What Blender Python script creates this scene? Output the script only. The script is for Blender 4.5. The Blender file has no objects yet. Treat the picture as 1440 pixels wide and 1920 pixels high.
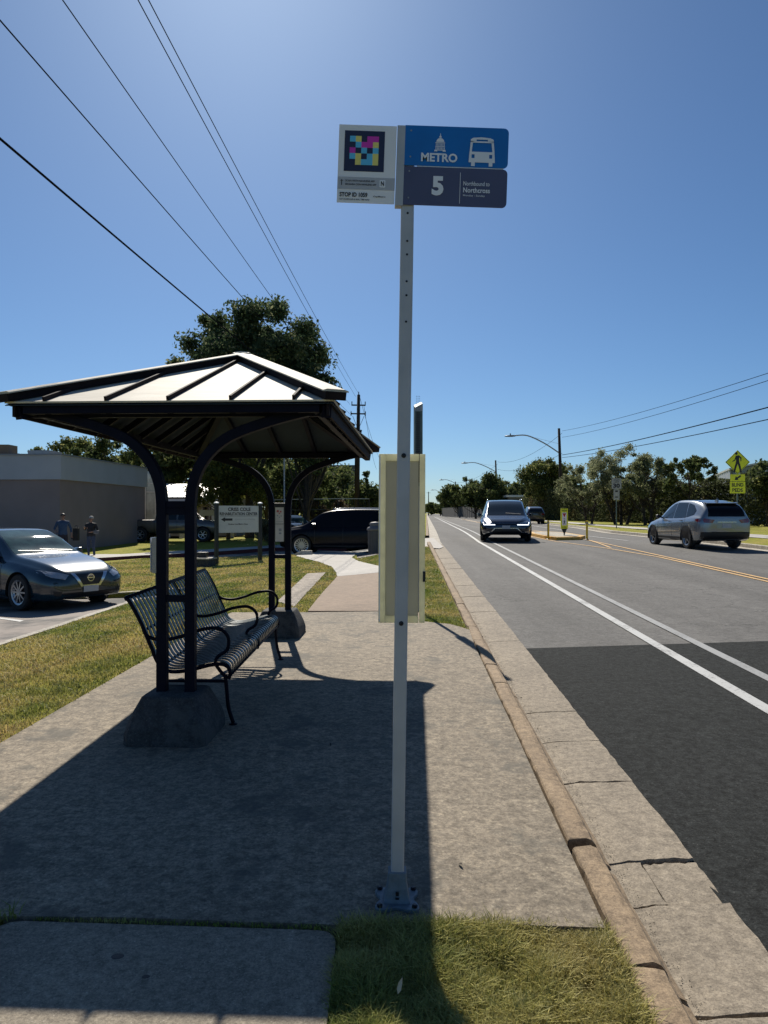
import bpy, bmesh, math, random
import numpy as np
from mathutils import Vector, Matrix
from mathutils.bvhtree import BVHTree

R = math.radians
SC = bpy.context.scene
COL = SC.collection

# ------------------------------------------------------------------ camera
EYE = 1.55
FPX = 1400.0                     # focal length measured in photograph pixels (1440 x 1920)
cam_d = bpy.data.cameras.new("camera")
cam = bpy.data.objects.new("camera", cam_d)
COL.objects.link(cam)
SC.camera = cam
cam_d.sensor_fit = 'VERTICAL'
cam_d.sensor_height = 36.0
cam_d.sensor_width = 27.0
cam_d.lens = FPX / 1920.0 * 36.0
cam_d.clip_start = 0.05
cam_d.clip_end = 6000
cam.location = (0, 0, EYE)
cam.rotation_euler = (R(90) + math.atan(2 / FPX), 0, 0)

# ------------------------------------------------------------------ sky, sun, exposure
SUN_AZ = math.atan2(-0.215, 1.12)          # a little left of straight ahead
SUN_EL = math.atan(1 / math.hypot(0.215, 1.12))
W = bpy.data.worlds.new("World")
SC.world = W
W.use_nodes = True
wn = W.node_tree
bg = wn.nodes["Background"]
sky = wn.nodes.new("ShaderNodeTexSky")
sky.sky_type = 'NISHITA'
sky.sun_disc = False
sky.sun_elevation = SUN_EL
sky.sun_rotation = SUN_AZ
sky.altitude = 300
sky.air_density = 0.85
sky.dust_density = 0.6
sky.ozone_density = 8.0
wb = wn.nodes.new("ShaderNodeMix"); wb.data_type = 'RGBA'; wb.blend_type = 'MULTIPLY'      # camera white balance
wb.inputs[0].default_value = 1.0
wb.inputs[7].default_value = (0.93, 1.07, 1.09, 1)
wn.links.new(sky.outputs[0], wb.inputs[6])
wn.links.new(wb.outputs[2], bg.inputs[0])
bg.inputs[1].default_value = 0.061
sd = bpy.data.lights.new("sun", 'SUN')
sd.energy = 5.0
sd.angle = R(0.5)
sd.color = (1.0, 0.93, 0.82)
sun = bpy.data.objects.new("sun", sd)
COL.objects.link(sun)
to_sun = Vector((math.sin(SUN_AZ) * math.cos(SUN_EL), math.cos(SUN_AZ) * math.cos(SUN_EL), math.sin(SUN_EL)))
sun.rotation_euler = to_sun.to_track_quat('Z', 'Y').to_euler()
sun.location = (-10, 40, 40)
SC.view_settings.view_transform = 'Standard'
SC.view_settings.look = 'None'
SC.view_settings.exposure = 0.3
SC.view_settings.gamma = 1.0
SC.view_settings.use_curve_mapping = False
SC.render.engine = 'CYCLES'

rng = random.Random(7)

# ------------------------------------------------------------------ terrain
def road_z(y):
    if y <= -10: return -0.171
    if y <= 26: return 0.0171 * y
    t = min(y - 26, 22)
    return 0.4446 + 0.0171 * (t - t * t / 44)
LY = ([-10, 0, 9, 12, 16, 22, 30, 40, 60, 100, 200], [-.171, 0, .154, .15, .10, .04, .02, .05, .2, .5, .6])
FY = ([-10, 0, 5, 8, 10, 13, 20, 31, 40, 60, 100, 200], [-.2, -.05, .0, -.04, -.08, -.10, -.12, -.13, -.05, .1, .4, .6])
def sstep(a, b, x):
    t = max(0.0, min(1.0, (x - a) / (b - a)))
    return t * t * (3 - 2 * t)
def kerb_x(y):                       # back edge of the near kerb
    return 0.73 + 0.0314 * y if y < 30 else 1.672 + 0.057 * (y - 30)
def H(x, y):
    r = road_z(y)
    l = float(np.interp(y, *LY)); f = float(np.interp(y, *FY))
    left = l + (f - l) * sstep(-2.6, -5.6, x) if False else l + (f - l) * (1 - sstep(-5.6, -2.6, x))
    w = sstep(-1.6, 0.9, x - 0.0314 * y * 0.5)
    return left + (r - left) * w
def Hroad(x, y): return road_z(y) - 0.13
def G(px, py, dz=0.0, surf=H):
    """point of the ground seen at photograph pixel (px, py)"""
    dx = (px - 720) / FPX; dzr = (962 - py) / FPX
    y = 1.0; prev = 1.0
    while y < 900:
        if EYE + dzr * y < surf(dx * y, y) + dz: break
        prev = y; y *= 1.02
    lo, hi = prev, y
    for _ in range(30):
        m = (lo + hi) / 2
        if EYE + dzr * m < surf(dx * m, m) + dz: hi = m
        else: lo = m
    return (dx * hi, hi)

# ------------------------------------------------------------------ tagging
def tag(o, label=None, cat=None, group=None, kind=None):
    if label: o["label"] = label
    if cat: o["category"] = cat
    if group: o["group"] = group
    if kind: o["kind"] = kind
    return o
def thing(name, label, cat, loc=(0, 0, 0), rz=0.0, group=None, rot=None):
    o = bpy.data.objects.new(name, None)
    o.empty_display_size = 0.2
    COL.objects.link(o)
    o.location = loc
    o.rotation_euler = rot if rot else (0, 0, rz)
    return tag(o, label, cat, group)
def kids(o): return [c for c in bpy.data.objects if c.parent is o]
def copy_tree(o, parent=None, childmap=None):
    if childmap is None:
        childmap = {}
        for c in bpy.data.objects:
            if c.parent: childmap.setdefault(c.parent.name, []).append(c)
    c = o.copy(); COL.objects.link(c)
    c.parent = parent
    for ch in childmap.get(o.name, []):
        copy_tree(ch, c, childmap)
    return c

# ------------------------------------------------------------------ materials
def hexc(r, g, b): return (r, g, b, 1)
def new_mat(name):
    m = bpy.data.materials.new(name); m.use_nodes = True
    nt = m.node_tree
    return m, nt, nt.nodes["Principled BSDF"]
def noise(nt, scale, detail=4, rough=0.6, coord='Object', vec=None, stretch=None):
    n = nt.nodes.new("ShaderNodeTexNoise")
    n.inputs["Scale"].default_value = scale
    n.inputs["Detail"].default_value = detail
    n.inputs["Roughness"].default_value = rough
    tc = nt.nodes.new("ShaderNodeTexCoord")
    src = tc.outputs[coord]
    if stretch:
        mp = nt.nodes.new("ShaderNodeMapping")
        mp.inputs["Scale"].default_value = stretch
        nt.links.new(src, mp.inputs[0]); src = mp.outputs[0]
    nt.links.new(src, n.inputs["Vector"])
    return n
def ramp(nt, fac, stops):
    r = nt.nodes.new("ShaderNodeValToRGB")
    el = r.color_ramp.elements
    while len(el) > 1: el.remove(el[0])
    el[0].position = stops[0][0]; el[0].color = stops[0][1]
    for p, c in stops[1:]:
        e = el.new(p); e.color = c
    nt.links.new(fac, r.inputs[0])
    return r
def mixc(nt, fac, a, b, mode='MIX'):
    m = nt.nodes.new("ShaderNodeMix"); m.data_type = 'RGBA'; m.blend_type = mode
    for s, v in ((m.inputs[0], fac), (m.inputs[6], a), (m.inputs[7], b)):
        if isinstance(v, (int, float)): s.default_value = v
        elif isinstance(v, tuple): s.default_value = v
        else: nt.links.new(v, s)
    return m.outputs[2]
def bump(nt, bsdf, height, strength=0.3, dist=0.01):
    b = nt.nodes.new("ShaderNodeBump")
    b.inputs["Strength"].default_value = strength
    b.inputs["Distance"].default_value = dist
    nt.links.new(height, b.inputs["Height"])
    nt.links.new(b.outputs[0], bsdf.inputs["Normal"])
def plain(name, c, rough=0.6, metal=0.0, var=0.12, scale=6, bumpy=0.0, emit=None, coat=0.0, spec=0.5):
    m, nt, b = new_mat(name)
    b.inputs['Specular IOR Level'].default_value = spec
    n = noise(nt, scale, 3)
    lo = tuple(max(0, x * (1 - var)) for x in c) + (1,)
    hi = tuple(min(1, x * (1 + var)) for x in c) + (1,)
    r = ramp(nt, n.outputs[0], [(0.3, lo), (0.7, hi)])
    nt.links.new(r.outputs[0], b.inputs["Base Color"])
    b.inputs["Roughness"].default_value = rough
    b.inputs["Metallic"].default_value = metal
    if coat:
        b.inputs["Coat Weight"].default_value = coat
        b.inputs["Coat Roughness"].default_value = 0.04
    if bumpy:
        n2 = noise(nt, scale * 12, 4)
        bump(nt, b, n2.outputs[0], bumpy, 0.004)
    if emit:
        b.inputs["Emission Color"].default_value = tuple(emit[:3]) + (1,)
        b.inputs["Emission Strength"].default_value = emit[3]
    return m
def concrete(name, base, spots, big=1.2, mid=9, fine=160, contrast=1.0, stain=None, rough=0.85, bstr=0.5, spec=0.35, speck=1.0, streak=None, flakes=0):
    m, nt, b = new_mat(name)
    b.inputs['Specular IOR Level'].default_value = spec
    n1 = noise(nt, big, 6, 0.65); n2 = noise(nt, mid, 6, 0.72); n3 = noise(nt, fine, 3, 0.6)
    d = tuple(x * (1 - 0.30 * contrast) for x in base) + (1,)
    l = tuple(x * (1 + 0.18 * contrast) for x in base) + (1,)
    r1 = ramp(nt, n1.outputs[0], [(0.32, d), (0.68, l)])
    r2 = ramp(nt, n2.outputs[0], [(0.36, (0.62, 0.60, 0.57, 1)), (0.5, (0.95, 0.95, 0.95, 1)), (0.66, (1.2, 1.18, 1.12, 1))])
    c = mixc(nt, 0.75 * min(1, contrast), r1.outputs[0], r2.outputs[0], 'MULTIPLY')
    v = nt.nodes.new("ShaderNodeTexVoronoi"); v.inputs["Scale"].default_value = fine * 0.55
    tc = nt.nodes.new("ShaderNodeTexCoord"); nt.links.new(tc.outputs['Object'], v.inputs['Vector'])
    rv = ramp(nt, v.outputs["Distance"], [(0.12, (1, 1, 1, 1)), (0.34, (0, 0, 0, 1))])
    sel = ramp(nt, n3.outputs[0], [(0.50, (0, 0, 0, 1)), (0.60, (1, 1, 1, 1))])
    f = mixc(nt, 1.0, rv.outputs[0], sel.outputs[0], 'MULTIPLY')
    c = mixc(nt, f, c, tuple(spots) + (1,))
    n5 = noise(nt, fine * .62, 7, 0.85); n6 = noise(nt, fine * .17, 6, 0.8)
    r5 = ramp(nt, n5.outputs[0], [(0.36, (1 - .42 * speck, 1 - .43 * speck, 1 - .45 * speck, 1)), (0.5, (1, 1, 1, 1)), (0.64, (1 + .38 * speck, 1 + .37 * speck, 1 + .33 * speck, 1))])
    r6 = ramp(nt, n6.outputs[0], [(0.38, (1 - .30 * speck, 1 - .31 * speck, 1 - .33 * speck, 1)), (0.62, (1 + .25 * speck, 1 + .25 * speck, 1 + .22 * speck, 1))])
    c = mixc(nt, 1.0, c, r5.outputs[0], 'MULTIPLY'); c = mixc(nt, 1.0, c, r6.outputs[0], 'MULTIPLY')
    if flakes:
        nf = noise(nt, flakes, 6, 0.72); ng = noise(nt, 1.1, 4, .7)
        rf = ramp(nt, nf.outputs[0], [(0.53, (0, 0, 0, 1)), (0.57, (1, 1, 1, 1))]); rg_ = ramp(nt, ng.outputs[0], [(0.40, (.15, .15, .15, 1)), (0.60, (1, 1, 1, 1))])
        c = mixc(nt, mixc(nt, 1.0, rf.outputs[0], rg_.outputs[0], 'MULTIPLY'), c, mixc(nt, 1.0, c, (1.30, 1.28, 1.24, 1), 'MULTIPLY'))
        rh = ramp(nt, nf.outputs[0], [(0.38, (.80, .79, .78, 1)), (0.44, (1, 1, 1, 1))]); c = mixc(nt, 1.0, c, rh.outputs[0], 'MULTIPLY')
    if streak:
        n7 = noise(nt, 1.0, 4, 0.6, stretch=streak)
        r7 = ramp(nt, n7.outputs[0], [(0.35, (.80, .80, .80, 1)), (0.65, (1.16, 1.16, 1.16, 1))])
        c = mixc(nt, 1.0, c, r7.outputs[0], 'MULTIPLY')
        vc = nt.nodes.new("ShaderNodeTexVoronoi"); vc.feature = 'DISTANCE_TO_EDGE'; vc.inputs["Scale"].default_value = .55
        nw = noise(nt, 1.6, 5, .7); av = nt.nodes.new("ShaderNodeVectorMath"); av.operation = 'ADD'
        tc2 = nt.nodes.new("ShaderNodeTexCoord"); nt.links.new(tc2.outputs['Object'], av.inputs[0]); nt.links.new(nw.outputs["Color"], av.inputs[1]); nt.links.new(av.outputs[0], vc.inputs['Vector'])
        rc = ramp(nt, vc.outputs["Distance"], [(0.004, (.55, .55, .55, 1)), (0.010, (1, 1, 1, 1))])
        nm = noise(nt, .22, 2); rm = ramp(nt, nm.outputs[0], [(0.50, (0, 0, 0, 1)), (0.56, (1, 1, 1, 1))])
        c = mixc(nt, rm.outputs[0], c, mixc(nt, 1.0, c, rc.outputs[0], 'MULTIPLY'))
    if stain:
        n4 = noise(nt, stain[1], 5, 0.7)
        rs = ramp(nt, n4.outputs[0], [(stain[2], (0, 0, 0, 1)), (stain[2] + 0.1, (1, 1, 1, 1))])
        c = mixc(nt, rs.outputs[0], c, mixc(nt, 0.7, c, tuple(stain[0]) + (1,)))
    nt.links.new(c, b.inputs["Base Color"])
    b.inputs["Roughness"].default_value = rough
    hh = mixc(nt, 0.5, n2.outputs[0], n3.outputs[0])
    bump(nt, b, hh, bstr, 0.006)
    return m
def attr_mat(name, rough=0.6, transl=0.3, bright=1.0, spec=0.3):
    """colour taken from the leaf / blade's own random attribute"""
    m, nt, b = new_mat(name)
    a = nt.nodes.new("ShaderNodeAttribute"); a.attribute_name = "tint"
    nt.links.new(a.outputs["Color"], b.inputs["Base Color"])
    b.inputs["Roughness"].default_value = rough
    b.inputs["Specular IOR Level"].default_value = spec
    t = nt.nodes.new("ShaderNodeBsdfTranslucent")
    nt.links.new(a.outputs["Color"], t.inputs["Color"])
    mx = nt.nodes.new("ShaderNodeMixShader"); mx.inputs[0].default_value = transl
    out = nt.nodes["Material Output"]
    nt.links.new(b.outputs[0], mx.inputs[1]); nt.links.new(t.outputs[0], mx.inputs[2])
    nt.links.new(mx.outputs[0], out.inputs[0])
    return m

M = {}
M['pad'] = concrete("pad_concrete", (0.232, 0.196, 0.150), (0.34, 0.30, 0.23), big=0.8, mid=22, fine=85, contrast=0.68, speck=1.15, flakes=30, stain=((0.09, 0.085, 0.07), 2.6, 0.53))
M['slab'] = concrete("slab_concrete", (0.255, 0.22, 0.172), (0.42, 0.38, 0.32), big=1.5, mid=18, fine=170, contrast=0.6)
M['gutter'] = concrete("gutter_concrete", (0.268, 0.228, 0.178), (0.11, 0.10, 0.085), big=1.8, mid=14, fine=150, contrast=0.6)
M['kerb'] = concrete("kerb_concrete", (0.295, 0.218, 0.142), (0.17, 0.13, 0.09), big=2.2, mid=12, fine=180, contrast=0.7)
M['tanwalk'] = concrete("tan_walk", (0.24, 0.175, 0.125), (0.32, 0.26, 0.2), big=0.8, mid=6, fine=60, contrast=0.5, speck=.5)
M['newwalk'] = concrete("new_walk", (0.45, 0.43, 0.40), (0.5, 0.48, 0.45), big=0.5, mid=4, fine=60, contrast=0.35, speck=.3)
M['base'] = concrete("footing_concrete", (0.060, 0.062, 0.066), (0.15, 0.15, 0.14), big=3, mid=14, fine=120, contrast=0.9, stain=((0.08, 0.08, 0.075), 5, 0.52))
M['dirt'] = plain("dirt", (0.035, 0.03, 0.025), 0.95, var=0.4, scale=40, bumpy=0.8)
M['asphalt_old'] = concrete("old_asphalt", (0.128, 0.125, 0.121), (0.23, 0.225, 0.22), big=0.35, mid=3, fine=80, contrast=0.4, speck=.8, streak=(.9, .05, 1), rough=0.85, spec=0.25, bstr=0.7)
M['asphalt_new'] = concrete("new_asphalt", (0.026, 0.0285, 0.0293), (0.07, 0.07, 0.07), big=0.5, mid=5, fine=110, contrast=0.4, speck=1.5, rough=0.95, bstr=1.0, spec=0.12)
M['asphalt_lot'] = concrete("lot_asphalt", (0.075, 0.075, 0.075), (0.3, 0.28, 0.25), big=0.35, mid=3, fine=60, contrast=0.7, rough=0.85, stain=((0.34, 0.29, 0.25), 0.28, 0.46))
def paint_mat(name, c, wear=0.45):
    m, nt, b = new_mat(name)
    n = noise(nt, 26, 6, 0.8); n2 = noise(nt, 2.0, 3)
    mm = mixc(nt, 0.35, n.outputs[0], n2.outputs[0])
    r = ramp(nt, mm, [(wear - 0.09, (0.18, 0.18, 0.175, 1)), (wear + 0.02, tuple(c) + (1,))])
    nt.links.new(r.outputs[0], b.inputs["Base Color"]); b.inputs["Roughness"].default_value = 0.65
    return m
M['white_paint'] = paint_mat("white_road_paint", (0.46, 0.465, 0.45), 0.47)
M['worn_paint'] = paint_mat('worn_white_road_paint', (0.30, 0.305, 0.30), 0.50)
M['yellow_paint'] = paint_mat("yellow_road_paint", (0.62, 0.38, 0.14))
M['kerb_yellow'] = plain("yellow_kerb_paint", (0.62, 0.36, 0.06), 0.6, var=0.25, scale=9)
M['kerb_red'] = plain("red_kerb_paint", (0.10, 0.02, 0.02), 0.7, var=0.3, scale=5)
M['gravel'] = concrete("gravel_bed", (0.30, 0.26, 0.22), (0.6, 0.54, 0.47), big=6, mid=22, fine=45, contrast=1.3, bstr=1.0)
def lawn_mat(name, a, b_, c_):
    m, nt, b = new_mat(name)
    n1 = noise(nt, 0.9, 5, 0.7); n2 = noise(nt, 30, 5, 0.8, stretch=(1, 1, 1)); n3 = noise(nt, 3.5, 4, 0.7)
    r1 = ramp(nt, n1.outputs[0], [(0.32, a + (1,)), (0.52, b_ + (1,)), (0.70, c_ + (1,))])
    r2 = ramp(nt, n2.outputs[0], [(0.34, (0.42, 0.42, 0.38, 1)), (0.66, (1.35, 1.32, 1.2, 1))])
    r3 = ramp(nt, n3.outputs[0], [(0.35, (0.75, 0.78, 0.7, 1)), (0.65, (1.15, 1.1, 1.0, 1))])
    c = mixc(nt, 0.9, r1.outputs[0], r2.outputs[0], 'MULTIPLY')
    c = mixc(nt, 0.8, c, r3.outputs[0], 'MULTIPLY')
    nt.links.new(c, b.inputs["Base Color"]); b.inputs["Roughness"].default_value = 0.95
    b.inputs["Specular IOR Level"].default_value = 0.1
    bump(nt, b, n2.outputs[0], 1.0, 0.03)
    return m
M['lawn'] = lawn_mat("lawn_soil", (0.20, 0.23, 0.035), (0.32, 0.32, 0.06), (0.40, 0.32, 0.12))
M['soil'] = plain('turf_soil', (.055, .045, .025), .95, var=.4, scale=30, bumpy=.8)
M['grass'] = attr_mat("grass_blade", 0.55, 0.25)
M['leaf'] = attr_mat("leaf", 0.75, 0.42, spec=.12)
M['bark'] = plain("bark", (0.045, 0.036, 0.028), 0.95, var=0.4, scale=9, bumpy=0.8)
M['wood_pole'] = plain("pole_wood", (0.035, 0.025, 0.018), 0.9, var=0.35, scale=7, bumpy=0.5)
M['wire'] = plain("wire", (0.012, 0.014, 0.02), 1.0, var=0.1, spec=0.0)
M['galv'] = plain("galvanised_steel", (0.33, 0.34, 0.35), 0.5, 0.35, var=0.12, scale=9)
M['pole_paint'] = plain("pole_grey_paint", (0.46, 0.47, 0.49), 0.5, 0.1, var=0.10, scale=5, bumpy=0.05)
M['cast'] = plain("cast_iron_grey", (0.15, 0.19, 0.22), 0.55, 0.2, var=0.2, scale=30, bumpy=0.3)
M['black_metal'] = plain("black_painted_steel", (0.004, 0.005, 0.014), 0.6, 0.0, var=0.25, scale=8, spec=0.12)
M['bolt'] = plain("bolt_steel", (0.02, 0.02, 0.025), 0.4, 0.5)
M['bench'] = plain("bench_green_steel", (0.022, 0.045, 0.046), 0.4, 0.1, var=0.15, scale=10, coat=0.15)
M['roof_metal'] = None
m, nt, b = new_mat("roof_zinc")
n1 = noise(nt, 3, 6, 0.7, stretch=(1, 5, 5)); n2 = noise(nt, 1.2, 4)
r = ramp(nt, mixc(nt, 0.4, n1.outputs[0], n2.outputs[0]), [(0.38, (0.46, 0.425, 0.35, 1)), (0.5, (0.56, 0.52, 0.43, 1)), (0.62, (0.66, 0.62, 0.52, 1))])
nt.links.new(r.outputs[0], b.inputs["Base Color"]); b.inputs["Roughness"].default_value = 0.7
b.inputs["Metallic"].default_value = 0.0
b.inputs["Specular IOR Level"].default_value = 0.18
M['roof_metal'] = m
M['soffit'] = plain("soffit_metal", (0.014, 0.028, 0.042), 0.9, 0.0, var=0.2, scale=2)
M['brown_fascia'] = plain("brown_fascia", (0.016, 0.012, 0.013), 0.8, var=0.3, scale=8, spec=0.15)
M['white'] = plain("white_sign", (0.86, 0.86, 0.88), 0.5, var=0.04, scale=3)
M['signgrey'] = plain("sign_grey_band", (0.48, 0.49, 0.53), 0.5, var=0.04)
M['signblue'] = plain("sign_blue", (0.003, 0.16, 0.52), 0.45, var=0.08)
M['signnavy'] = plain("sign_navy", (0.082, 0.088, 0.165), 0.45, var=0.08)
M['code_black'] = plain("code_black", (0.02, 0.025, 0.07), 0.5, var=0.05)
M['code_cyan'] = plain("code_cyan", (0.12, 0.55, 0.85), 0.5, var=0.03)
M['code_yellow'] = plain("code_yellow", (0.85, 0.75, 0.20), 0.5, var=0.03)
M['code_magenta'] = plain("code_magenta", (0.65, 0.04, 0.45), 0.5, var=0.03)
M['ink'] = plain("black_ink", (0.015, 0.015, 0.02), 0.5, var=0.05)
M['ink_light'] = plain("light_ink", (0.85, 0.86, 0.90), 0.5, var=0.03)
M['ink_grey'] = plain("grey_ink", (0.30, 0.32, 0.35), 0.5, var=0.03)
M['cream'] = plain("cream_plastic", (0.74, 0.73, 0.57), 0.6, var=0.12, scale=14, bumpy=0.1)
M['backing'] = plain("backing_board", (0.44, 0.44, 0.38), 0.6, var=0.08, scale=3)
for k_m, am in (('cream', .55), ('backing', .45)):      # thin plastic that lets daylight through
    nt = M[k_m].node_tree; b = nt.nodes["Principled BSDF"]; tr = nt.nodes.new("ShaderNodeBsdfTranslucent")
    src = b.inputs["Base Color"].links[0].from_socket; nt.links.new(src, tr.inputs["Color"])
    mx = nt.nodes.new("ShaderNodeMixShader"); mx.inputs[0].default_value = am
    nt.links.new(b.outputs[0], mx.inputs[1]); nt.links.new(tr.outputs[0], mx.inputs[2]); nt.links.new(mx.outputs[0], nt.nodes["Material Output"].inputs[0])
M['fluoro'] = plain("fluorescent_sign", (0.80, 0.84, 0.03), 0.5, var=0.05)
M['sign_white'] = plain("sign_white_face", (0.35, 0.35, 0.34), 0.5, var=0.05)
M['yellow_post'] = plain("yellow_post", (0.95, 0.62, 0.03), 0.6, var=0.15, scale=7)
M['greypost'] = plain("green_grey_post", (0.12, 0.17, 0.16), 0.6, 0.3, var=0.2, scale=14)
M['rubber'] = plain("tyre_rubber", (0.018, 0.018, 0.018), 0.8, var=0.15, scale=20)
M['trimblack'] = plain("black_trim", (0.012, 0.012, 0.014), 0.5, var=0.1)
M['alloy'] = plain("alloy_wheel", (0.45, 0.46, 0.48), 0.3, 0.8, var=0.05)
M['chrome'] = plain("chrome", (0.65, 0.66, 0.68), 0.15, 0.9, var=0.03)
M['glass'] = plain("tinted_glass", (0.008, 0.012, 0.014), 0.08, 0.0, var=0.05, spec=0.4)
M['glass_dark'] = plain('privacy_glass', (0.004, 0.005, 0.008), 0.15, 0.0, var=0.05, spec=.15)
M['glass_pale'] = plain("pale_windscreen", (0.030, 0.062, 0.060), 0.035, 0.0, var=0.5, scale=4, spec=0.4)
M['lamp_clear'] = plain("lamp_lens", (0.35, 0.37, 0.40), 0.1, 0.2, var=0.2, scale=30, coat=1.0)
M['lamp_on'] = plain("lit_lamp", (0.9, 0.95, 1.0), 0.2, var=0.0, emit=(0.85, 0.93, 1.0, 3.0))
M['lamp_red'] = plain("red_lamp", (0.16, 0.008, 0.01), 0.12, var=0.2, scale=20, coat=1.0)
M['plate'] = plain("number_plate", (0.45, 0.45, 0.45), 0.5, var=0.08, scale=20)
M['liner'] = plain("wheel_liner", (0.006, 0.006, 0.006), 0.95, var=0.1)
M['plain_trunk'] = M['bark']

# ------------------------------------------------------------------ mesh builder
class MB:
    def __init__(s): s.v = []; s.f = []; s.m = []
    def add(s, vs, fs, mi=0):
        o = len(s.v); s.v += [tuple(v) for v in vs]
        s.f += [tuple(i + o for i in f) for f in fs]; s.m += [mi] * len(fs)
    def box(s, c, d, mat=None, mi=0):
        x, y, z = (k / 2 for k in d)
        vs = [Vector(p) for p in ((-x, -y, -z), (x, -y, -z), (x, y, -z), (-x, y, -z), (-x, -y, z), (x, -y, z), (x, y, z), (-x, y, z))]
        if mat is not None: vs = [mat @ v for v in vs]
        c = Vector(c)
        s.add([v + c for v in vs], [(0, 3, 2, 1), (4, 5, 6, 7), (0, 1, 5, 4), (1, 2, 6, 5), (2, 3, 7, 6), (3, 0, 4, 7)], mi)
    def bar(s, p, q, w, h, up=(0, 0, 1), mi=0):
        s.sweep([p, q], [(-w / 2, -h / 2), (w / 2, -h / 2), (w / 2, h / 2), (-w / 2, h / 2)], up, mi)
    def sweep(s, path, sec, up=(0, 0, 1), mi=0, closed=False, scales=None):
        P = [Vector(p) for p in path]; up = Vector(up); n = len(sec); rings = []
        for i, p in enumerate(P):
            if closed: t = P[(i + 1) % len(P)] - P[i - 1]
            else: t = (P[min(i + 1, len(P) - 1)] - P[max(i - 1, 0)])
            t.normalize()
            a = t.cross(up)
            if a.length < 1e-5: a = t.cross(Vector((1, 0, 0)))
            a.normalize(); bb = a.cross(t).normalized()
            k = scales[i] if scales else 1
            rings.append([p + a * (u * k) + bb * (v * k) for u, v in sec])
        vs = [v for r_ in rings for v in r_]; fs = []
        m_ = len(P)
        for i in range(m_ if closed else m_ - 1):
            for j in range(n):
                a0 = i * n + j; a1 = i * n + (j + 1) % n; b0 = ((i + 1) % m_) * n + j; b1 = ((i + 1) % m_) * n + (j + 1) % n
                fs.append((a0, a1, b1, b0))
        if not closed:
            fs.append(tuple(range(n))[::-1]); fs.append(tuple((m_ - 1) * n + j for j in range(n)))
        s.add(vs, fs, mi)
    def tube(s, path, r, n=8, mi=0, scales=None, closed=False):
        sec = [(math.cos(2 * math.pi * i / n) * r, math.sin(2 * math.pi * i / n) * r) for i in range(n)]
        s.sweep(path, sec, (0.013, 0.031, 1) if True else (0, 0, 1), mi, closed, scales)
    def lathe(s, prof, n=24, c=(0, 0, 0), axis='Z', mi=0, caps=True):
        c = Vector(c); vs = []
        for (r_, h) in prof:
            for i in range(n):
                a = 2 * math.pi * i / n
                x, y = r_ * math.cos(a), r_ * math.sin(a)
                p = Vector((x, y, h)) if axis == 'Z' else (Vector((x, h, y)) if axis == 'Y' else Vector((h, x, y)))
                vs.append(c + p)
        fs = []
        for k in range(len(prof) - 1):
            for i in range(n):
                fs.append((k * n + i, k * n + (i + 1) % n, (k + 1) * n + (i + 1) % n, (k + 1) * n + i))
        if caps: fs.append(tuple(range(n))[::-1]); fs.append(tuple((len(prof) - 1) * n + i for i in range(n)))
        s.add(vs, fs, mi)
    def prism(s, poly, y0, y1, mi=0):
        """polygon in local x,z; extruded along local y"""
        n = len(poly)
        vs = [(x, y0, z) for x, z in poly] + [(x, y1, z) for x, z in poly]
        fs = [tuple(range(n)), tuple(range(2 * n - 1, n - 1, -1))]
        for i in range(n): fs.append((i, n + i, n + (i + 1) % n, (i + 1) % n))
        s.add(vs, fs, mi)
    def build(s, name, mat, parent=None, smooth=False, bevel=0.0, fixn=True):
        me = bpy.data.meshes.new(name)
        me.from_pydata(s.v, [], s.f)
        mats = mat if isinstance(mat, (list, tuple)) else [mat]
        for m_ in mats: me.materials.append(m_)
        if len(mats) > 1: me.polygons.foreach_set("material_index", s.m)
        if fixn:
            bm = bmesh.new(); bm.from_mesh(me)
            bmesh.ops.recalc_face_normals(bm, faces=bm.faces); bm.to_mesh(me); bm.free()
        if smooth: me.polygons.foreach_set("use_smooth", [True] * len(me.polygons))
        me.update()
        o = bpy.data.objects.new(name, me); COL.objects.link(o)
        if parent is not None: o.parent = parent
        if bevel:
            bv = o.modifiers.new("bevel", 'BEVEL'); bv.width = bevel; bv.segments = 2; bv.limit_method = 'ANGLE'; bv.angle_limit = R(40)
        return o
def raw_mesh(name, V, F, mat, tint=None, parent=None):
    """numpy verts (n,3), faces (m,k)"""
    me = bpy.data.meshes.new(name)
    k = F.shape[1]
    me.vertices.add(len(V)); me.vertices.foreach_set("co", V.astype(np.float32).ravel())
    me.loops.add(F.size); me.loops.foreach_set("vertex_index", F.astype(np.int32).ravel())
    me.polygons.add(len(F))
    me.polygons.foreach_set("loop_start", np.arange(0, F.size, k, dtype=np.int32))
    me.polygons.foreach_set("loop_total", np.full(len(F), k, dtype=np.int32))
    me.update(calc_edges=True)
    if tint is not None:
        a = me.color_attributes.new("tint", 'FLOAT_COLOR', 'POINT')
        a.data.foreach_set("color", np.c_[tint, np.ones(len(tint))].astype(np.float32).ravel())
    me.materials.append(mat)
    o = bpy.data.objects.new(name, me); COL.objects.link(o)
    if parent is not None: o.parent = parent
    return o

def curve_pts(pts, n=8):
    """Catmull-Rom through pts"""
    P = [Vector(p) for p in pts]; out = []
    for i in range(len(P) - 1):
        p0 = P[max(i - 1, 0)]; p1 = P[i]; p2 = P[i + 1]; p3 = P[min(i + 2, len(P) - 1)]
        for k in range(n):
            t = k / n
            out.append(0.5 * ((2 * p1) + (p2 - p0) * t + (2 * p0 - 5 * p1 + 4 * p2 - p3) * t * t + (3 * p1 - p0 - 3 * p2 + p3) * t ** 3))
    out.append(P[-1]); return out

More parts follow.
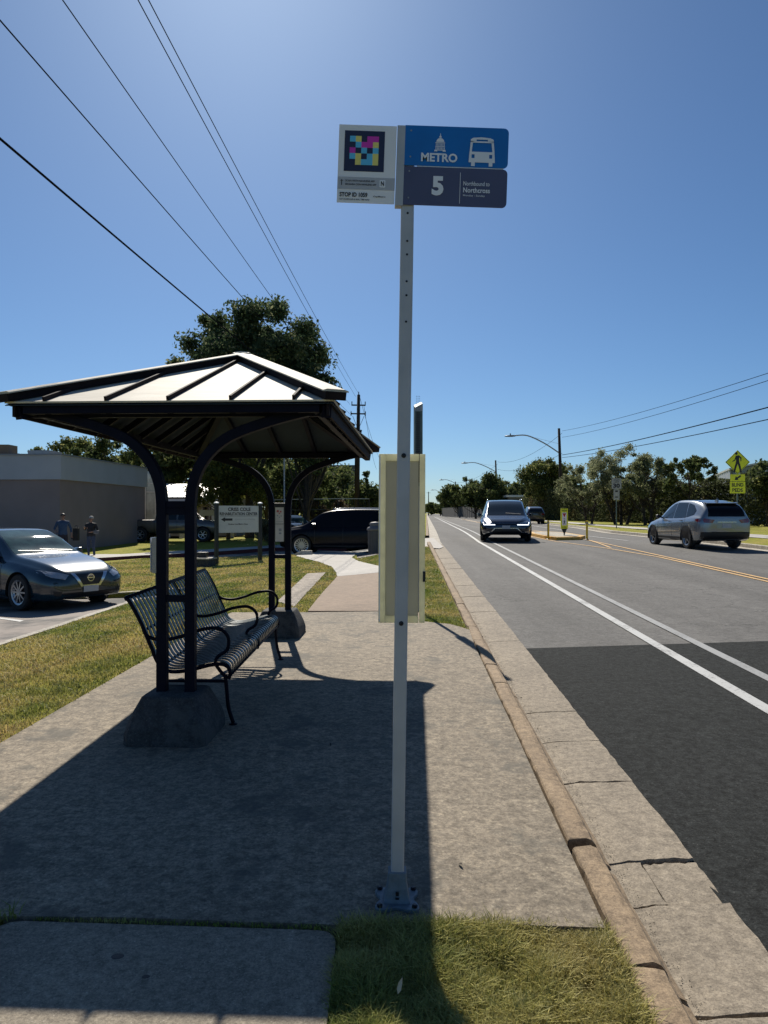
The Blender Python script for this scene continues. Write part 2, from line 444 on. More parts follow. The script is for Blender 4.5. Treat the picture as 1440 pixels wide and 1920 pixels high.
# ------------------------------------------------------------------ text
def text_verts(s, bold=0.0):
    cu = bpy.data.curves.new("t", 'FONT'); cu.body = s; cu.offset = bold; cu.resolution_u = 3
    o = bpy.data.objects.new("t", cu); COL.objects.link(o)
    bpy.context.view_layer.update()
    dg = bpy.context.evaluated_depsgraph_get()
    me = bpy.data.meshes.new_from_object(o.evaluated_get(dg))
    vs = [tuple(v.co) for v in me.vertices]; fs = [tuple(p.vertices) for p in me.polygons]
    bpy.data.objects.remove(o); bpy.data.curves.remove(cu); bpy.data.meshes.remove(me)
    return vs, fs
def put_text(mb, s, x0, z0, x1, z1, y, bold=0.02, mi=0):
    """flat lettering filling the box x0..x1, z0..z1 in the plane y, read from -y"""
    vs, fs = text_verts(s, bold)
    if not vs: return
    xa = min(v[0] for v in vs); xb = max(v[0] for v in vs); ya = min(v[1] for v in vs); yb = max(v[1] for v in vs)
    mb.add([(x0 + (v[0] - xa) / (xb - xa) * (x1 - x0), y, z0 + (v[1] - ya) / (yb - ya) * (z1 - z0)) for v in vs], fs, mi)
def flat(mb, poly, y, mi=0):
    mb.add([(x, y, z) for x, z in poly], [tuple(range(len(poly)))], mi)
def rrect(x0, z0, x1, z1, r, corners=(1, 1, 1, 1), n=5):
    """corners: bl br tr tl"""
    out = []
    for (cx, cz, a0, on, px, pz) in ((x0 + r, z0 + r, 180, corners[0], x0, z0), (x1 - r, z0 + r, 270, corners[1], x1, z0),
                                     (x1 - r, z1 - r, 0, corners[2], x1, z1), (x0 + r, z1 - r, 90, corners[3], x0, z1)):
        if on: out += [(cx + r * math.cos(R(a0 + 90 * k / n)), cz + r * math.sin(R(a0 + 90 * k / n))) for k in range(n + 1)]
        else: out.append((px, pz))
    return out

# ------------------------------------------------------------------ draped sheets
def sheet(name, poly, mat, surf=H, dz=0.0, thick=0.0, step=1.0, kind='structure', parent=None, side_mat=None, smooth=True):
    bm = bmesh.new()
    vs = [bm.verts.new((x, y, 0)) for x, y in poly]
    f = bm.faces.new(vs)
    if f.calc_area() and f.normal.z < 0: f.normal_flip()
    bm.normal_update()
    if bm.faces[:][0].normal.z < 0: bmesh.ops.reverse_faces(bm, faces=bm.faces[:])
    bmesh.ops.triangulate(bm, faces=bm.faces[:])
    xs = [p[0] for p in poly]; ys = [p[1] for p in poly]
    def cuts(a, b_):
        out = []; t = a
        while t < b_ and len(out) < 400:
            st = step if abs(t) < 60 else step * 8
            t += st; out.append(t)
        return out
    for yy in cuts(min(ys), max(ys)):
        bmesh.ops.bisect_plane(bm, geom=bm.verts[:] + bm.edges[:] + bm.faces[:], plane_co=(0, yy, 0), plane_no=(0, 1, 0))
    for xx in cuts(min(xs), max(xs)):
        bmesh.ops.bisect_plane(bm, geom=bm.verts[:] + bm.edges[:] + bm.faces[:], plane_co=(xx, 0, 0), plane_no=(1, 0, 0))
    for v in bm.verts: v.co.z = surf(v.co.x, v.co.y) + dz
    if thick:
        be = [e for e in bm.edges if len(e.link_faces) == 1]
        r_ = bmesh.ops.extrude_edge_only(bm, edges=be)
        nv = [g for g in r_['geom'] if isinstance(g, bmesh.types.BMVert)]
        for v in nv: v.co.z -= thick
        for g in r_['geom']:
            if isinstance(g, bmesh.types.BMFace):
                g.material_index = 1 if side_mat else 0; g.smooth = False
    me = bpy.data.meshes.new(name); bm.to_mesh(me); bm.free()
    me.materials.append(mat)
    if side_mat: me.materials.append(side_mat)
    o = bpy.data.objects.new(name, me); COL.objects.link(o)
    if parent: o.parent = parent
    if kind: o["kind"] = kind
    return o
def inpoly(P, poly):
    x, y = P[:, 0], P[:, 1]; c = np.zeros(len(P), bool); n = len(poly); j = n - 1
    for i in range(n):
        xi, yi = poly[i]; xj, yj = poly[j]
        cond = ((yi > y) != (yj > y)) & (x < (xj - xi) * (y - yi) / ((yj - yi) if yj != yi else 1e-9) + xi)
        c ^= cond; j = i
    return c
Hv = np.vectorize(H)
def vnoise(P, s, seed):
    """cheap smooth noise in 0..1"""
    g = np.random.default_rng(seed); T = g.random((64, 64))
    u = P[:, 0] * s + 1000.3; v = P[:, 1] * s + 1000.7
    i = np.floor(u).astype(int); j = np.floor(v).astype(int); a = u - i; b_ = v - j
    a = a * a * (3 - 2 * a); b_ = b_ * b_ * (3 - 2 * b_)
    t = lambda p, q: T[p % 64, q % 64]
    return (t(i, j) * (1 - a) + t(i + 1, j) * a) * (1 - b_) + (t(i, j + 1) * (1 - a) + t(i + 1, j + 1) * a) * b_
GREEN = np.array([0.27, 0.35, 0.045]); DGREEN = np.array([0.10, 0.16, 0.025]); STRAW = np.array([0.70, 0.55, 0.25]); OLIVE = np.array([0.40, 0.40, 0.07])
def grass_patch(name, label, poly, holes, n, hgt, wid, seed, dry=0.4, dens_pow=0.0, dz=-0.01, surf=Hv, near=(0, 0), tone=1.0):
    g = np.random.default_rng(seed)
    xs = [p[0] for p in poly]; ys = [p[1] for p in poly]
    pts = []
    tot = 0
    while tot < n:
        P = np.c_[g.uniform(min(xs), max(xs), n * 2), g.uniform(min(ys), max(ys), n * 2)]
        k = inpoly(P, poly)
        for h in holes: k &= ~inpoly(P, h)
        if dens_pow:
            d = np.hypot(P[:, 0], P[:, 1]); k &= g.random(len(P)) < np.clip((dens_pow / np.maximum(d, .1)) ** 1.6, 0, 1)
        P = P[k]; pts.append(P); tot += len(P)
    P = np.concatenate(pts)[:n]
    d = np.maximum(np.hypot(P[:, 0], P[:, 1]), 0.5)
    sc = np.ones(n) if not dens_pow else np.clip(d / dens_pow, 1, 4)
    z = surf(P[:, 0], P[:, 1]) + dz
    a = g.uniform(0, 2 * np.pi, n)
    clump = vnoise(P, 9, seed); patch = vnoise(P, 1.3, seed + 1); pch2 = vnoise(P, 4, seed + 2)
    h = hgt * (0.45 + 0.8 * g.random(n)) * (0.55 + 0.8 * clump)
    w = wid * (0.6 + 0.8 * g.random(n)) * sc
    lean = h * (0.25 + 1.1 * g.random(n) ** 1.5)
    bend = g.uniform(-0.6, 0.6, n)
    dx, dy = np.cos(a), np.sin(a)
    sx, sy = -dy * w / 2, dx * w / 2
    b0 = np.c_[P[:, 0] - sx, P[:, 1] - sy, z]; b1 = np.c_[P[:, 0] + sx, P[:, 1] + sy, z]
    mx = P[:, 0] + dx * lean * .35; my = P[:, 1] + dy * lean * .35
    m0 = np.c_[mx - sx * .8, my - sy * .8, z + h * .6]; m1 = np.c_[mx + sx * .8, my + sy * .8, z + h * .6]
    ex = P[:, 0] + np.cos(a + bend) * lean; ey = P[:, 1] + np.sin(a + bend) * lean
    t = np.c_[ex, ey, z + h * (0.75 + .3 * g.random(n))]
    V = np.stack([b0, b1, m1, m0, t], 1).reshape(-1, 3)
    base = np.arange(n)[:, None] * 5
    F = np.concatenate([base + np.array([[0, 1, 2]]), base + np.array([[0, 2, 3]]), base + np.array([[3, 2, 4]])])
    s = np.clip(dry + 0.9 * (patch - .5) + 0.5 * (pch2 - .5) + 0.35 * (g.random(n) - .5), 0, 1)[:, None]
    r1 = g.random(n)[:, None]
    c = np.where(s < .5, DGREEN * (1 - r1) + GREEN * r1, OLIVE)
    c = c * (1 - s) + (STRAW * (.6 + .5 * r1)) * s
    tint = np.repeat(c * np.array(tone), 5, axis=0)
    o = raw_mesh(name, V, F, M['grass'], tint)
    tag(o, label, "grass", kind='stuff')
    return o
# ================================================================== SETTING
def dirpt(s, y): return (s + 0.0314 * y, y)
PAD_L = lambda y: -2.44 + 0.059 * (y - 4.75)
# base terrain, reaching the horizon
def Hbase(x, y): return H(x, y) - 0.27
gm = MB()
xs = [-3000, -900, -300, -120, -60, -30, -20, -14, -10, -8, -6.5, -5.6, -4.8, -4, -3.2, -2.4, -1.6, -.8, 0, .8, 1.6, 2.4, 4, 8, 14, 22, 35, 60, 120, 300, 900, 3000]
ys = [-60, -30, -10, -4, 0, 3, 6, 9, 12, 15, 18, 21, 24, 27, 30, 34, 38, 44, 50, 60, 75, 100, 140, 200, 300, 500, 900, 1800, 5000]
for yy in ys:
    for xx in xs: gm.v.append((xx, yy, Hbase(xx, yy)))
nx = len(xs)
for j in range(len(ys) - 1):
    for i in range(nx - 1):
        gm.f.append((j * nx + i, j * nx + i + 1, (j + 1) * nx + i + 1, (j + 1) * nx + i)); gm.m.append(0)
tag(gm.build("ground", M['lawn'], smooth=True), kind='structure')

# ---- road
RK = lambda y: (12.9 - 0.05 * (y - 25)) if y < 40 else (12.15 + 0.122 * (y - 40) if y < 54 else (13.86 + 0.084 * (y - 54) if y < 76 else 15.7 + 0.057 * (y - 76)))
YS = [-12, -6, 0, 4, 8, 12, 16, 20, 25, 30, 35, 40, 47, 54, 65, 76, 100, 140, 200, 300, 500, 900]
rg = random.Random(3)
near_edge = []
yy = -12.0
while yy < 30:
    near_edge.append((0.73 + 0.575 + 0.0314 * yy, yy)); yy += 0.11 if yy < 12 else 0.6
for yy in YS:
    if yy >= 30: near_edge.append((kerb_x(yy) + .6, yy))
# narrow the bisect work: the road surface as its own strips
def strip(name, left, right, mat, surf, dz, kind='structure', nsub=1):
    mb = MB()
    n = len(left)
    for (a, b_) in zip(left, right):
        for k in range(nsub + 1):
            t = k / nsub; x = a[0] + (b_[0] - a[0]) * t; y = a[1] + (b_[1] - a[1]) * t
            mb.v.append((x, y, surf(x, y) + dz))
    w = nsub + 1
    for i in range(n - 1):
        for k in range(nsub):
            mb.f.append((i * w + k, i * w + k + 1, (i + 1) * w + k + 1, (i + 1) * w + k)); mb.m.append(0)
    o = mb.build(name, mat, smooth=True)
    if kind: o["kind"] = kind
    return o
def dense(ylist, step=1.5):
    out = []
    for a, b_ in zip(ylist, ylist[1:]):
        n = max(1, int((b_ - a) / step)) if b_ < 90 else 4
        out += [a + (b_ - a) * k / n for k in range(n)]
    return out + [ylist[-1]]
YD = dense(YS)
re_ = [(x, y) for x, y in near_edge]
strip("road", [(x, y) for x, y in re_], [(RK(y) + .02, y) for x, y in re_], M['asphalt_old'], Hroad, 0.0)
# fresh dark patch laid over the near end, with its sawn edge seen just past the shelter
pe = [(x + .004, y) for x, y in near_edge if y < 8.42]
pr = [(9.0 + 0.0314 * y, y + 0.0 if y < 8.2 else y) for x, y in pe]
pe.append((1.33 + .265, 8.44)); pr.append((9.3, 9.6))
strip("fresh_asphalt_patch", pe, pr, M['asphalt_new'], Hroad, 0.006, nsub=6)
def line(name, pts, w, mat, dz=0.011, dense_n=6):
    P = []
    for a, b_ in zip(pts, pts[1:]):
        n = dense_n
        P += [(a[0] + (b_[0] - a[0]) * k / n, a[1] + (b_[1] - a[1]) * k / n) for k in range(n)]
    P.append(pts[-1])
    return strip(name, [(x - w / 2, y) for x, y in P], [(x + w / 2, y) for x, y in P], mat, Hroad, dz)
far = lambda x30, y: x30 + 0.057 * (y - 30)
for s0, wid in ((2.88, .125), (3.39, .115)):
    x30 = s0 + .0314 * 30
    line("road_lane_line", [(s0 + .0314 * y, y) for y in (-6, 0, 4, 8, 12, 18, 24, 30)] + [(far(x30, y), y) for y in (36, 42, 50, 70, 110, 200)], wid, M['white_paint'] if s0 < 3 else M['worn_paint'])
line("road_lane_line", [(9.6, 37.5), (9.95, 33.0), (10.12, 31.0)][::-1], .12, M['white_paint'])
line("road_lane_line", [(10.9, 45), (12.2, 62), (14, 90), (18, 150)], .13, M['white_paint'])
line("road_lane_line", [(8.9, 52), (10.0, 70), (12.2, 110), (17, 200)], .12, M['white_paint'])
line("road_centre_line", [(7.42 + .0314 * y, y) for y in (-4, 4, 12, 18, 22)] + [(7.78, 26), (7.02, 30.5), (6.95, 35), (7.35, 43), (8.6, 56), (10.2, 80), (13.4, 130)], .10, M['yellow_paint'])
line("road_centre_line", [(7.63 + .0314 * y, y) for y in (-4, 4, 12, 22, 31, 36)] + [(8.95, 42), (8.9, 56), (10.5, 80), (13.7, 130)], .10, M['yellow_paint'], dz=.015)
line("road_centre_line", [(7.95, 26.2), (8.35, 29), (8.62, 31.5)], .09, M['yellow_paint'], dz=.019)

# ---- far kerb, verge and walk on the right
def kerb_run(name, pts, w, h, mat, surf, out=1, dz0=0.0):
    """raised kerb: pts is the road-side line; rises h above surf"""
    mb = MB(); n = len(pts)
    for (x, y) in pts:
        z = surf(x, y) + dz0
        mb.v += [(x, y, z - .12), (x + .02 * out, y, z + h - .015), (x + .04 * out, y, z + h), (x + w * out, y, z + h), (x + w * out, y, z - .12)]
    for i in range(n - 1):
        for k in range(4):
            mb.f.append((i * 5 + k, i * 5 + k + 1, (i + 1) * 5 + k + 1, (i + 1) * 5 + k)); mb.m.append(0)
    o = mb.build(name, mat); o["kind"] = 'structure'; return o
M['palekerb'] = concrete("pale_kerb", (0.42, 0.39, 0.34), (0.3, 0.28, 0.25), big=1, mid=8, fine=60, contrast=0.6)
YR = [y for y in YD if y >= 4]
strip("gutter_far", [(RK(y) - .42, y) for y in YR], [(RK(y) + .0, y) for y in YR], M['palekerb'], Hroad, 0.010)
kerb_run("kerb_far", [(RK(y), y) for y in YR], .16, .14, M['palekerb'], Hroad)
strip("verge", [(RK(y) + .155, y) for y in YR], [(RK(y) + 60, y) for y in YR], M['lawn'], H, 0.0, nsub=6)
WK = [(16.4, 18), (15.9, 25), (15.4, 31), (14.9, 37), (14.5, 43), (15.2, 54), (17, 72), (19.5, 110), (26, 220)]
WK2 = [(18.9, 18), (18.3, 25), (17.5, 31), (16.5, 37), (15.9, 43), (16.6, 54), (18.4, 72), (21, 110), (27.5, 220)]
def resamp(pts, step=1.5):
    out = []
    for a, b_ in zip(pts, pts[1:]):
        n = max(1, int(math.hypot(b_[0] - a[0], b_[1] - a[1]) / step))
        out += [(a[0] + (b_[0] - a[0]) * k / n, a[1] + (b_[1] - a[1]) * k / n) for k in range(n)]
    return out + [pts[-1]]
def lerp_x(pts, y):
    return float(np.interp(y, [p[1] for p in pts], [p[0] for p in pts]))
YW = [y for y in YD if 18 <= y <= 220]
strip("pavement_far", [(lerp_x(WK, y), y) for y in YW], [(lerp_x(WK2, y), y) for y in YW], M['newwalk'], H, 0.02)

# ---- near kerb and gutter: separate slabs with cracked gaps over a dark bed
strip("gutter_bed", [(kerb_x(y) + .03, y) for y in YD], [(kerb_x(y) + .66, y) for y in YD], M['dirt'], Hroad, -0.034)
def jag_y(rg_, amp, seglen=.03, width=.43):
    n = int(width / seglen); d = 0; out = []
    for i in range(n + 1):
        d += rg_.uniform(-1, 1) * amp * .5; d *= .85
        out.append(d + rg_.uniform(-.3, .3) * amp)
    return out
# joints measured from the photograph: (y of joint, gap, roughness)
JY = [G(1500, 1995)[1], G(1380, 1835)[1], G(1230, 1640)[1], G(1120, 1428)[1], G(1030, 1357)[1], G(1020, 1306)[1], G(990, 1271)[1]]
joints = [(-1.0, .01, .004), (.5, .01, .004), (1.55, .02, .01), (JY[1], .020, .012), (JY[2], .018, .010), (JY[3], .03, .014), (JY[4], .012, .006), (JY[5], .02, .010), (JY[6], .010, .004)]
yj = JY[6]
while yj < 27:
    yj += rg.uniform(.62, 1.0) if yj < 14 else rg.uniform(1.2, 2.0)
    joints.append((yj, rg.uniform(.008, .02), .005))
gut = MB(); kb = MB()
def gutter_slab(ya, ga, ra, yb, gb, rb, zoff, tilt, s0=.175, s1=.60, chunk=None):
    rr = random.Random(int(ya * 1000))
    n = 15
    dz = lambda s: -0.006 - 0.016 * max(0, (0.30 - s) / .13) ** 1 if s < .30 else -0.006 + .010 * (s - .30) / .3
    ja = jag_y(rr, ra, width=.43); jb = jag_y(rr, rb, width=.43)
    while len(ja) < n: ja.append(ja[-1])
    while len(jb) < n: jb.append(jb[-1])
    rows = 9
    vs = []
    for r_ in range(rows):
        for k in range(n):
            s = s0 + (s1 - s0) * k / (n - 1)
            a = ya + ga / 2 + ja[k]; b_ = yb - gb / 2 + jb[k]
            y = a + (b_ - a) * r_ / (rows - 1)
            e = rr.uniform(-.005, .005) if k == n - 1 else 0
            vs.append((kerb_x(y) + s + e, y, road_z(y) - .13 + dz(s) + zoff + tilt * (r_ / (rows - 1) - .5) + .012))
    fs = []
    for r_ in range(rows - 1):
        for k in range(n - 1): fs.append((r_ * n + k, r_ * n + k + 1, (r_ + 1) * n + k + 1, (r_ + 1) * n + k))
    o = len(vs)
    ring = [k for k in range(n)] + [r_ * n + n - 1 for r_ in range(1, rows)] + [(rows - 1) * n + k for k in range(n - 2, -1, -1)] + [r_ * n for r_ in range(rows - 2, 0, -1)]
    for i in ring: vs.append((vs[i][0], vs[i][1], vs[i][2] - .09))
    L = len(ring)
    for i in range(L): fs.append((ring[(i + 1) % L], ring[i], o + i, o + (i + 1) % L))
    gut.add(vs, fs)
for (a, b_) in zip(joints, joints[1:]):
    if abs(a[0] - JY[3]) < .01: pass
    if b_[0] - a[0] < .12: continue
    if abs(a[0] - JY[2]) < .01:
        # a slab with a broken, sunken corner block beside the road
        ymid = G(1170, 1560)[1] - .02
        gutter_slab(a[0], a[1], a[2], ymid - .012, .004, .004, -.002, .0, .175, .345)
        gutter_slab(a[0], a[1], a[2], ymid - .02, .010, .016, -.009, .004, .353, .60)
        gutter_slab(ymid - .012, .006, .016, b_[0], b_[1], b_[2], .002, -.004)
        continue
    gutter_slab(a[0], a[1], a[2], b_[0], b_[1], b_[2], rg.uniform(-.004, .004), rg.uniform(-.006, .006))
tag(gut.build("gutter", M['gutter'], fixn=False), kind='structure')
# kerb stones: rounded top, rolled face, a chip missing near the third joint
CHIP = G(1080, 1580)
def kerb_sec(y, dz=0):
    return [(0.0, -.10), (0.0, -.012), (.006, -.002), (.02, .004), (.09, .004), (.115, -.004), (.135, -.03), (.150, -.075), (.165, -.105), (.20, -.128), (.20, -.20)]
kj = [(-6, .01), (-1.0, .01), (.7, .01), (G(1200, 1812)[1], .012), (CHIP[1] - .045, .0), (CHIP[1] + .045, .09), (G(980, 1328)[1], .008), (G(960, 1280)[1], .02), (G(925, 1245)[1], .03)]
y0 = kj[-1][0]
while y0 < 27:
    y0 += rg.uniform(.7, 1.6); kj.append((y0, rg.uniform(.006, .015)))
for (a, b_) in zip(kj, kj[1:]):
    if b_[1] == .09: continue
    ya = a[0] + (a[1] / 2 if a[1] < .08 else 0); yb = b_[0] - (b_[1] / 2 if b_[1] < .08 else 0)
    n = max(2, int((yb - ya) / .07)); sec = kerb_sec(0); o = len(kb.v); m_ = len(sec)
    zo = rg.uniform(-.004, .004)
    for i in range(n + 1):
        y = ya + (yb - ya) * i / n
        for j, (s, z) in enumerate(sec):
            wob = rg.uniform(-.003, .003) + .004 * math.sin(y * 5 + s * 9)
            e = rg.uniform(-.008, .008) if i in (0, n) and 0 < j < m_ - 1 else 0
            if j == 1: wob += rg.choice([0, 0, 0, .008])
            kb.v.append((kerb_x(y) + s + wob * .7 + (.006 if j < 3 else 0), y + e, road_z(y) + z + zo + wob * .4))
    for i in range(n):
        for j in range(m_ - 1):
            kb.f.append((o + i * m_ + j, o + i * m_ + j + 1, o + (i + 1) * m_ + j + 1, o + (i + 1) * m_ + j)); kb.m.append(0)
    kb.f.append(tuple(o + j for j in range(m_))[::-1]); kb.m.append(0)
    kb.f.append(tuple(o + n * m_ + j for j in range(m_))); kb.m.append(0)
ko = kb.build("kerb", M['kerb'], fixn=True, smooth=False); ko["kind"] = 'structure'
# beyond the driveway mouth
kerb_run("kerb_beyond", [(kerb_x(y) + .16, y) for y in YD if y >= 33], .15, .13, M['kerb'], Hroad, out=-1)
strip("gutter_beyond", [(kerb_x(y) + .15, y) for y in YD if y >= 27], [(kerb_x(y) + .6, y) for y in YD if y >= 27], M['palekerb'], Hroad, 0.008)
# broken concrete rubble in the chip and at the driveway mouth
tag(strip("crumbled_kerb_bed", [(kerb_x(y) - .0, y) for y in (CHIP[1] - .08, CHIP[1] + .08)], [(kerb_x(y) + .125, y) for y in (CHIP[1] - .08, CHIP[1] + .08)], M['dirt'], H, -.055), kind='structure')

# ---- shelter pad, walks
a1 = G(880, 1180); a2 = G(795, 1165); a3 = G(710, 1146); a4 = G(434, 1148); a45 = G(845, 1170)
pad = [(-3.2, 2.76), (PAD_L(4.75), 4.75)] if False else [(PAD_L(2.8), 2.8), a4, a3, a2, a45, a1]
for y in (8, 7, 6, 5, 4, 3.2): pad.append((kerb_x(y) - .008 - rg.uniform(0, .008), y))
pad += [(kerb_x(2.71) - .012, 2.71), G(800, 1727), (-.18, 2.73), (-1.0, 2.78)]
sheet("pavement_pad", pad, M['pad'], dz=0.0, thick=.18, step=.5)
slab_r = .07
slab = [(-1.42, -4), (-.17, -4)] + [(-.17 - slab_r + slab_r * math.cos(R(a)), 2.705 - slab_r + slab_r * math.sin(R(a))) for a in (0, 30, 60, 90)] + \
       [(-1.34 + slab_r * math.cos(R(a)) * 1.1, 2.765 - slab_r + slab_r * math.sin(R(a))) for a in (90, 120, 150, 180)]
sheet("pavement_slab", slab, M['slab'], dz=-.006, thick=.18, step=.5)
pth = [G(577, 1146), G(604, 1112), G(632, 1081), (.56, G(632, 1081)[1]), (.48, 13), a2, a3]
pth = [(p[0], p[1] + (.012 if i in (0,) else 0)) for i, p in enumerate(pth)]
pth[-1] = (a3[0], a3[1] + .012); pth[-2] = (a2[0], a2[1] + .012)
sheet("path_tan", pth, M['tanwalk'], dz=.004, thick=.15, step=.8)
w0 = G(632, 1081); wl = [G(630, 1073), G(622, 1063), G(600, 1054), G(575, 1048), G(556, 1043), G(556, 1036)]
wr = [G(688, 1034), G(668, 1039), G(660, 1045), G(672, 1052), G(705, 1060), G(740, 1069)]
newp = [(w0[0], w0[1] + .01)] + wl + wr + [(.56, w0[1] + .01)]
sheet("path_new", newp, M['newwalk'], dz=.006, thick=.15, step=.8)
grav = [G(576, 1075.5), G(611, 1073.5), G(552, 1138), G(520, 1128)]
sheet("gravel_strip", grav, M['gravel'], dz=.006, thick=.05, step=.5)

# ---- lawns
YL0 = -4
lot_edge = -4.60
n1 = G(250, 1131, 0)
lawn_near = [(lot_edge, YL0), (lot_edge, 13.6), (-4.0, 13.9), (-3.95, 15.3), (-5.6, 15.45), (-11.5, 15.6), (-11.8, 19)]
lawn_near += [G(190, 1052), G(262, 1046.5), G(378, 1044.5), G(500, 1040), G(556, 1037.5)]
lawn_near += [wl[-2], wl[-3], wl[2], wl[1], wl[0], w0, pth[1], pth[0], a4]
lawn_near = [(x, y) for x, y in lawn_near]
ln_poly = lawn_near[:-1] + [(a4[0], a4[1])] + [(PAD_L(2.8), 2.8), (-1.42, 2.8), (-1.42, YL0)]
sheet("lawn", [(p[0], p[1]) for p in ln_poly], M['lawn'], dz=-.012, thick=.2, step=1.0)
EDGE = [(lot_edge, y) for y in np.arange(-4, 13.7, .8)] + [(-4.55, 13.75), (-4.1, 13.9)]
kerb_run("lot_kerb", [(x, y) for x, y in EDGE], .15, .122, M['palekerb'], H, out=1, dz0=-.10)
kerb_run("lot_kerb_return", [(-4.0, 15.35), (-5.0, 15.42), (-6.5, 15.5), (-9, 15.55), (-11.5, 15.6)], .01, .10, M['palekerb'], H, out=1, dz0=-.10)
mb = MB()
pts = [(-3.95, 15.30), (-5.6, 15.45), (-8, 15.52), (-11.6, 15.6)]
strip("lot_kerb_top", [(x, y + .0) for x, y in pts], [(x, y + .16) for x, y in pts], M['palekerb'], H, .006)
pts = [(-4.66, 13.5), (-4.5, 13.72), (-4.2, 13.8), (-3.98, 13.9)]
strip("lot_kerb_top", [(x, y - .14) for x, y in pts], [(x, y + .0) for x, y in pts], M['palekerb'], H, .006)
# parking lot and drive, 12 cm lower than the lawn
lot = [(-45, -6), (-4.4, -6), (-4.4, 13.8), (-3.9, 13.8), (-3.9, 15.5), (-12, 15.5), (-12, 20)]
drive_near = [G(190, 1056), G(262, 1051), G(378, 1048), G(500, 1044), G(556, 1041), (-1.2, 25.0), (1.0, 25.2), (2.0, 26.5)]
drive_far = [(2.2, 33.5), (.4, 31.8), (-1.6, 31.9), G(510, 1028.5), G(378, 1038), G(262, 1043.5), G(180, 1048.5), (-30, 27.2), (-45, 27.2)]
sheet("parking_lot", lot + drive_near + drive_far, M['asphalt_lot'], dz=-.115, thick=0, step=1.5)
sheet("driveway_apron", [G(556, 1040), G(690, 1033.5), (1.9, 25.6), (2.1, 26.4), (2.2, 33.3), (.4, 31.6), (-5.2, 31.4), (-5.0, 27.5)], M['newwalk'], dz=-.10, thick=0, step=1.0)
# far side of the drive: red kerb, walk, grass
fk = [(-30, 27.0)] + [G(180, 1048.5), G(262, 1043.5), G(378, 1038), G(510, 1028.5), (-1.6, 31.9), (.3, 31.9)]
fk = resamp(fk, 1.2)
kerb_run("drive_kerb_red", [(x, y) for x, y in fk], .02, .155, M['kerb_red'], lambda x, y: H(x, y) - .115, out=1)
wk_a = [(x, y + .0) for x, y in fk]; wk_b = [(x, y + 2.6) for x, y in fk]
strip("pavement_drive", wk_a, wk_b, M['newwalk'], H, .045)
strip("lawn_far", wk_b, [(x, y + 18) for x, y in fk], M['lawn'], H, .03, nsub=10)
lawn_r = sheet("lawn_by_road", [G(705, 1060.5), G(672, 1052.5), G(660, 1045.5), G(668, 1039.5), (-1.0, 24.6), (1.35, 24.8), (kerb_x(25) - .02, 25)] + [(kerb_x(y) - .012, y) for y in (20, 15, 12, 10, 9.2)] + [a1, a45, a2, (.50, 13), (.58, w0[1] + .05), G(742, 1069.5)], M['lawn'], dz=-.01, thick=.2, step=.8)
sheet("lawn_beyond", [(-1.5, 33.6), (kerb_x(33.5) - .0, 33.6)] + [(kerb_x(y), y) for y in (40, 50, 76, 120, 200)] + [(-8, 200), (-8, 60), (-1.5, 40)], M['lawn'], dz=-.01, thick=0, step=3)
lnear = [(-.15, -3), (.70, -3), (kerb_x(0) - .01, 0), (kerb_x(2.7) - .012, 2.7), (-.15, 2.72)]
sheet("lawn_patch", lnear, M['soil'], dz=-.035, thick=.2, step=.5)
# stall paint
def paint_quad(name, p, q, w, mat, surf, dz):
    d = Vector((q[0] - p[0], q[1] - p[1])).normalized(); nrm = Vector((-d.y, d.x)) * w / 2
    P = [(p[0] + (q[0] - p[0]) * k / 8, p[1] + (q[1] - p[1]) * k / 8) for k in range(9)]
    return strip(name, [(x - nrm.x, y - nrm.y) for x, y in P], [(x + nrm.x, y + nrm.y) for x, y in P], mat, surf, dz)
Hlot = lambda x, y: H(x, y) - .115
sp = G(137, 1172, 0, Hlot); sq = G(-60, 1146, 0, Hlot)
paint_quad("parking_line", (sp[0], sp[1]), (sp[0] - 5.2 * .83, sp[1] + 5.2 * .55), .11, M['white_paint'], Hlot, .006)

# ---- grass blades
pad_hole = [(PAD_L(2.8), 2.75), a4, a3, a2, a45, a1, (kerb_x(2.7), 2.75)]
tag(grass_patch("short_grass", "tufted yellow green grass in front of the bus stop pole", [(-.165, 1.2), (kerb_x(1.2) - .0, 1.2), (kerb_x(2.74) - .0, 2.74), (-.165, 2.76)], [], 105000, .050, .0036, 11, dry=.42, dz=-.03, tone=(.78, .84, .72)))
grass_patch("lawn_grass", "patchy mown lawn between the shelter pad and the parking lot", [(-4.45, 1.8), (-4.43, 13.6), (-3.9, 13.9), (-3.9, 15.5), (-9, 15.6), (-9.5, 24)] + [G(262, 1047.5), G(378, 1045.5), G(500, 1041), G(556, 1039)] + [wl[-2], wl[-3], wl[2], wl[1], wl[0], w0, pth[1], pth[0], a4, (PAD_L(2.82), 2.82), (-2.3, 2.82), (-2.3, 1.8)],
            [grav], 150000, .036, .0055, 12, dry=.52, dens_pow=5.0)
grass_patch("verge_grass", "mown grass strip between the walk and the near kerb", [G(705, 1060.5), G(672, 1052.5), G(660, 1045.5), G(668, 1039.5), (-1.0, 24.6), (1.35, 24.8), (kerb_x(25) - .02, 25)] + [(kerb_x(y) - .03, y) for y in (20, 15, 12, 10, 9.2)] + [a1, a45, a2, (.50, 13), (.58, w0[1] + .05), G(742, 1069.5)],
            [], 30000, .04, .006, 13, dry=.40, dens_pow=8.0)
grass_patch("corner_grass", "dark grass tuft at the corner of the grey slab", [(-2.3, 1.6), (-1.45, 1.6), (-1.43, 2.72), (-1.36, 2.79), (-2.3, 2.80)], [], 9000, .045, .005, 14, dry=.2)
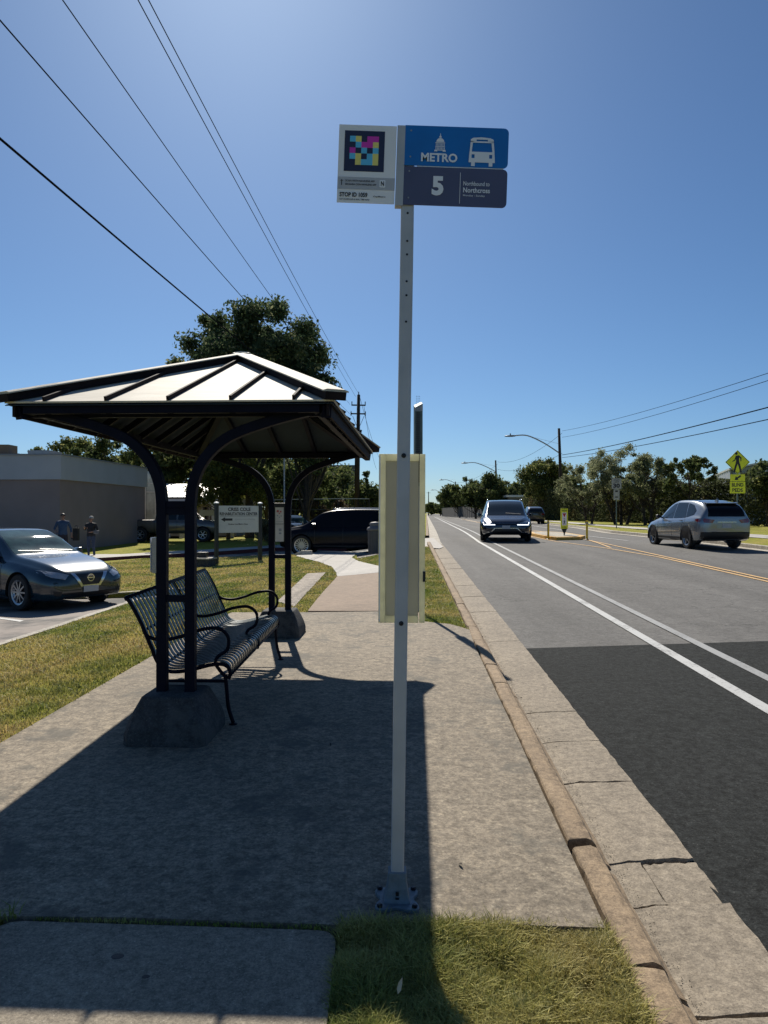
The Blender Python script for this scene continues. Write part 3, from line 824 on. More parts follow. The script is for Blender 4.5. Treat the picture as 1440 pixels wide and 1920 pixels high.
# weeds rooted in the joint between the slab and the pad
grass_patch("joint_weeds", "low weeds growing in the joint behind the grey slab", [(-1.3, 2.765), (-.2, 2.705), (-.2, 2.73), (-1.3, 2.79)], [], 700, .014, .003, 15, dry=.35)

# fallen leaf in the grass
mb = MB(); mb.add([(0, 0, 0), (.007, .012, .006), (.006, .03, .010), (0, .048, .006), (-.007, .03, .008), (-.007, .012, .004)], [(0, 1, 2, 3, 4, 5)])
lf = mb.build("fallen_leaf", plain("dry_leaf", (.55, .48, .34), .7)); p = G(746, 1885)
lf.location = (p[0], p[1], H(*p) + .035); lf.rotation_euler = (R(55), R(10), R(-20))
tag(lf, "small pale dry leaf lying in the near grass", "leaf")
# spots on the slab
for (px, py, r_) in ((221, 1789, .020), (274, 1827, .012)):
    p = G(px, py); mb = MB(); mb.lathe([(r_, 0), (r_ * .92, .0006), (.0005, .0008)], 14)
    o = mb.build("flattened_gum", M['trimblack']); o.location = (p[0], p[1], H(*p) - .0058); o.scale = (1.1, .8, 1)
    tag(o, "larger dark spot of trodden gum on the grey slab" if r_ > .015 else "smaller dark spot of trodden gum on the grey slab", "gum spot", "gum spots on the slab")

# ================================================================== BUS STOP FLAG POLE
PB = G(744, 1690)
pz = H(*PB)
pole = thing("bus_stop_sign", "grey bus stop pole with blue route flag and colour code plate", "bus stop sign", (PB[0], PB[1], pz), rot=(0, R(.87), 0))
mb = MB(); zp0, zp1 = .07, EYE + (960 - 248) / FPX * PB[1] - pz; mb.box((0, 0, (zp0 + zp1) / 2), (.050, .050, zp1 - zp0)); po = mb.build("pole", M['pole_paint'], pole, bevel=.006)
for py in (402, 454, 479, 529, 555, 604):
    z = EYE + (960 - py) / FPX * PB[1] - pz
    hb = MB(); hb.lathe([(.0045, -.0265), (.0001, -.0268)], 10, (0.001, 0, z), 'Y'); hb.build("bolt_hole", M['bolt'], pole)
for py in (853, 1165):
    z = EYE + (960 - py) / FPX * PB[1] - pz
    mb = MB(); mb.lathe([(.009, -.0252), (.0092, -.028), (.0085, -.0295), (.005, -.030), (.0048, -.034), (.0005, -.0345)], 12, (0, 0, z), 'Y')
    mb.build("bolt", M['bolt'], pole, smooth=False)
# foot casting: four-lobed plate, flared socket
bp = []
N = 96
for i in range(N):
    a = 2 * math.pi * i / N
    rr_ = .078 + .034 * abs(math.cos(2 * (a - math.pi / 4))) ** 3 * (1 if True else 0)
    k = abs(math.sin(2 * a)) ** 2.2
    rr_ = .064 + .044 * k
    bp.append((rr_ * math.cos(a), rr_ * math.sin(a)))
mb = MB(); n = N
for z, sc_ in ((0, 1.0), (.010, 1.0), (.014, .97)):
    for x, y in bp: mb.v.append((x * sc_, y * sc_, z))
for k in range(2):
    for i in range(n): mb.f.append((k * n + i, k * n + (i + 1) % n, (k + 1) * n + (i + 1) % n, (k + 1) * n + i)); mb.m.append(0)
mb.f.append(tuple(2 * n + i for i in range(n))); mb.m.append(0)
mb.build("foot_plate", M['cast'], pole)
mb = MB()
prof = [(.052, .012), (.046, .03), (.040, .06), (.036, .09), (.035, .125)]
rings = []
for (h_, z) in prof:
    rings.append([(-h_, -h_ * .9, z), (h_, -h_ * .9, z), (h_, h_ * .9, z), (-h_, h_ * .9, z)])
vs = [v for r_ in rings for v in r_]; fs = []
for k in range(len(prof) - 1):
    for i in range(4): fs.append((k * 4 + i, k * 4 + (i + 1) % 4, (k + 1) * 4 + (i + 1) % 4, (k + 1) * 4 + i))
fs.append((16, 17, 18, 19)); fs.append((3, 2, 1, 0))
mb.add(vs, fs); mb.build("socket", M['cast'], pole, bevel=.004)
mb = MB(); mb.box((0, -.050, .055), (.012, .006, .014)); mb.box((0, -.049, .036), (.014, .004, .006)); mb.build("socket_slot", M['bolt'], pole)
for sx in (-1, 1):
    for sy in (-1, 1):
        mb = MB(); mb.lathe([(.0105, .013), (.0105, .023), (.007, .026), (.0005, .026)], 6, (sx * .066, sy * .066, 0)); mb.build("anchor_bolt", M['bolt'], pole)
# flag signs, measured in photo pixels at the pole's depth: 1 px = k metres
k_ = PB[1] / FPX * .99
flag = bpy.data.objects.new("x", None); bpy.data.objects.remove(flag)
FZ = EYE + (960 - 317) / FPX * PB[1] - pz
FX = (790 - 720) / FPX * PB[1] - PB[0] - (FZ) * math.sin(R(.87)) * .95
FM = Matrix.Translation((FX, 0, FZ)) @ Matrix.Rotation(R(1.15), 4, 'Y')
def fbuild(mb_, name, mat, parent, bevel=0.0, smooth=False):
    mb_.v = [tuple(FM @ Vector(v)) for v in mb_.v]
    return mb_.build(name, mat, parent, bevel=bevel, smooth=smooth)
def P4(x0, y0, x1, y1):      # px box (relative to centre 790,317, y up) -> metres
    return (x0 - 790) * k_, (317 - y1) * k_, (x1 - 790) * k_, (317 - y0) * k_
def box_px(mb_, x0, y0, x1, y1, ya, yb, r=0, corners=(1, 1, 1, 1), mi=0):
    a, b_, c, d = P4(x0, y0, x1, y1)
    if r: mb_.prism(rrect(a, b_, c, d, r * k_, corners), ya, yb, mi)
    else: mb_.prism([(a, b_), (c, b_), (c, d), (a, d)], ya, yb, mi)
YF = -.030
mb = MB(); box_px(mb, 632, 243, 740, 389, YF - .003, YF); pl = fbuild(mb, "code_plate", M['white'], pole)
mb = MB(); box_px(mb, 741, 241, 756, 391, YF - .0035, YF + .03); fbuild(mb, "mounting_rail", M['pole_paint'], pole)
mb = MB(); box_px(mb, 756, 240, 950, 315, YF - .003, YF, 9, (0, 1, 1, 0)); mp = fbuild(mb, "route_plate", M['signblue'], pole)
mb = MB(); box_px(mb, 756, 317, 950, 389, YF - .003, YF, 9, (0, 1, 1, 0)); np_ = fbuild(mb, "route_plate", M['signnavy'], pole)
mb = MB(); box_px(mb, 780, 314.6, 942, 317.6, YF - .001, YF + .004); fbuild(mb, "plate_edge", M['ink_light'], pole)
yk = YF - .0042
# lettering on the code plate
mb = MB(); box_px(mb, 643, 254, 718, 330, yk, YF - .003, mi=0)
cell = 10.8; gx, gy = 653, 264
rows = ["cyk mm", " cmmy", "m c k"]
grid = [["c", "y", "k", "m", "m"], ["k", "c", "m", "m", "y"], ["m", "k", "c", "k", "c"], ["c", "y", "k", "c", "y"], ["k", "y", "c", "c", "y"]]
idx = {"c": 1, "y": 2, "m": 3}
for r_ in range(5):
    for c_ in range(5):
        q = grid[r_][c_]
        if q in idx: box_px(mb, gx + c_ * cell, gy + r_ * cell, gx + (c_ + 1) * cell, gy + (r_ + 1) * cell, yk - .0006, yk - .0001, mi=idx[q])
fbuild(mb, "colour_code", [M['code_black'], M['code_cyan'], M['code_yellow'], M['code_magenta']], pl)
mb = MB(); box_px(mb, 632.3, 341, 739.7, 364, yk, YF - .003); fbuild(mb, "grey_band", M['signgrey'], pl)
mb = MB()
def tpx(s, x0, y0, x1, y1, bold=0.02, y=None, mi=0):
    a, b_, c, d = P4(x0, y0, x1, y1); put_text(mb, s, a, b_, c, d, yk - .0012 if y is None else y, bold, mi)
tpx("SCAN WITH NAVILENS APP", 647, 346.5, 702, 350, .02)
tpx("ESCANEA CON NAVILENS APP", 647, 353, 705, 356.5, .02)
fbuild(mb, "lettering", M['ink'], pl); mb = MB()
a, b_, c, d = P4(637, 346, 643, 357)
flat(mb, [(a, d - .006), ((a + c) / 2, d), (c, d - .006), ((a + c) / 2 + .0015, d - .005), ((a + c) / 2 + .0015, b_), ((a + c) / 2 - .0015, b_), ((a + c) / 2 - .0015, d - .005)], yk - .0012)
fbuild(mb, "arrow_mark", M['ink'], pl); mb = MB()
tpx("STOP ID 1059", 637, 370, 689, 378.5, .03)
tpx("GET SCHEDULES & REAL TIME INFO", 637, 381.5, 693, 384.5, .01)
tpx("CapMetro", 700, 375, 723, 378.5, .02)
fbuild(mb, "lettering", M['ink'], pl)
mb = MB(); box_px(mb, 711, 345, 722, 359, yk - .0008, yk - .0002, 2); tpx("N", 713.5, 347.5, 719.5, 356.5, .03, yk - .002, 1)
fbuild(mb, "app_mark", [M['ink_light'], M['ink']], pl)
# METRO plate
mb = MB()
tpx("METRO", 787, 291, 855, 307.5, .035)
def ppx(pts, mi=0, y=None): flat(mb, [((x - 790) * k_, (317 - yy_) * k_) for x, yy_ in pts], yk - .0012 if y is None else y, mi)
fbuild(mb, "lettering", M['ink_light'], mp); mb = MB()
# dome: lantern, dome, drum columns, base
ppx([(821.6, 254), (822.6, 254), (823, 259), (821.2, 259)])
ppx([(820, 259), (824.2, 259), (824.2, 262), (820, 262)])
ppx([(814.5, 270), (815.5, 266.5), (818, 263.6), (822, 262.3), (826, 263.6), (828.6, 266.5), (829.6, 270)])
ppx([(813, 270.8), (831, 270.8), (831, 272.4), (813, 272.4)])
for i in range(7): ppx([(814 + i * 2.5, 273), (815.2 + i * 2.5, 273), (815.2 + i * 2.5, 277.5), (814 + i * 2.5, 277.5)])
ppx([(813, 278), (831, 278), (831, 279.3), (813, 279.3)])
for i in range(7): ppx([(813.6 + i * 2.6, 280), (815 + i * 2.6, 280), (815 + i * 2.6, 284), (813.6 + i * 2.6, 284)])
ppx([(812, 284.5), (832, 284.5), (833, 288), (827, 288), (827, 286), (817, 286), (817, 288), (811, 288)])
fbuild(mb, "dome_emblem", M['ink_light'], mp); mb = MB()
# bus front: body drawn as a frame so that its windows are holes onto the blue
ppx([(880, 262), (884, 260), (899, 258.6), (916, 260), (921, 262), (921, 263), (880, 263)])
ppx([(879, 263), (890, 263), (890, 266), (879, 268)]); ppx([(911, 263), (922, 263), (922.3, 268), (911, 266)])
ppx([(879, 266.2), (922, 266.2), (922.4, 269), (878.8, 269)])
ppx([(878.8, 269), (883, 269), (881.5, 286), (877.5, 286)]); ppx([(918, 269), (922.4, 269), (924, 286), (920, 286)])
ppx([(877.5, 286), (924, 286), (924.5, 291), (877, 291)])
ppx([(877, 291), (881.5, 291), (881.5, 298), (876.6, 298)]); ppx([(887, 291), (914.5, 291), (914.5, 298), (887, 298)]); ppx([(920, 291), (924.5, 291), (925, 298), (920, 298)])
ppx([(876.6, 298), (925, 298), (925.3, 306), (876.3, 306)])
ppx([(881, 306), (888, 306), (888, 313), (881, 313)]); ppx([(914, 306), (921, 306), (921, 313), (914, 313)])
fbuild(mb, "bus_emblem", M['ink_light'], mp)
mb = MB()
tpx("5", 809, 334, 831, 370.5, .05)
a, b_, c, d = P4(861.5, 326, 862.3, 384); mb.prism([(a, b_), (c, b_), (c, d), (a, d)], yk - .001, yk)
tpx("Northbound to", 868, 342, 917, 350, .01); tpx("Northcross", 868, 353.5, 918, 363, .02); tpx("Monday - Sunday", 868, 366.5, 909, 371, .005)
fbuild(mb, "lettering", M['ink_light'], np_)
for (x, y) in ((767, 250), (767, 299), (766, 326), (766, 376)):
    mb = MB(); mb.lathe([(.0035, -.0008), (.0030, -.0022), (.0002, -.0026)], 10, ((x - 790) * k_, YF - .003, (317 - y) * k_), 'Y'); fbuild(mb, "rivet", M['galv'], pole)

# ---- timetable holder seen from behind, bolted to the pole
hz0 = EYE + (960 - 1168) / FPX * PB[1] - pz; hz1 = EYE + (960 - 848) / FPX * PB[1] - pz
kk = PB[1] / FPX
hold = thing("timetable_holder", "cream framed timetable holder with grey back bolted to the bus stop pole", "timetable holder", (PB[0] + .012, PB[1] + .034, pz), rot=(0, R(.25), 0))
hx0 = (709 - 752) * kk; hx1 = (797 - 752) * kk; fw = 13 * kk
mb = MB(); cx = (hx0 + hx1) / 2; Wd = hx1 - hx0
mb.box((hx0 + fw / 2, .006, (hz0 + hz1) / 2), (fw, .022, hz1 - hz0)); mb.box((hx1 - fw / 2 * .8, .006, (hz0 + hz1) / 2), (fw * .8, .022, hz1 - hz0))
mb.box((cx, .006, hz1 - fw / 2), (Wd - 2 * fw + .004, .0215, fw)); mb.box((cx, .006, hz0 + fw / 2), (Wd - 2 * fw + .004, .0215, fw))
mb.build("frame", M['cream'], hold, bevel=.002)
mb = MB()
mb.box((hx0 + .004, -.006, (hz0 + hz1) / 2), (.004, .006, hz1 - hz0 - .01)); mb.build("frame_lip", M['white'], hold)
mb = MB(); mb.box((cx, .012, (hz0 + hz1) / 2), (Wd - 2 * fw + .003, .006, hz1 - hz0 - 2 * fw + .003)); mb.build("backing", M['backing'], hold)
mb = MB(); z = EYE + (960 - 1080) / FPX * PB[1] - pz; mb.box((hx1 - .003, .004, z), (.010, .030, .04)); mb.build("latch", M['trimblack'], hold)

# ================================================================== SHELTER
A0 = R(-2.64)
SX, SY = -1.29, 6.80
sz = H(SX, SY)
sh = thing("bus_shelter", "dark steel bus shelter with pale hipped metal roof on paired arching posts", "bus shelter", (SX, SY, sz), A0)
HX, HY = 1.07, 2.03
ZE = 2.27 - sz; ZA = 2.95 - sz
# roof skins: four slopes with real thickness
def slope_skin(a, b_, c, t=.012, off=0.0):
    A, B, C = Vector(a), Vector(b_), Vector(c); nrm = (B - A).cross(C - A).normalized()
    if nrm.z < 0: nrm = -nrm
    mb_ = MB(); vs = [A + nrm * off, B + nrm * off, C + nrm * off, A + nrm * (off - t), B + nrm * (off - t), C + nrm * (off - t)]
    mb_.add(vs, [(0, 1, 2), (5, 4, 3), (0, 3, 4, 1), (1, 4, 5, 2), (2, 5, 3, 0)]); return mb_, nrm
cor = [(-HX, -HY, ZE), (HX, -HY, ZE), (HX, HY, ZE), (-HX, HY, ZE)]; apex = (0, 0, ZA)
for i in range(4):
    a, b_ = cor[i], cor[(i + 1) % 4]
    mb, nrm = slope_skin(a, b_, apex); mb.build("roof_panel", M['roof_metal'], sh)
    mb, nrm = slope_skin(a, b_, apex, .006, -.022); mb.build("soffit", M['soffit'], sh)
# standing seams
seam = MB(); 
def seam_bar(p, q, w=.016, h=.031, up=(0, 0, 1)):
    p = Vector(p); q = Vector(q); u = Vector((0, 0, 1)); seam.sweep([p + u * h * .42, q + u * h * .42], [(-w / 2, -h / 2), (w / 2, -h / 2), (w / 2, h / 2), (-w / 2, h / 2)], (0, 0, 1))
for sgn in (-1, 1):
    for x in (-.81, -.405, 0, .405, .81):
        t = 1 - abs(x) / HX
        seam_bar((x, sgn * (HY + .004), ZE), (x, sgn * HY * (1 - t), ZE + (ZA - ZE) * t))
    for j in range(-4, 5):
        y = j * .405; t = 1 - abs(y) / HY
        seam_bar((sgn * (HX - .012), y, ZE + .006), (sgn * HX * (1 - t), y, ZE + (ZA - ZE) * t))
seam.build("standing_seams", M['brown_fascia'], sh)
for (x, y, z) in cor:
    mb = MB(); p = Vector((x * 1.012, y * 1.008, z)); q = Vector(apex); d = (q - p)
    u = Vector((0, 0, 1)); nn = 2
    path = [p + u * .022, q + u * .022 - d.normalized() * .0]
    mb.sweep(path, [(-.070, -.03), (.070, -.03), (.070, .022), (-.070, .022)], (0, 0, 1))
    hc = mb.build("hip_curb", M['brown_fascia'], sh)
    mb = MB(); mb.sweep([v + u * .026 for v in path], [(-.088, -.004), (.088, -.004), (.088, .004), (.06, .013), (-.06, .013), (-.088, .004)], (0, 0, 1))
    mb.build("hip_cap", M['roof_metal'], hc)
mb = MB(); mb.lathe([(.08, ZA + .03), (.075, ZA + .058), (.03, ZA + .066), (.001, ZA + .068)], 8); mb.build("ridge_cap", M['roof_metal'], sh)
# eave frame, fascia and rafters
mb = MB()
for sgn in (-1, 1):
    mb.box((0, sgn * (HY - .06), ZE - .042), (2 * HX - .20, .045, .066)); mb.box((sgn * (HX - .12), 0, ZE - .045), (.045, 2 * HY - .17, .064))
mb.build("eave_beam", M['black_metal'], sh, bevel=.004)
for sgn in (-1, 1):
    mb = MB(); mb.box((sgn * (HX - .045), 0, ZE - .052), (.018, 2 * HY - .06, .085)); mb.build("fascia", M['brown_fascia'], sh)
mb = MB()
for x in (-.81, -.405, 0, .405, .81):
    for sgn in (-1, 1):
        t = 1 - abs(x) / HX
        mb.bar((x, sgn * (HY - .05), ZE - .055), (x, sgn * HY * (1 - t) + 0, ZE + (ZA - ZE) * t - .06), .04, .05)
for y in (-1.62, -1.215, -.81, -.405, 0, .405, .81, 1.215, 1.62):
    for sgn in (-1, 1):
        t = 1 - abs(y) / HY
        mb.bar((sgn * (HX - .06), y, ZE - .07), (sgn * HX * (1 - t), y, ZE + (ZA - ZE) * t - .07), .035, .05)
for (x, y, z) in cor:
    mb.bar((x * .95, y * .97, z - .07), (0, 0, ZA - .08), .06, .08)
mb.build("rafter", M['black_metal'], sh)
# arch frames
for sgn in (-1, 1):
    yb = sgn * 1.85
    gz = H(SX, SY + yb) - sz
    for sx in (-1, 1):
        pts = [(sx * .095, yb, gz + .27), (sx * .095, yb, gz + .9), (sx * .095, yb, 1.42), (sx * .098, yb, 1.52), (sx * .112, yb, 1.62), (sx * .16, yb, 1.745), (sx * .25, yb, 1.86), (sx * .38, yb, 1.95), (sx * .60, yb, 2.03), (sx * .80, yb, 2.085), (sx * .985, yb, 2.125)]
        P_ = [Vector(p) for p in pts[:3]] + curve_pts(pts[2:], 5)[1:]
        mb = MB(); w = .033; mb.sweep(P_, [(-w, -w), (w, -w), (w, w), (-w, w)], (0, 1, 0)); mb.build("arched_post", M['black_metal'], sh, bevel=.005)
        # deeper web plate behind the bend
    for z in (gz + .90 - (0.0 if sgn < 0 else -.0), 1.445, 1.49):
        mb = MB(); mb.box((0, yb, z), (.13, .05, .045)); mb.build("cross_piece", M['black_metal'], sh, bevel=.003)
# top ties under the eave at both ends
    mb = MB(); mb.box((0, yb, ZE - .055), (1.95, .05, .06)); mb.build("tie_beam", M['black_metal'], sh, bevel=.003)
# footings
def footing(label, yb):
    mb = MB(); rings = []
    prof = [(.268, 0), (.266, .07), (.250, .13), (.222, .20), (.186, .272), (.180, .286), (.172, .292)]
    nseg = 48
    for (h_, z) in prof:
        for i in range(nseg):
            a = 2 * math.pi * (i + .5) / nseg; c_, s_ = math.cos(a), math.sin(a)
            m4 = 1 / ((abs(c_) ** 14 + abs(s_) ** 14) ** (1 / 14))
            mb.v.append((h_ * c_ * m4, h_ * s_ * m4, z))
    for k in range(len(prof) - 1):
        for i in range(nseg):
            mb.f.append((k * nseg + i, k * nseg + (i + 1) % nseg, (k + 1) * nseg + (i + 1) % nseg, (k + 1) * nseg + i)); mb.m.append(0)
    mb.f.append(tuple((len(prof) - 1) * nseg + i for i in range(nseg))); mb.m.append(0)
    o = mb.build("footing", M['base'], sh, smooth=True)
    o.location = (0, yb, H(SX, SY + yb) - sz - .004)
    dm = o.modifiers.new("edge", 'EDGE_SPLIT'); dm.split_angle = R(38)
    return o
footing("", -1.85); footing("", 1.85)
# map case between the far posts
mb = MB(); yb = 1.85; gz = H(SX, SY + yb) - sz
mb.box((0, yb - .012, 1.33), (.13, .03, .44)); mc = mb.build("map_case", M['trimblack'], sh, bevel=.003)
mb = MB(); mb.box((0, yb - .029, 1.405), (.098, .004, .19)); mb.box((0, yb - .029, 1.205), (.098, .004, .20)); mb.build("poster", plain("poster_paper", (.62, .60, .56), .5), mc)
mb = MB()
for (x, z, s_) in ((-.02, 1.455, .024), (.014, 1.45, .018), (0, 1.43, .014)): mb.box((x, yb - .0325, z), (s_, .002, s_))
mb.build("poster_mark", plain("poster_red", (.5, .10, .10), .5), mc)
mb = MB()
for (x, z, s_) in ((-.025, 1.405, .014), (.02, 1.40, .012), (0, 1.385, .012)): mb.box((x, yb - .0325, z), (s_, .002, s_))
mb.box((0, yb - .0325, 1.335), (.08, .002, .004)); mb.box((.008, yb - .0325, 1.24), (.03, .002, .03)); mb.box((.008, yb - .0325, 1.20), (.03, .002, .02))
mb.build("poster_mark", M['ink_grey'], mc)

# ================================================================== BENCH
BL = 2.10
bx, by = -1.10, 6.22
bench = thing("park_bench", "long green strap steel bench with scrolled arms inside the bus shelter", "bench", (bx, by, H(bx, by)), R(-1.2), rot=None)
bench.rotation_euler = (math.atan(.0171), 0, R(-1.0))
prof = [(.045, .335), (.055, .375), (.040, .415), (-.005, .435), (-.08, .43), (-.18, .405), (-.28, .385), (-.37, .385), (-.43, .42), (-.475, .50), (-.52, .60), (-.565, .71), (-.61, .80), (-.655, .875), (-.675, .885)]
pc = curve_pts([(x, 0, z) for x, z in prof], 4)
mb = MB(); ns = 29
for i in range(ns):
    y = -BL / 2 + .025 + (BL - .05) * i / (ns - 1)
    mb.sweep([Vector((p.x, y, p.z)) for p in pc], [(-.0205, -.003), (.0205, -.003), (.0205, .003), (-.0205, .003)], (0, 0, 1) if False else (.6, 0, .8))
sl = mb.build("slats", M['bench'], bench)
mb = MB()
for (x, z) in ((.047, .345), (-.18, .393), (-.43, .405), (-.548, .66), (-.665, .885)):
    mb.tube([(x + (.0 if z > .5 else 0), -BL / 2, z - .012), (x, BL / 2, z - .012)], .011 if z < .8 else .017, 8)
mb.build("rail", M['black_metal'], bench, smooth=True)
for y in (-BL / 2, 0, BL / 2):
    end = abs(y) > .1
    pts = [(p.x + (.006 if p.z > .5 else 0), y, p.z - .018) for p in pc]
    mb = MB(); mb.tube(pts, .0135, 8); mb.build("side_frame", M['black_metal'], bench, smooth=True)
    arm = curve_pts([(-.545, y, .64), (-.50, y, .60), (-.40, y, .585), (-.28, y, .61), (-.15, y, .655), (-.03, y, .665), (.04, y, .61), (.035, y, .52), (-.03, y, .47), (-.045, y, .42), (-.005, y, .36), (.03, y, .33)], 5)
    mb = MB(); mb.tube(arm, .0125, 8); mb.build("armrest", M['black_metal'], bench, smooth=True)
    for (xa, xb) in ((.02, .075), (-.43, -.56)):
        if not end: continue
        zt = .345 if xa > 0 else .40
        mb = MB(); mb.tube(curve_pts([(xa, y, zt), (xa + .01, y, .25), (xa * .6 + xb * .4, y, .12), (xb, y, .012)], 4), .0135, 8)
        mb.lathe([(.03, 0), (.03, .006), (.012, .010)], 10, (xb, y, 0)); mb.build("leg", M['black_metal'], bench, smooth=True)
    if not end: continue
    mb = MB(); mb.tube([(.025, y, .30), (-.45, y, .30)], .011, 8); mb.build("stretcher", M['black_metal'], bench, smooth=True)

# grit and crumbs gathered along the foot of the kerb and in the chip
g = np.random.default_rng(77); n = 1500
yy = g.uniform(1.6, 11, n) ; sN = .205 + np.abs(g.normal(0, .03, n)); far_ = g.random(n) < .25; sN[far_] = g.uniform(.2, .6, far_.sum())
ch = g.random(n) < .05; yy[ch] = CHIP[1] + g.normal(0, .03, ch.sum()); sN[ch] = g.uniform(.02, .15, ch.sum())
X = 0.73 + .0314 * yy + sN; Z = np.array([road_z(v) for v in yy]) - .13 + np.where(ch, .05, .004)
sz_ = g.uniform(.001, .0032, n); sz_[g.random(n) < .02] *= 2.2
P = np.c_[X, yy, Z]
oct_ = np.array([[1, 0, 0], [-1, 0, 0], [0, 1, 0], [0, -1, 0], [0, 0, .7], [0, 0, -.7]])
V = (P[:, None, :] + oct_[None] * sz_[:, None, None] * g.uniform(.6, 1.4, (n, 6, 1))).reshape(-1, 3)
Ft = np.array([[0, 2, 4], [2, 1, 4], [1, 3, 4], [3, 0, 4], [2, 0, 5], [1, 2, 5], [3, 1, 5], [0, 3, 5]])
F = (np.arange(n)[:, None, None] * 6 + Ft[None]).reshape(-1, 3)
tc_ = g.random((n, 1)); tint = np.array([.10, .085, .065]) * (1 - tc_) + np.array([.34, .29, .22]) * tc_
o = raw_mesh("gutter_grit", V, F, M['grass'], np.repeat(tint, 6, axis=0)); tag(o, "scattered grit and crumbs along the foot of the kerb", "grit", kind='stuff')
# dead grass and leaf crumbs blown on to the pad edge and the gutter
for i, (px, py, rz_) in enumerate(((1108, 1610, 30), (1052, 1500, 110), (1165, 1690, 70), (620, 1400, 10), (860, 1620, 200))):
    p = G(px, py); mb = MB(); mb.add([(0, 0, 0), (.006, .012, .004), (.004, .026, .006), (0, .036, .003), (-.005, .024, .006), (-.006, .010, .003)], [(0, 1, 2, 3, 4, 5)])
    o = mb.build("fallen_leaf", M['bark']); o.location = (p[0], p[1], (H(*p) if px < 1000 else road_z(p[1]) - .12) + .004); o.rotation_euler = (R(12), R(6), R(rz_))
    tag(o, ["brown leaf in the gutter beside the chipped kerb", "brown leaf in the gutter, farthest from the camera", "brown leaf in the gutter just beyond the broken block", "brown leaf in the shade in front of the near footing", "brown leaf on the sunlit pad right of the pole"][i], "leaf", "brown leaves on the concrete")
# ================================================================== VEHICLES
def pchip(xs, ys, x):
    n = len(xs); xs = np.array(xs, float); ys = np.array(ys, float)
    h = np.diff(xs); d = np.diff(ys) / h
    m = np.zeros(n)
    for i in range(1, n - 1):
        if d[i - 1] * d[i] > 0:
            w1 = 2 * h[i] + h[i - 1]; w2 = h[i] + 2 * h[i - 1]
            m[i] = (w1 + w2) / (w1 / d[i - 1] + w2 / d[i])
    m[0] = d[0]; m[-1] = d[-1]
    k = min(max(int(np.searchsorted(xs, x)) - 1, 0), n - 2)
    t = (x - xs[k]) / h[k]
    return ys[k] * (1 + 2 * t) * (1 - t) ** 2 + h[k] * m[k] * t * (1 - t) ** 2 + ys[k + 1] * t * t * (3 - 2 * t) + h[k] * m[k + 1] * t * t * (t - 1)
def paint(name, c, rough=0.28, metal=0.4, coat=1.0):
    return plain(name, c, rough, metal, var=0.06, scale=60, coat=coat)
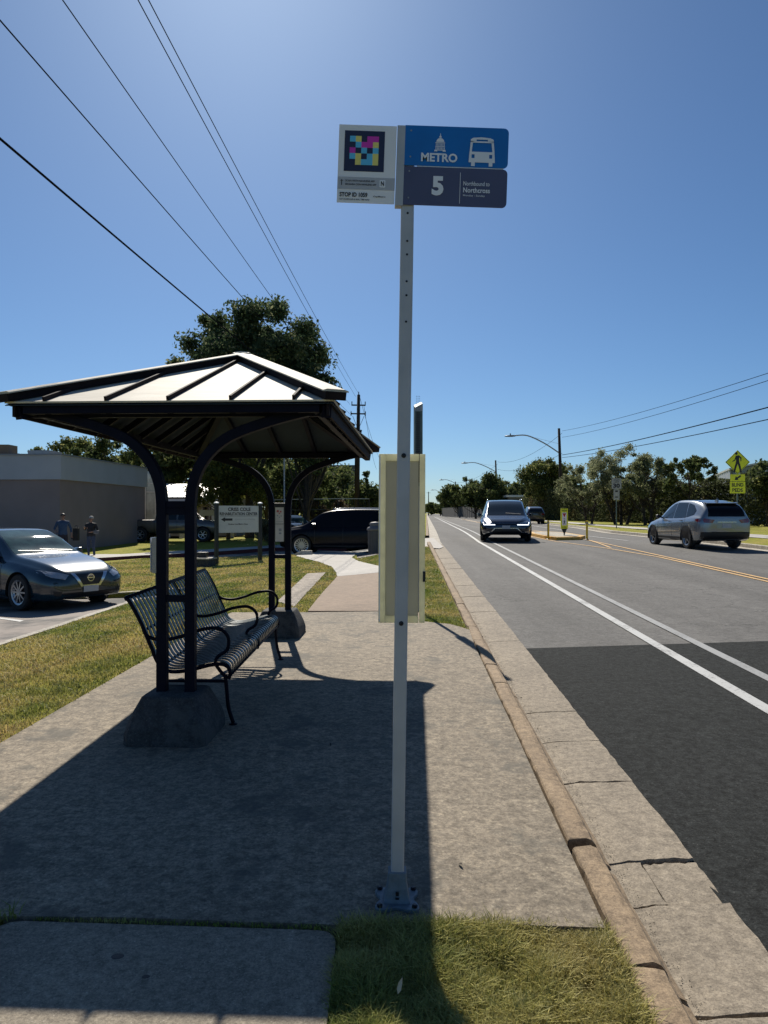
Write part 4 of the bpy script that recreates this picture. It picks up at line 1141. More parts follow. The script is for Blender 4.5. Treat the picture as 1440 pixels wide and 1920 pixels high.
def car(name, label, cat, loc, head, st, wheels, body_mat, sides=(), tops=(), fronts=(), rears=(), wr=.33, ww=.22, glassm='glass', mirrors=None, rails=False, spokes=8, rimr=.70, pitch=0.0, lowtrim=None, group=None, lines=(), handles=()):
    """st rows: x, zb, w, zbelt, wbelt, zroof, wroof (front = +x). Polygons are projected on to the lofted body."""
    root = thing(name, label, cat, loc, 0, group, rot=(0, -pitch, head))
    st = sorted(st, key=lambda r: r[0]); X = [r[0] for r in st]
    cols = list(zip(*st))
    nu = 92
    us = np.linspace(0, 1, nu)
    xs_ = X[0] + (X[-1] - X[0]) * (0.5 - 0.5 * np.cos(np.pi * us)) * .55 + (X[-1] - X[0]) * us * .45
    V = []; nv = None
    for x in xs_:
        zb, w, zbelt, wbelt, zr, wr_ = [pchip(X, c, x) for c in cols[1:]]
        zm = zb + (zbelt - zb) * .52
        pts = [(0, zb), (w * .55, zb), (w * .90, zb), (w * .965, zb + .05), (w * .985, zb + (zm - zb) * .55), (w, zm), (w * .995, zm + (zbelt - zm) * .55), (w * .5 + wbelt * .5, zbelt - .025), (wbelt, zbelt + .005)]
        hgt = zr - zbelt
        for t in (.25, .5, .75): pts.append((wbelt + (wr_ - wbelt) * (t ** 1.15), zbelt + hgt * t * .93))
        pts += [(wr_ + 0, zbelt + hgt * .925), (wr_ * .93, zbelt + hgt * .972), (wr_ * .72, zbelt + hgt * .99), (wr_ * .4, zr), (0, zr + .004)]
        nv = len(pts)
        V.append([(x, y, z) for y, z in pts])
    full = []
    for ring in V: full.append(ring + [(x, -y, z) for x, y, z in ring[-2:0:-1]])
    m_ = len(full[0])
    vs = [list(p) for r_ in full for p in r_]; fs = []
    arch = wr * 1.13
    for i in range(nu - 1):
        for j in range(m_):
            fs.append((i * m_ + j, i * m_ + (j + 1) % m_, (i + 1) * m_ + (j + 1) % m_, (i + 1) * m_ + j))
    fs.append(tuple(range(m_))); fs.append(tuple((nu - 1) * m_ + j for j in range(m_)))
    bvh = BVHTree.FromPolygons([Vector(v) for v in vs], fs)
    # wheel openings
    def inside(v):
        for (wx, wy) in wheels:
            if abs(v[1]) > wy - .30 and math.hypot(v[0] - wx, v[2] - wr) < arch: return (wx, wr)
        return None
    ins = [inside(v) for v in vs]
    keep = []
    for f in fs:
        k = [ins[i] for i in f]
        if all(k): continue
        keep.append(f)
    used = set(i for f in keep for i in f)
    for i in used:
        if ins[i]:
            wx, wz = ins[i]; dx, dz = vs[i][0] - wx, vs[i][2] - wz; d = math.hypot(dx, dz) or 1e-4
            vs[i][0] = wx + dx / d * arch; vs[i][2] = wz + dz / d * arch
    mb = MB(); mb.add(vs, keep)
    body = mb.build("body", body_mat, root, smooth=True)
    es = body.modifiers.new("edge", 'EDGE_SPLIT'); es.split_angle = R(50)
    # inner arches
    mb = MB()
    for (wx, wy) in wheels:
        for s in (-1, 1):
            n = 18; o = len(mb.v)
            for k in range(n + 1):
                a = -.25 + (math.pi + .5) * k / n
                mb.v.append((wx + arch * math.cos(a), s * (wy - .30), wr + arch * math.sin(a))); mb.v.append((wx + arch * math.cos(a), s * (wy + .02), wr + arch * math.sin(a)))
            for k in range(n): mb.f.append((o + 2 * k, o + 2 * k + 1, o + 2 * k + 3, o + 2 * k + 2)); mb.m.append(0)
            mb.f.append(tuple(o + 2 * k for k in range(n + 1))); mb.m.append(0)
    zlo = min(r[1] for r in st)
    mb.box(((X[0] + X[-1]) / 2, 0, zlo + .10), ((X[-1] - X[0]) * .86, max(r[2] for r in st) * 1.3, .12))
    mb.build("underbody", M['liner'], root)
    def drape(poly, axis, name_, mat, off=.006, step=.07, sgn=1, th=0):
        """poly in the plane seen along axis: side (x,z), top (x,y), front/rear (y,z)"""
        bm = bmesh.new(); f = bm.faces.new([bm.verts.new((a, b_, 0)) for a, b_ in poly])
        bmesh.ops.triangulate(bm, faces=[f])
        a0 = min(p[0] for p in poly); a1_ = max(p[0] for p in poly); b0 = min(p[1] for p in poly); b1_ = max(p[1] for p in poly)
        t = a0 + step
        while t < a1_: bmesh.ops.bisect_plane(bm, geom=bm.verts[:] + bm.edges[:] + bm.faces[:], plane_co=(t, 0, 0), plane_no=(1, 0, 0)); t += step
        t = b0 + step
        while t < b1_: bmesh.ops.bisect_plane(bm, geom=bm.verts[:] + bm.edges[:] + bm.faces[:], plane_co=(0, t, 0), plane_no=(0, 1, 0)); t += step
        last = None
        for v in bm.verts:
            a, b_ = v.co.x, v.co.y
            if axis == 'side': o, d = Vector((a, 3 * sgn, b_)), Vector((0, -sgn, 0))
            elif axis == 'top': o, d = Vector((a, b_, 4)), Vector((0, 0, -1))
            elif axis == 'front': o, d = Vector((6, a, b_)), Vector((-1, 0, 0))
            else: o, d = Vector((-6, a, b_)), Vector((1, 0, 0))
            hit, nr, _, _ = bvh.ray_cast(o, d)
            if hit is None:
                hit = last if last is not None else o + d * 4; nr = -d
            last = hit
            v.co = hit - d * off
        me = bpy.data.meshes.new(name_); 
        bmesh.ops.recalc_face_normals(bm, faces=bm.faces); bm.to_mesh(me); bm.free()
        me.materials.append(mat); me.polygons.foreach_set("use_smooth", [True] * len(me.polygons))
        o_ = bpy.data.objects.new(name_, me); COL.objects.link(o_); o_.parent = root
        return o_
    for (nm, poly, mt, *rest) in sides:
        for s in (1, -1): drape(poly, 'side', nm, M.get(mt) or mt, rest[0] if rest else .006, sgn=s)
    for (nm, poly, mt, *rest) in tops: drape(poly, 'top', nm, M.get(mt) or mt, rest[0] if rest else .006)
    for lst, ax in ((fronts, 'front'), (rears, 'rear')):
        for (nm, poly, mt, *rest) in lst:
            off = rest[0] if rest else .006
            drape(poly, ax, nm, M.get(mt) or mt, off, .06)
            if len(rest) > 1 and rest[1]: drape([(-a, b_) for a, b_ in poly][::-1], ax, nm, M.get(mt) or mt, off, .06)
    # wheels
    for (wx, wy) in wheels:
        for s in (-1, 1):
            mb = MB(); w2 = ww / 2
            mb.lathe([(wr * rimr, -w2), (wr * .93, -w2), (wr, -w2 * .75), (wr, w2 * .75), (wr * .93, w2), (wr * rimr, w2)], 36, axis='Y', caps=False)
            wh = mb.build("wheel", M['rubber'], root, smooth=False); wh.location = (wx, s * (wy - w2 + .005), wr)
            mb = MB(); ro = wr * rimr; yy_ = w2 - .02
            mb.lathe([(ro * .86, yy_), (ro, yy_ + .012), (ro * 1.02, yy_ - .01), (ro * .86, yy_ - .06)], 32, axis='Y', caps=False)
            mb.lathe([(.001, yy_ + .0), (ro * .22, yy_ + .004), (ro * .24, yy_ - .03), (.001, yy_ - .03)], 16, axis='Y')
            for k in range(spokes):
                a = 2 * math.pi * k / spokes
                mb.bar((ro * .15 * math.cos(a), yy_ - .012, ro * .15 * math.sin(a)), (ro * .92 * math.cos(a), yy_ - .012, ro * .92 * math.sin(a)), .018, ro * .11, up=(0, 1, 0)) if False else \
                mb.sweep([(ro * .15 * math.cos(a), yy_ - .012, ro * .15 * math.sin(a)), (ro * .93 * math.cos(a), yy_ - .008, ro * .93 * math.sin(a))], [(-ro * .055, -.010), (ro * .055, -.010), (ro * .055, .010), (-ro * .055, .010)], (0, 1, 0), scales=[1.3, 1.0])
            if s < 0: mb.v = [(x, -y, z) for x, y, z in mb.v]
            rim = mb.build("rim", M['alloy'], wh)
            mb = MB(); mb.lathe([(.001, 0), (ro * .97, 0), (ro * .97, -.03), (.001, -.03)], 24, (0, yy_ - .05, 0), 'Y')
            if s < 0: mb.v = [(x, -y, z) for x, y, z in mb.v]
            mb.build("brake_disc", M['liner'], wh)
    if mirrors:
        mx, my, mz, mm = mirrors
        for s in (-1, 1):
            mb = MB()
            mb.sweep(curve_pts([(mx - .05, s * (my - .12), mz - .06), (mx - .04, s * (my + .0), mz - .01), (mx - .03, s * (my + .12), mz + .0)], 3), [(-.04, -.03), (.04, -.03), (.04, .03), (-.04, .03)], (0, 0, 1), scales=[.4, .7, .9, 1.6, 2.1, 2.1, 1.6])
            mb.build("mirror", mm, root, bevel=.008)
    for (nm, x, z) in handles:
        for s in (-1, 1):
            hit = bvh.ray_cast(Vector((x, 3 * s, z)), Vector((0, -s, 0)))[0]
            if hit:
                mb = MB(); mb.box(hit + Vector((0, s * .012, 0)), (.17, .03, .028)); mb.build("door_handle", body_mat, root, bevel=.008)
    if rails:
        x0, x1, y, z = rails
        for s in (-1, 1):
            mb = MB(); mb.tube(curve_pts([(x0, s * y, z - .05), (x0 - .12, s * y, z), ((x0 + x1) / 2, s * y, z + .015), (x1 + .12, s * y, z), (x1, s * y, z - .05)], 5), .017, 8); mb.build("roof_rail", M['chrome'], root, smooth=True)
    return root
def vline(x, z0, z1, slant=0, w=.012): return [(x, z0), (x + w, z0), (x + slant + w, z1), (x + slant, z1)]
def on_ground(x, y, surf): return (x, y, surf(x, y))

# ---- sedan parked nose-out on the left
sed_st = [(-2.31, .34, .55, .80, .50, .93, .40), (-2.26, .24, .74, .90, .66, 1.02, .52), (-2.05, .20, .83, .95, .76, 1.08, .60), (-1.75, .18, .87, .95, .80, 1.19, .60), (-1.2, .17, .88, .93, .82, 1.40, .59),
          (-.7, .17, .88, .91, .83, 1.46, .60), (-.1, .17, .88, .90, .83, 1.45, .60), (.35, .17, .88, .89, .82, 1.33, .62), (.80, .17, .88, .88, .81, 1.09, .66), (1.05, .17, .88, .87, .80, .98, .68), (1.5, .17, .87, .82, .76, .91, .64),
          (1.95, .19, .84, .74, .70, .82, .58), (2.18, .22, .76, .66, .62, .73, .50), (2.29, .28, .60, .58, .50, .65, .40), (2.32, .34, .45, .52, .38, .58, .30)]
teal = paint("dark_teal_paint", (0.006, 0.024, 0.038), .22, .10)
nose = (-5.42, 13.75); hd = math.atan2(-.55, .83)
cx_, cy_ = nose[0] - 2.3 * .83, nose[1] + 2.3 * .55
wsd = [(.98, .66), (.98, -.66), (.06, -.53), (.06, .53)]
sedan = car("parked_car", "dark teal sedan parked nose first beside the lawn left of the shelter", "car", (cx_, cy_, Hlot(-6.5, 13.6) + .0), hd, sed_st, [(1.42, .87), (-1.28, .87)], teal,
    sides=[("side_window", [(.78, .93), (.28, 1.24), (-.02, 1.36), (-.22, 1.375), (-.24, .945)], 'glass'), ("side_window", [(-.30, .95), (-.28, 1.378), (-.75, 1.375), (-1.15, 1.30), (-1.32, .99)], 'glass'),
           ("quarter_window", [(-1.36, 1.0), (-1.20, 1.28), (-1.42, 1.20), (-1.66, 1.03)], 'glass'),
           ("door_seam", vline(.86, .30, .90), 'trimblack', .003), ("door_seam", vline(-.28, .28, .92), 'trimblack', .003), ("door_seam", vline(-1.22, .55, .92, -.10), 'trimblack', .003), ("sill_trim", [(1.0, .20), (-.9, .20), (-.9, .25), (1.0, .25)], 'trimblack')],
    tops=[("windscreen", wsd, 'glass_pale', .004), ("rear_window", [(-1.22, .52), (-1.22, -.52), (-1.95, -.58), (-1.95, .58)], 'glass'), ("wiper", [(.93, .55), (.95, .55), (.88, -.10), (.86, -.10)], 'trimblack', .02), ("wiper", [(.93, -.02), (.95, -.02), (.90, -.55), (.88, -.55)], 'trimblack', .02)],
    fronts=[("grille", [(-.32, .66), (.32, .66), (.17, .46), (-.17, .46)], 'trimblack', .006), ("grille_trim", [(.30, .68), (.38, .68), (.20, .43), (.16, .45)], 'chrome', .014, True), ("grille_trim", [(-.20, .43), (.20, .43), (.17, .46), (-.17, .46)], 'chrome', .014),
            ("headlight", [(.42, .655), (.55, .70), (.78, .745), (.80, .70), (.70, .62), (.50, .575)], 'lamp_clear', .008, True), ("number_plate", [(-.155, .33), (.155, .33), (.155, .44), (-.155, .44)], 'plate', .02),
            ("lower_grille", [(-.50, .25), (.50, .25), (.56, .33), (-.56, .33)], 'trimblack', .008), ("fog_lamp", [(.56, .36), (.70, .38), (.68, .30), (.58, .28)], 'trimblack', .008, True)],
    rears=[("tail_light", [(.45, .80), (.78, .84), (.80, .72), (.50, .68)], 'lamp_red', .008, True)],
    wr=.33, ww=.21, mirrors=(.62, .86, 1.00, teal), spokes=10, handles=(("h", -.05, .80), ("h", -1.02, .82)))
mb = MB(); mb.lathe([(.070, 0), (.070, .01), (.055, .01), (.055, 0)], 24, (0, 0, 0), 'X'); bd = mb.build("badge", M['chrome'], sedan); bd.location = (2.325, 0, .585)
mb = MB(); mb.box((0, 0, 0), (.012, .16, .022)); bb = mb.build("badge_bar", M['chrome'], bd)

# ---- black SUV across the drive, seen from its left flank
blk = plain("black_paint", (0.0035, 0.004, 0.008), .25, 0.0, var=.06, scale=60, spec=.2)
suv_st = [(-2.52, .45, .70, .90, .66, 1.10, .58), (-2.48, .32, .88, 1.02, .84, 1.45, .66), (-2.2, .28, .96, 1.08, .90, 1.70, .68), (-1.6, .26, .99, 1.08, .92, 1.77, .70), (-.6, .26, .99, 1.06, .93, 1.79, .70), (.15, .26, .99, 1.05, .92, 1.77, .70),
          (.80, .26, .99, 1.05, .91, 1.66, .70), (1.42, .26, .99, 1.04, .90, 1.26, .74), (1.62, .26, .99, 1.03, .88, 1.16, .76), (2.0, .27, .97, .98, .84, 1.09, .70), (2.3, .30, .92, .90, .78, .99, .64), (2.47, .34, .84, .80, .70, .90, .56), (2.54, .42, .66, .70, .58, .80, .48)]
sx_, sy_ = (630 - 720) / 1400 * 30.2 + .20, 30.1
car("suv", "black family SUV crossing the driveway behind the shelter", "SUV", (-1.50, 29.6, H(-1.9, 29.6) - .10), R(180 - 4), suv_st, [(1.62, .97), (-1.38, .97)], blk,
    sides=[("side_window", [(1.28, 1.10), (.75, 1.56), (.05, 1.67), (.02, 1.09)], 'glass_dark'), ("side_window", [(-.04, 1.09), (-.02, 1.67), (-1.0, 1.68), (-1.02, 1.11)], 'glass_dark'), ("quarter_window", [(-1.10, 1.12), (-1.08, 1.67), (-1.85, 1.64), (-2.15, 1.20)], 'glass_dark'),
           ("door_seam", vline(1.10, .45, 1.05), 'trimblack', .003), ("door_seam", vline(0, .40, 1.06), 'trimblack', .003), ("door_seam", vline(-1.04, .5, 1.08, -.05), 'trimblack', .003), ("sill_trim", [(1.15, .28), (-.9, .28), (-.9, .38), (1.15, .38)], 'trimblack')],
    tops=[("windscreen", [(1.53, .72), (1.53, -.72), (.62, -.62), (.62, .62)], 'glass_dark'), ("rear_window", [(-2.22, .58), (-2.22, -.58), (-2.46, -.6), (-2.46, .6)], 'glass_dark')],
    fronts=[("headlight", [(.45, .80), (.80, .86), (.86, .78), (.50, .72)], 'lamp_clear', .008, True), ("grille", [(-.42, .82), (.42, .82), (.36, .58), (-.36, .58)], 'chrome', .008)],
    rears=[("tail_light", [(.55, 1.02), (.86, 1.04), (.86, .92), (.60, .90)], 'lamp_red', .008, True)],
    wr=.385, ww=.25, mirrors=(1.15, .98, 1.17, blk), rails=(.4, -1.9, .72, 1.80), spokes=16, rimr=.72, handles=(("h", .28, .98), ("h", -.78, 1.0)))

# ---- dark minivan coming towards us with its lamps lit
navy = paint("midnight_blue_paint", (0.012, 0.018, 0.032), .2, .5)
van_st = [(-2.58, .48, .78, .95, .74, 1.15, .64), (-2.52, .34, .92, 1.02, .90, 1.50, .70), (-2.25, .28, .98, 1.05, .93, 1.70, .70), (-1.5, .26, 1.0, 1.05, .95, 1.76, .72), (-.4, .26, 1.0, 1.03, .95, 1.77, .73), (.3, .26, 1.0, 1.02, .94, 1.74, .72),
          (.75, .26, 1.0, 1.02, .92, 1.62, .72), (1.6, .26, 1.0, 1.00, .90, 1.16, .76), (1.82, .26, .99, .97, .88, 1.05, .76), (2.2, .28, .95, .88, .82, .96, .66), (2.45, .32, .86, .78, .74, .86, .58), (2.57, .38, .72, .68, .62, .76, .48), (2.60, .44, .60, .62, .5, .70, .42)]
vp = (898, 1000, 1016)
vy = 30.4; vx = (955 - 720) / 1400 * vy
vh = math.atan2(-1, -.04) + R(9)
car("minivan", "dark blue minivan driving towards the camera with one headlamp glaring", "minivan", (vx + .10, vy + 1.9, Hroad(0, vy + 1.9)), R(-90 - 7.5), van_st, [(1.62, .985), (-1.46, .985)], navy,
    sides=[("side_window", [(1.35, 1.08), (.62, 1.50), (.30, 1.60), (.28, 1.06)], 'glass'), ("side_window", [(.22, 1.06), (.24, 1.62), (-1.0, 1.65), (-1.02, 1.08)], 'glass'), ("quarter_window", [(-1.08, 1.08), (-1.06, 1.65), (-2.1, 1.60), (-2.3, 1.14)], 'glass'),
           ("window_trim", [(1.35, 1.055), (-2.3, 1.10), (-2.3, 1.13), (1.35, 1.08)], 'chrome', .010), ("door_seam", vline(1.25, .40, 1.02), 'trimblack', .003), ("door_seam", vline(.22, .38, 1.04), 'trimblack', .003)],
    tops=[("windscreen", [(1.70, .74), (1.70, -.74), (.52, -.64), (.52, .64)], 'glass'), ("wiper", [(1.64, .6), (1.67, .6), (1.60, .0), (1.57, .0)], 'trimblack', .02)],
    fronts=[("headlight", [(.42, .755), (.58, .80), (.82, .87), (.88, .84), (.84, .72), (.60, .70)], 'lamp_clear', .008, True), ("daytime_lamp", [(.42, .708), (.84, .712), (.885, .82), (.895, .80), (.86, .69), (.42, .69)], 'lamp_on', .016, True),
            ("grille", [(-.40, .76), (.40, .76), (.36, .70), (-.36, .70)], 'trimblack', .006), ("grille_trim", [(-.40, .775), (.40, .775), (.40, .765), (-.40, .765)], 'chrome', .012),
            ("lower_grille", [(-.62, .54), (.62, .54), (.48, .36), (-.48, .36)], 'trimblack', .008), ("bumper_trim", [(.86, .42), (.60, .40), (.44, .565), (.0, .565), (.0, .545), (.42, .545), (.58, .375), (.86, .40)], 'chrome', .014, True),
            ("number_plate", [(-.155, .53), (.155, .53), (.155, .67), (-.155, .67)], 'plate', .03)],
    rears=[("tail_light", [(.55, 1.02), (.90, 1.04), (.90, .92), (.60, .90)], 'lamp_red', .008, True)],
    wr=.36, ww=.24, mirrors=(1.18, 1.0, 1.12, navy), rails=(.35, -2.0, .70, 1.79), spokes=10, handles=(("h", .45, .96),))
VAN = [o for o in bpy.data.objects if o.name == "minivan"][0]
mb = MB(); mb.lathe([(.001, .03), (.05, .025), (.075, .01), (.08, -.02)], 16, (0, 0, 0), 'X'); gl = mb.build("lamp_bulb", plain("bright_lamp", (1, 1, 1), .3, var=0, emit=(1.0, .98, .93, 9.0)), VAN, smooth=True); gl.location = (2.50, -.66, .80); VAN.scale = (1, 1.03, .965)

# ---- silver crossover going away on the right
silver = paint("silver_blue_paint", (0.21, 0.235, 0.26), .26, .6)
x_st = [(-2.27, .50, .66, .86, .62, 1.02, .54), (-2.22, .38, .84, .98, .80, 1.26, .62), (-2.05, .30, .90, 1.06, .84, 1.44, .63), (-1.75, .26, .92, 1.08, .85, 1.58, .63), (-1.0, .24, .92, 1.04, .86, 1.67, .63), (-.3, .24, .92, 1.01, .86, 1.68, .63), (.15, .24, .92, 1.00, .85, 1.62, .63),
        (.55, .24, .92, .99, .84, 1.46, .65), (1.05, .24, .92, .98, .82, 1.14, .70), (1.25, .24, .92, .96, .80, 1.05, .70), (1.7, .26, .90, .90, .76, .99, .62), (2.05, .30, .84, .80, .70, .90, .54), (2.2, .34, .74, .70, .60, .80, .46), (2.27, .42, .56, .62, .48, .70, .38)]
xh = math.atan2(1, .03) + R(0)
cyy = 27.2; cxx = (1301 - 720) / 1400 * cyy
car("crossover", "silver blue crossover driving away on the far side of the road", "SUV", (cxx, cyy, Hroad(0, cyy)), R(90 + 4), x_st, [(1.45, .91), (-1.25, .91)], silver,
    sides=[("side_window", [(.92, 1.03), (.42, 1.40), (.10, 1.54), (-.12, 1.58), (-.14, 1.035)], 'glass'), ("side_window", [(-.20, 1.035), (-.18, 1.585), (-.95, 1.58), (-1.12, 1.06)], 'glass'), ("quarter_window", [(-1.16, 1.07), (-1.02, 1.57), (-1.40, 1.50), (-1.72, 1.30), (-1.66, 1.16)], 'glass'),
           ("arch_trim", [(1.45 + .44 * math.cos(R(a)), .35 + .44 * math.sin(R(a))) for a in range(-8, 190, 11)] + [(1.45 + .385 * math.cos(R(a)), .35 + .385 * math.sin(R(a))) for a in range(188, -9, -11)], 'trimblack', .010),
           ("arch_trim", [(-1.25 + .44 * math.cos(R(a)), .35 + .44 * math.sin(R(a))) for a in range(-8, 190, 11)] + [(-1.25 + .385 * math.cos(R(a)), .35 + .385 * math.sin(R(a))) for a in range(188, -9, -11)], 'trimblack', .010),
           ("sill_trim", [(1.02, .25), (-.82, .25), (-.82, .38), (1.02, .38)], 'trimblack', .010), ("door_seam", vline(.98, .42, .98), 'trimblack', .003), ("door_seam", vline(-.16, .40, 1.0), 'trimblack', .003), ("door_seam", vline(-1.08, .60, 1.04, -.06), 'trimblack', .003),
           ("tail_light", [(-2.02, 1.03), (-1.86, 1.0), (-2.0, .92), (-2.16, .90), (-2.17, 1.03)], 'lamp_red', .008)],
    tops=[("windscreen", [(1.12, .68), (1.12, -.68), (.22, -.58), (.22, .58)], 'glass')],
    rears=[("rear_window", [(-.64, 1.10), (.64, 1.10), (.58, 1.47), (.50, 1.52), (-.50, 1.52), (-.58, 1.47)], 'glass_dark', .010), ("tail_light", [(.42, .99), (.76, 1.04), (.80, .99), (.78, .90), (.50, .88)], 'lamp_red', .010, True),
           ("number_plate", [(-.155, .72), (.155, .72), (.155, .86), (-.155, .86)], 'plate', .012), ("plate_recess", [(-.36, .70), (.36, .70), (.30, .90), (-.30, .90)], silver, .004), ("garnish", [(-.33, .905), (.33, .905), (.33, .925), (-.33, .925)], 'chrome', .014),
           ("bumper_cladding", [(-.86, .30), (.86, .30), (.86, .58), (.70, .55), (-.70, .55), (-.86, .58)], 'trimblack', .014)],
    wr=.35, ww=.23, mirrors=(.82, .93, 1.10, M['trimblack']), spokes=5, rimr=.72, handles=(("h", .06, .93), ("h", -.88, .96)))
CRO = [o for o in bpy.data.objects if o.name == "crossover"][0]
mb = MB(); mb.prism([(-1.72, 1.56), (-1.60, 1.585), (-1.44, 1.60), (-1.62, 1.70), (-1.70, 1.70)], -.02, .02); mb.build("antenna_fin", silver, CRO, bevel=.006)
mb = MB(); mb.prism([(-1.66, 1.585), (-1.86, 1.585), (-2.02, 1.555), (-2.0, 1.53), (-1.86, 1.53)], -.55, .55); mb.build("roof_spoiler", silver, CRO, bevel=.01)

# ---- dark car half hidden behind the minivan, on the far lane
dark = paint("charcoal_paint", (0.020, 0.021, 0.024), .3, .3)
dx_ = (999 - 720) / 1400 * 73
car("hatchback", "small charcoal car half hidden behind the minivan", "car", (dx_, 73, Hroad(0, 73)), R(90 - 3), [(a * .92, b_, c * .98, d, e, f, g) for a, b_, c, d, e, f, g in x_st], [(1.33, .89), (-1.15, .89)], dark,
    sides=[("side_window", [(.82, 1.03), (.36, 1.42), (-.9, 1.57), (-1.5, 1.30), (-1.45, 1.10)], 'glass')], tops=[("windscreen", [(1.0, .66), (1.0, -.66), (.22, -.58), (.22, .58)], 'glass')],
    rears=[("rear_window", [(-.62, 1.10), (.62, 1.10), (.54, 1.50), (-.54, 1.50)], 'glass', .010), ("tail_light", [(.46, .99), (.76, 1.03), (.76, .90), (.50, .88)], 'lamp_red', .010, True)], wr=.33, ww=.22, mirrors=(.78, .90, 1.10, dark))

# ---- tan pickup parked beyond the drive
tan = paint("taupe_paint", (0.115, 0.10, 0.088), .35, .4)
p_st = [(-2.85, .55, .90, 1.12, .88, 1.16, .80), (-2.80, .50, .95, 1.16, .93, 1.20, .86), (-1.0, .48, .97, 1.16, .94, 1.20, .86), (-.93, .48, .97, 1.16, .92, 1.24, .80), (-.88, .48, .97, 1.16, .90, 1.80, .72), (-.2, .45, .97, 1.15, .91, 1.86, .72), (.45, .45, .97, 1.14, .91, 1.84, .72),
        (.85, .45, .97, 1.14, .90, 1.66, .72), (1.28, .45, .97, 1.12, .89, 1.30, .76), (1.45, .45, .97, 1.11, .88, 1.21, .78), (2.2, .46, .96, 1.04, .86, 1.14, .74), (2.7, .48, .92, .94, .80, 1.06, .66), (2.82, .52, .84, .84, .72, .98, .60)]
py_ = 41.0; pxx = (331 - 720) / 1400 * py_
car("pickup_truck", "taupe crew cab pickup parked beyond the driveway behind the posts", "pickup truck", (pxx, py_, H(pxx, py_) + .04), R(2), p_st, [(1.62, .95), (-1.72, .95)], tan,
    sides=[("side_window", [(1.08, 1.20), (.62, 1.62), (.35, 1.74), (.28, 1.19)], 'glass'), ("side_window", [(.20, 1.19), (.22, 1.75), (-.72, 1.74), (-.72, 1.20)], 'glass'), ("door_seam", vline(1.18, .60, 1.15), 'trimblack', .003), ("door_seam", vline(.24, .55, 1.16), 'trimblack', .003), ("door_seam", vline(-.78, .55, 1.16), 'trimblack', .003), ("bed_gap", vline(-.97, .50, 1.2, 0, .03), 'trimblack', .006)],
    tops=[("windscreen", [(1.36, .72), (1.36, -.72), (.68, -.62), (.68, .62)], 'glass')],
    fronts=[("headlight", [(.50, .90), (.84, .92), (.84, .78), (.50, .76)], 'lamp_clear', .008, True)], rears=[("tail_light", [(.72, 1.05), (.90, 1.05), (.90, .75), (.72, .75)], 'lamp_red', .008, True)],
    wr=.40, ww=.26, mirrors=(1.05, .98, 1.28, M['trimblack']), spokes=6, rimr=.60, handles=(("h", .42, 1.08), ("h", -.55, 1.08)))
# ---- car parked behind the SUV, only its top shows
o = copy_tree(sedan); tag(o, "dark sedan parked in the shade behind the black SUV, only its roof showing", "car")
o.location = (-5.3, 42.5, H(-5.3, 42.5) + .02); o.rotation_euler = (0, 0, R(-55))

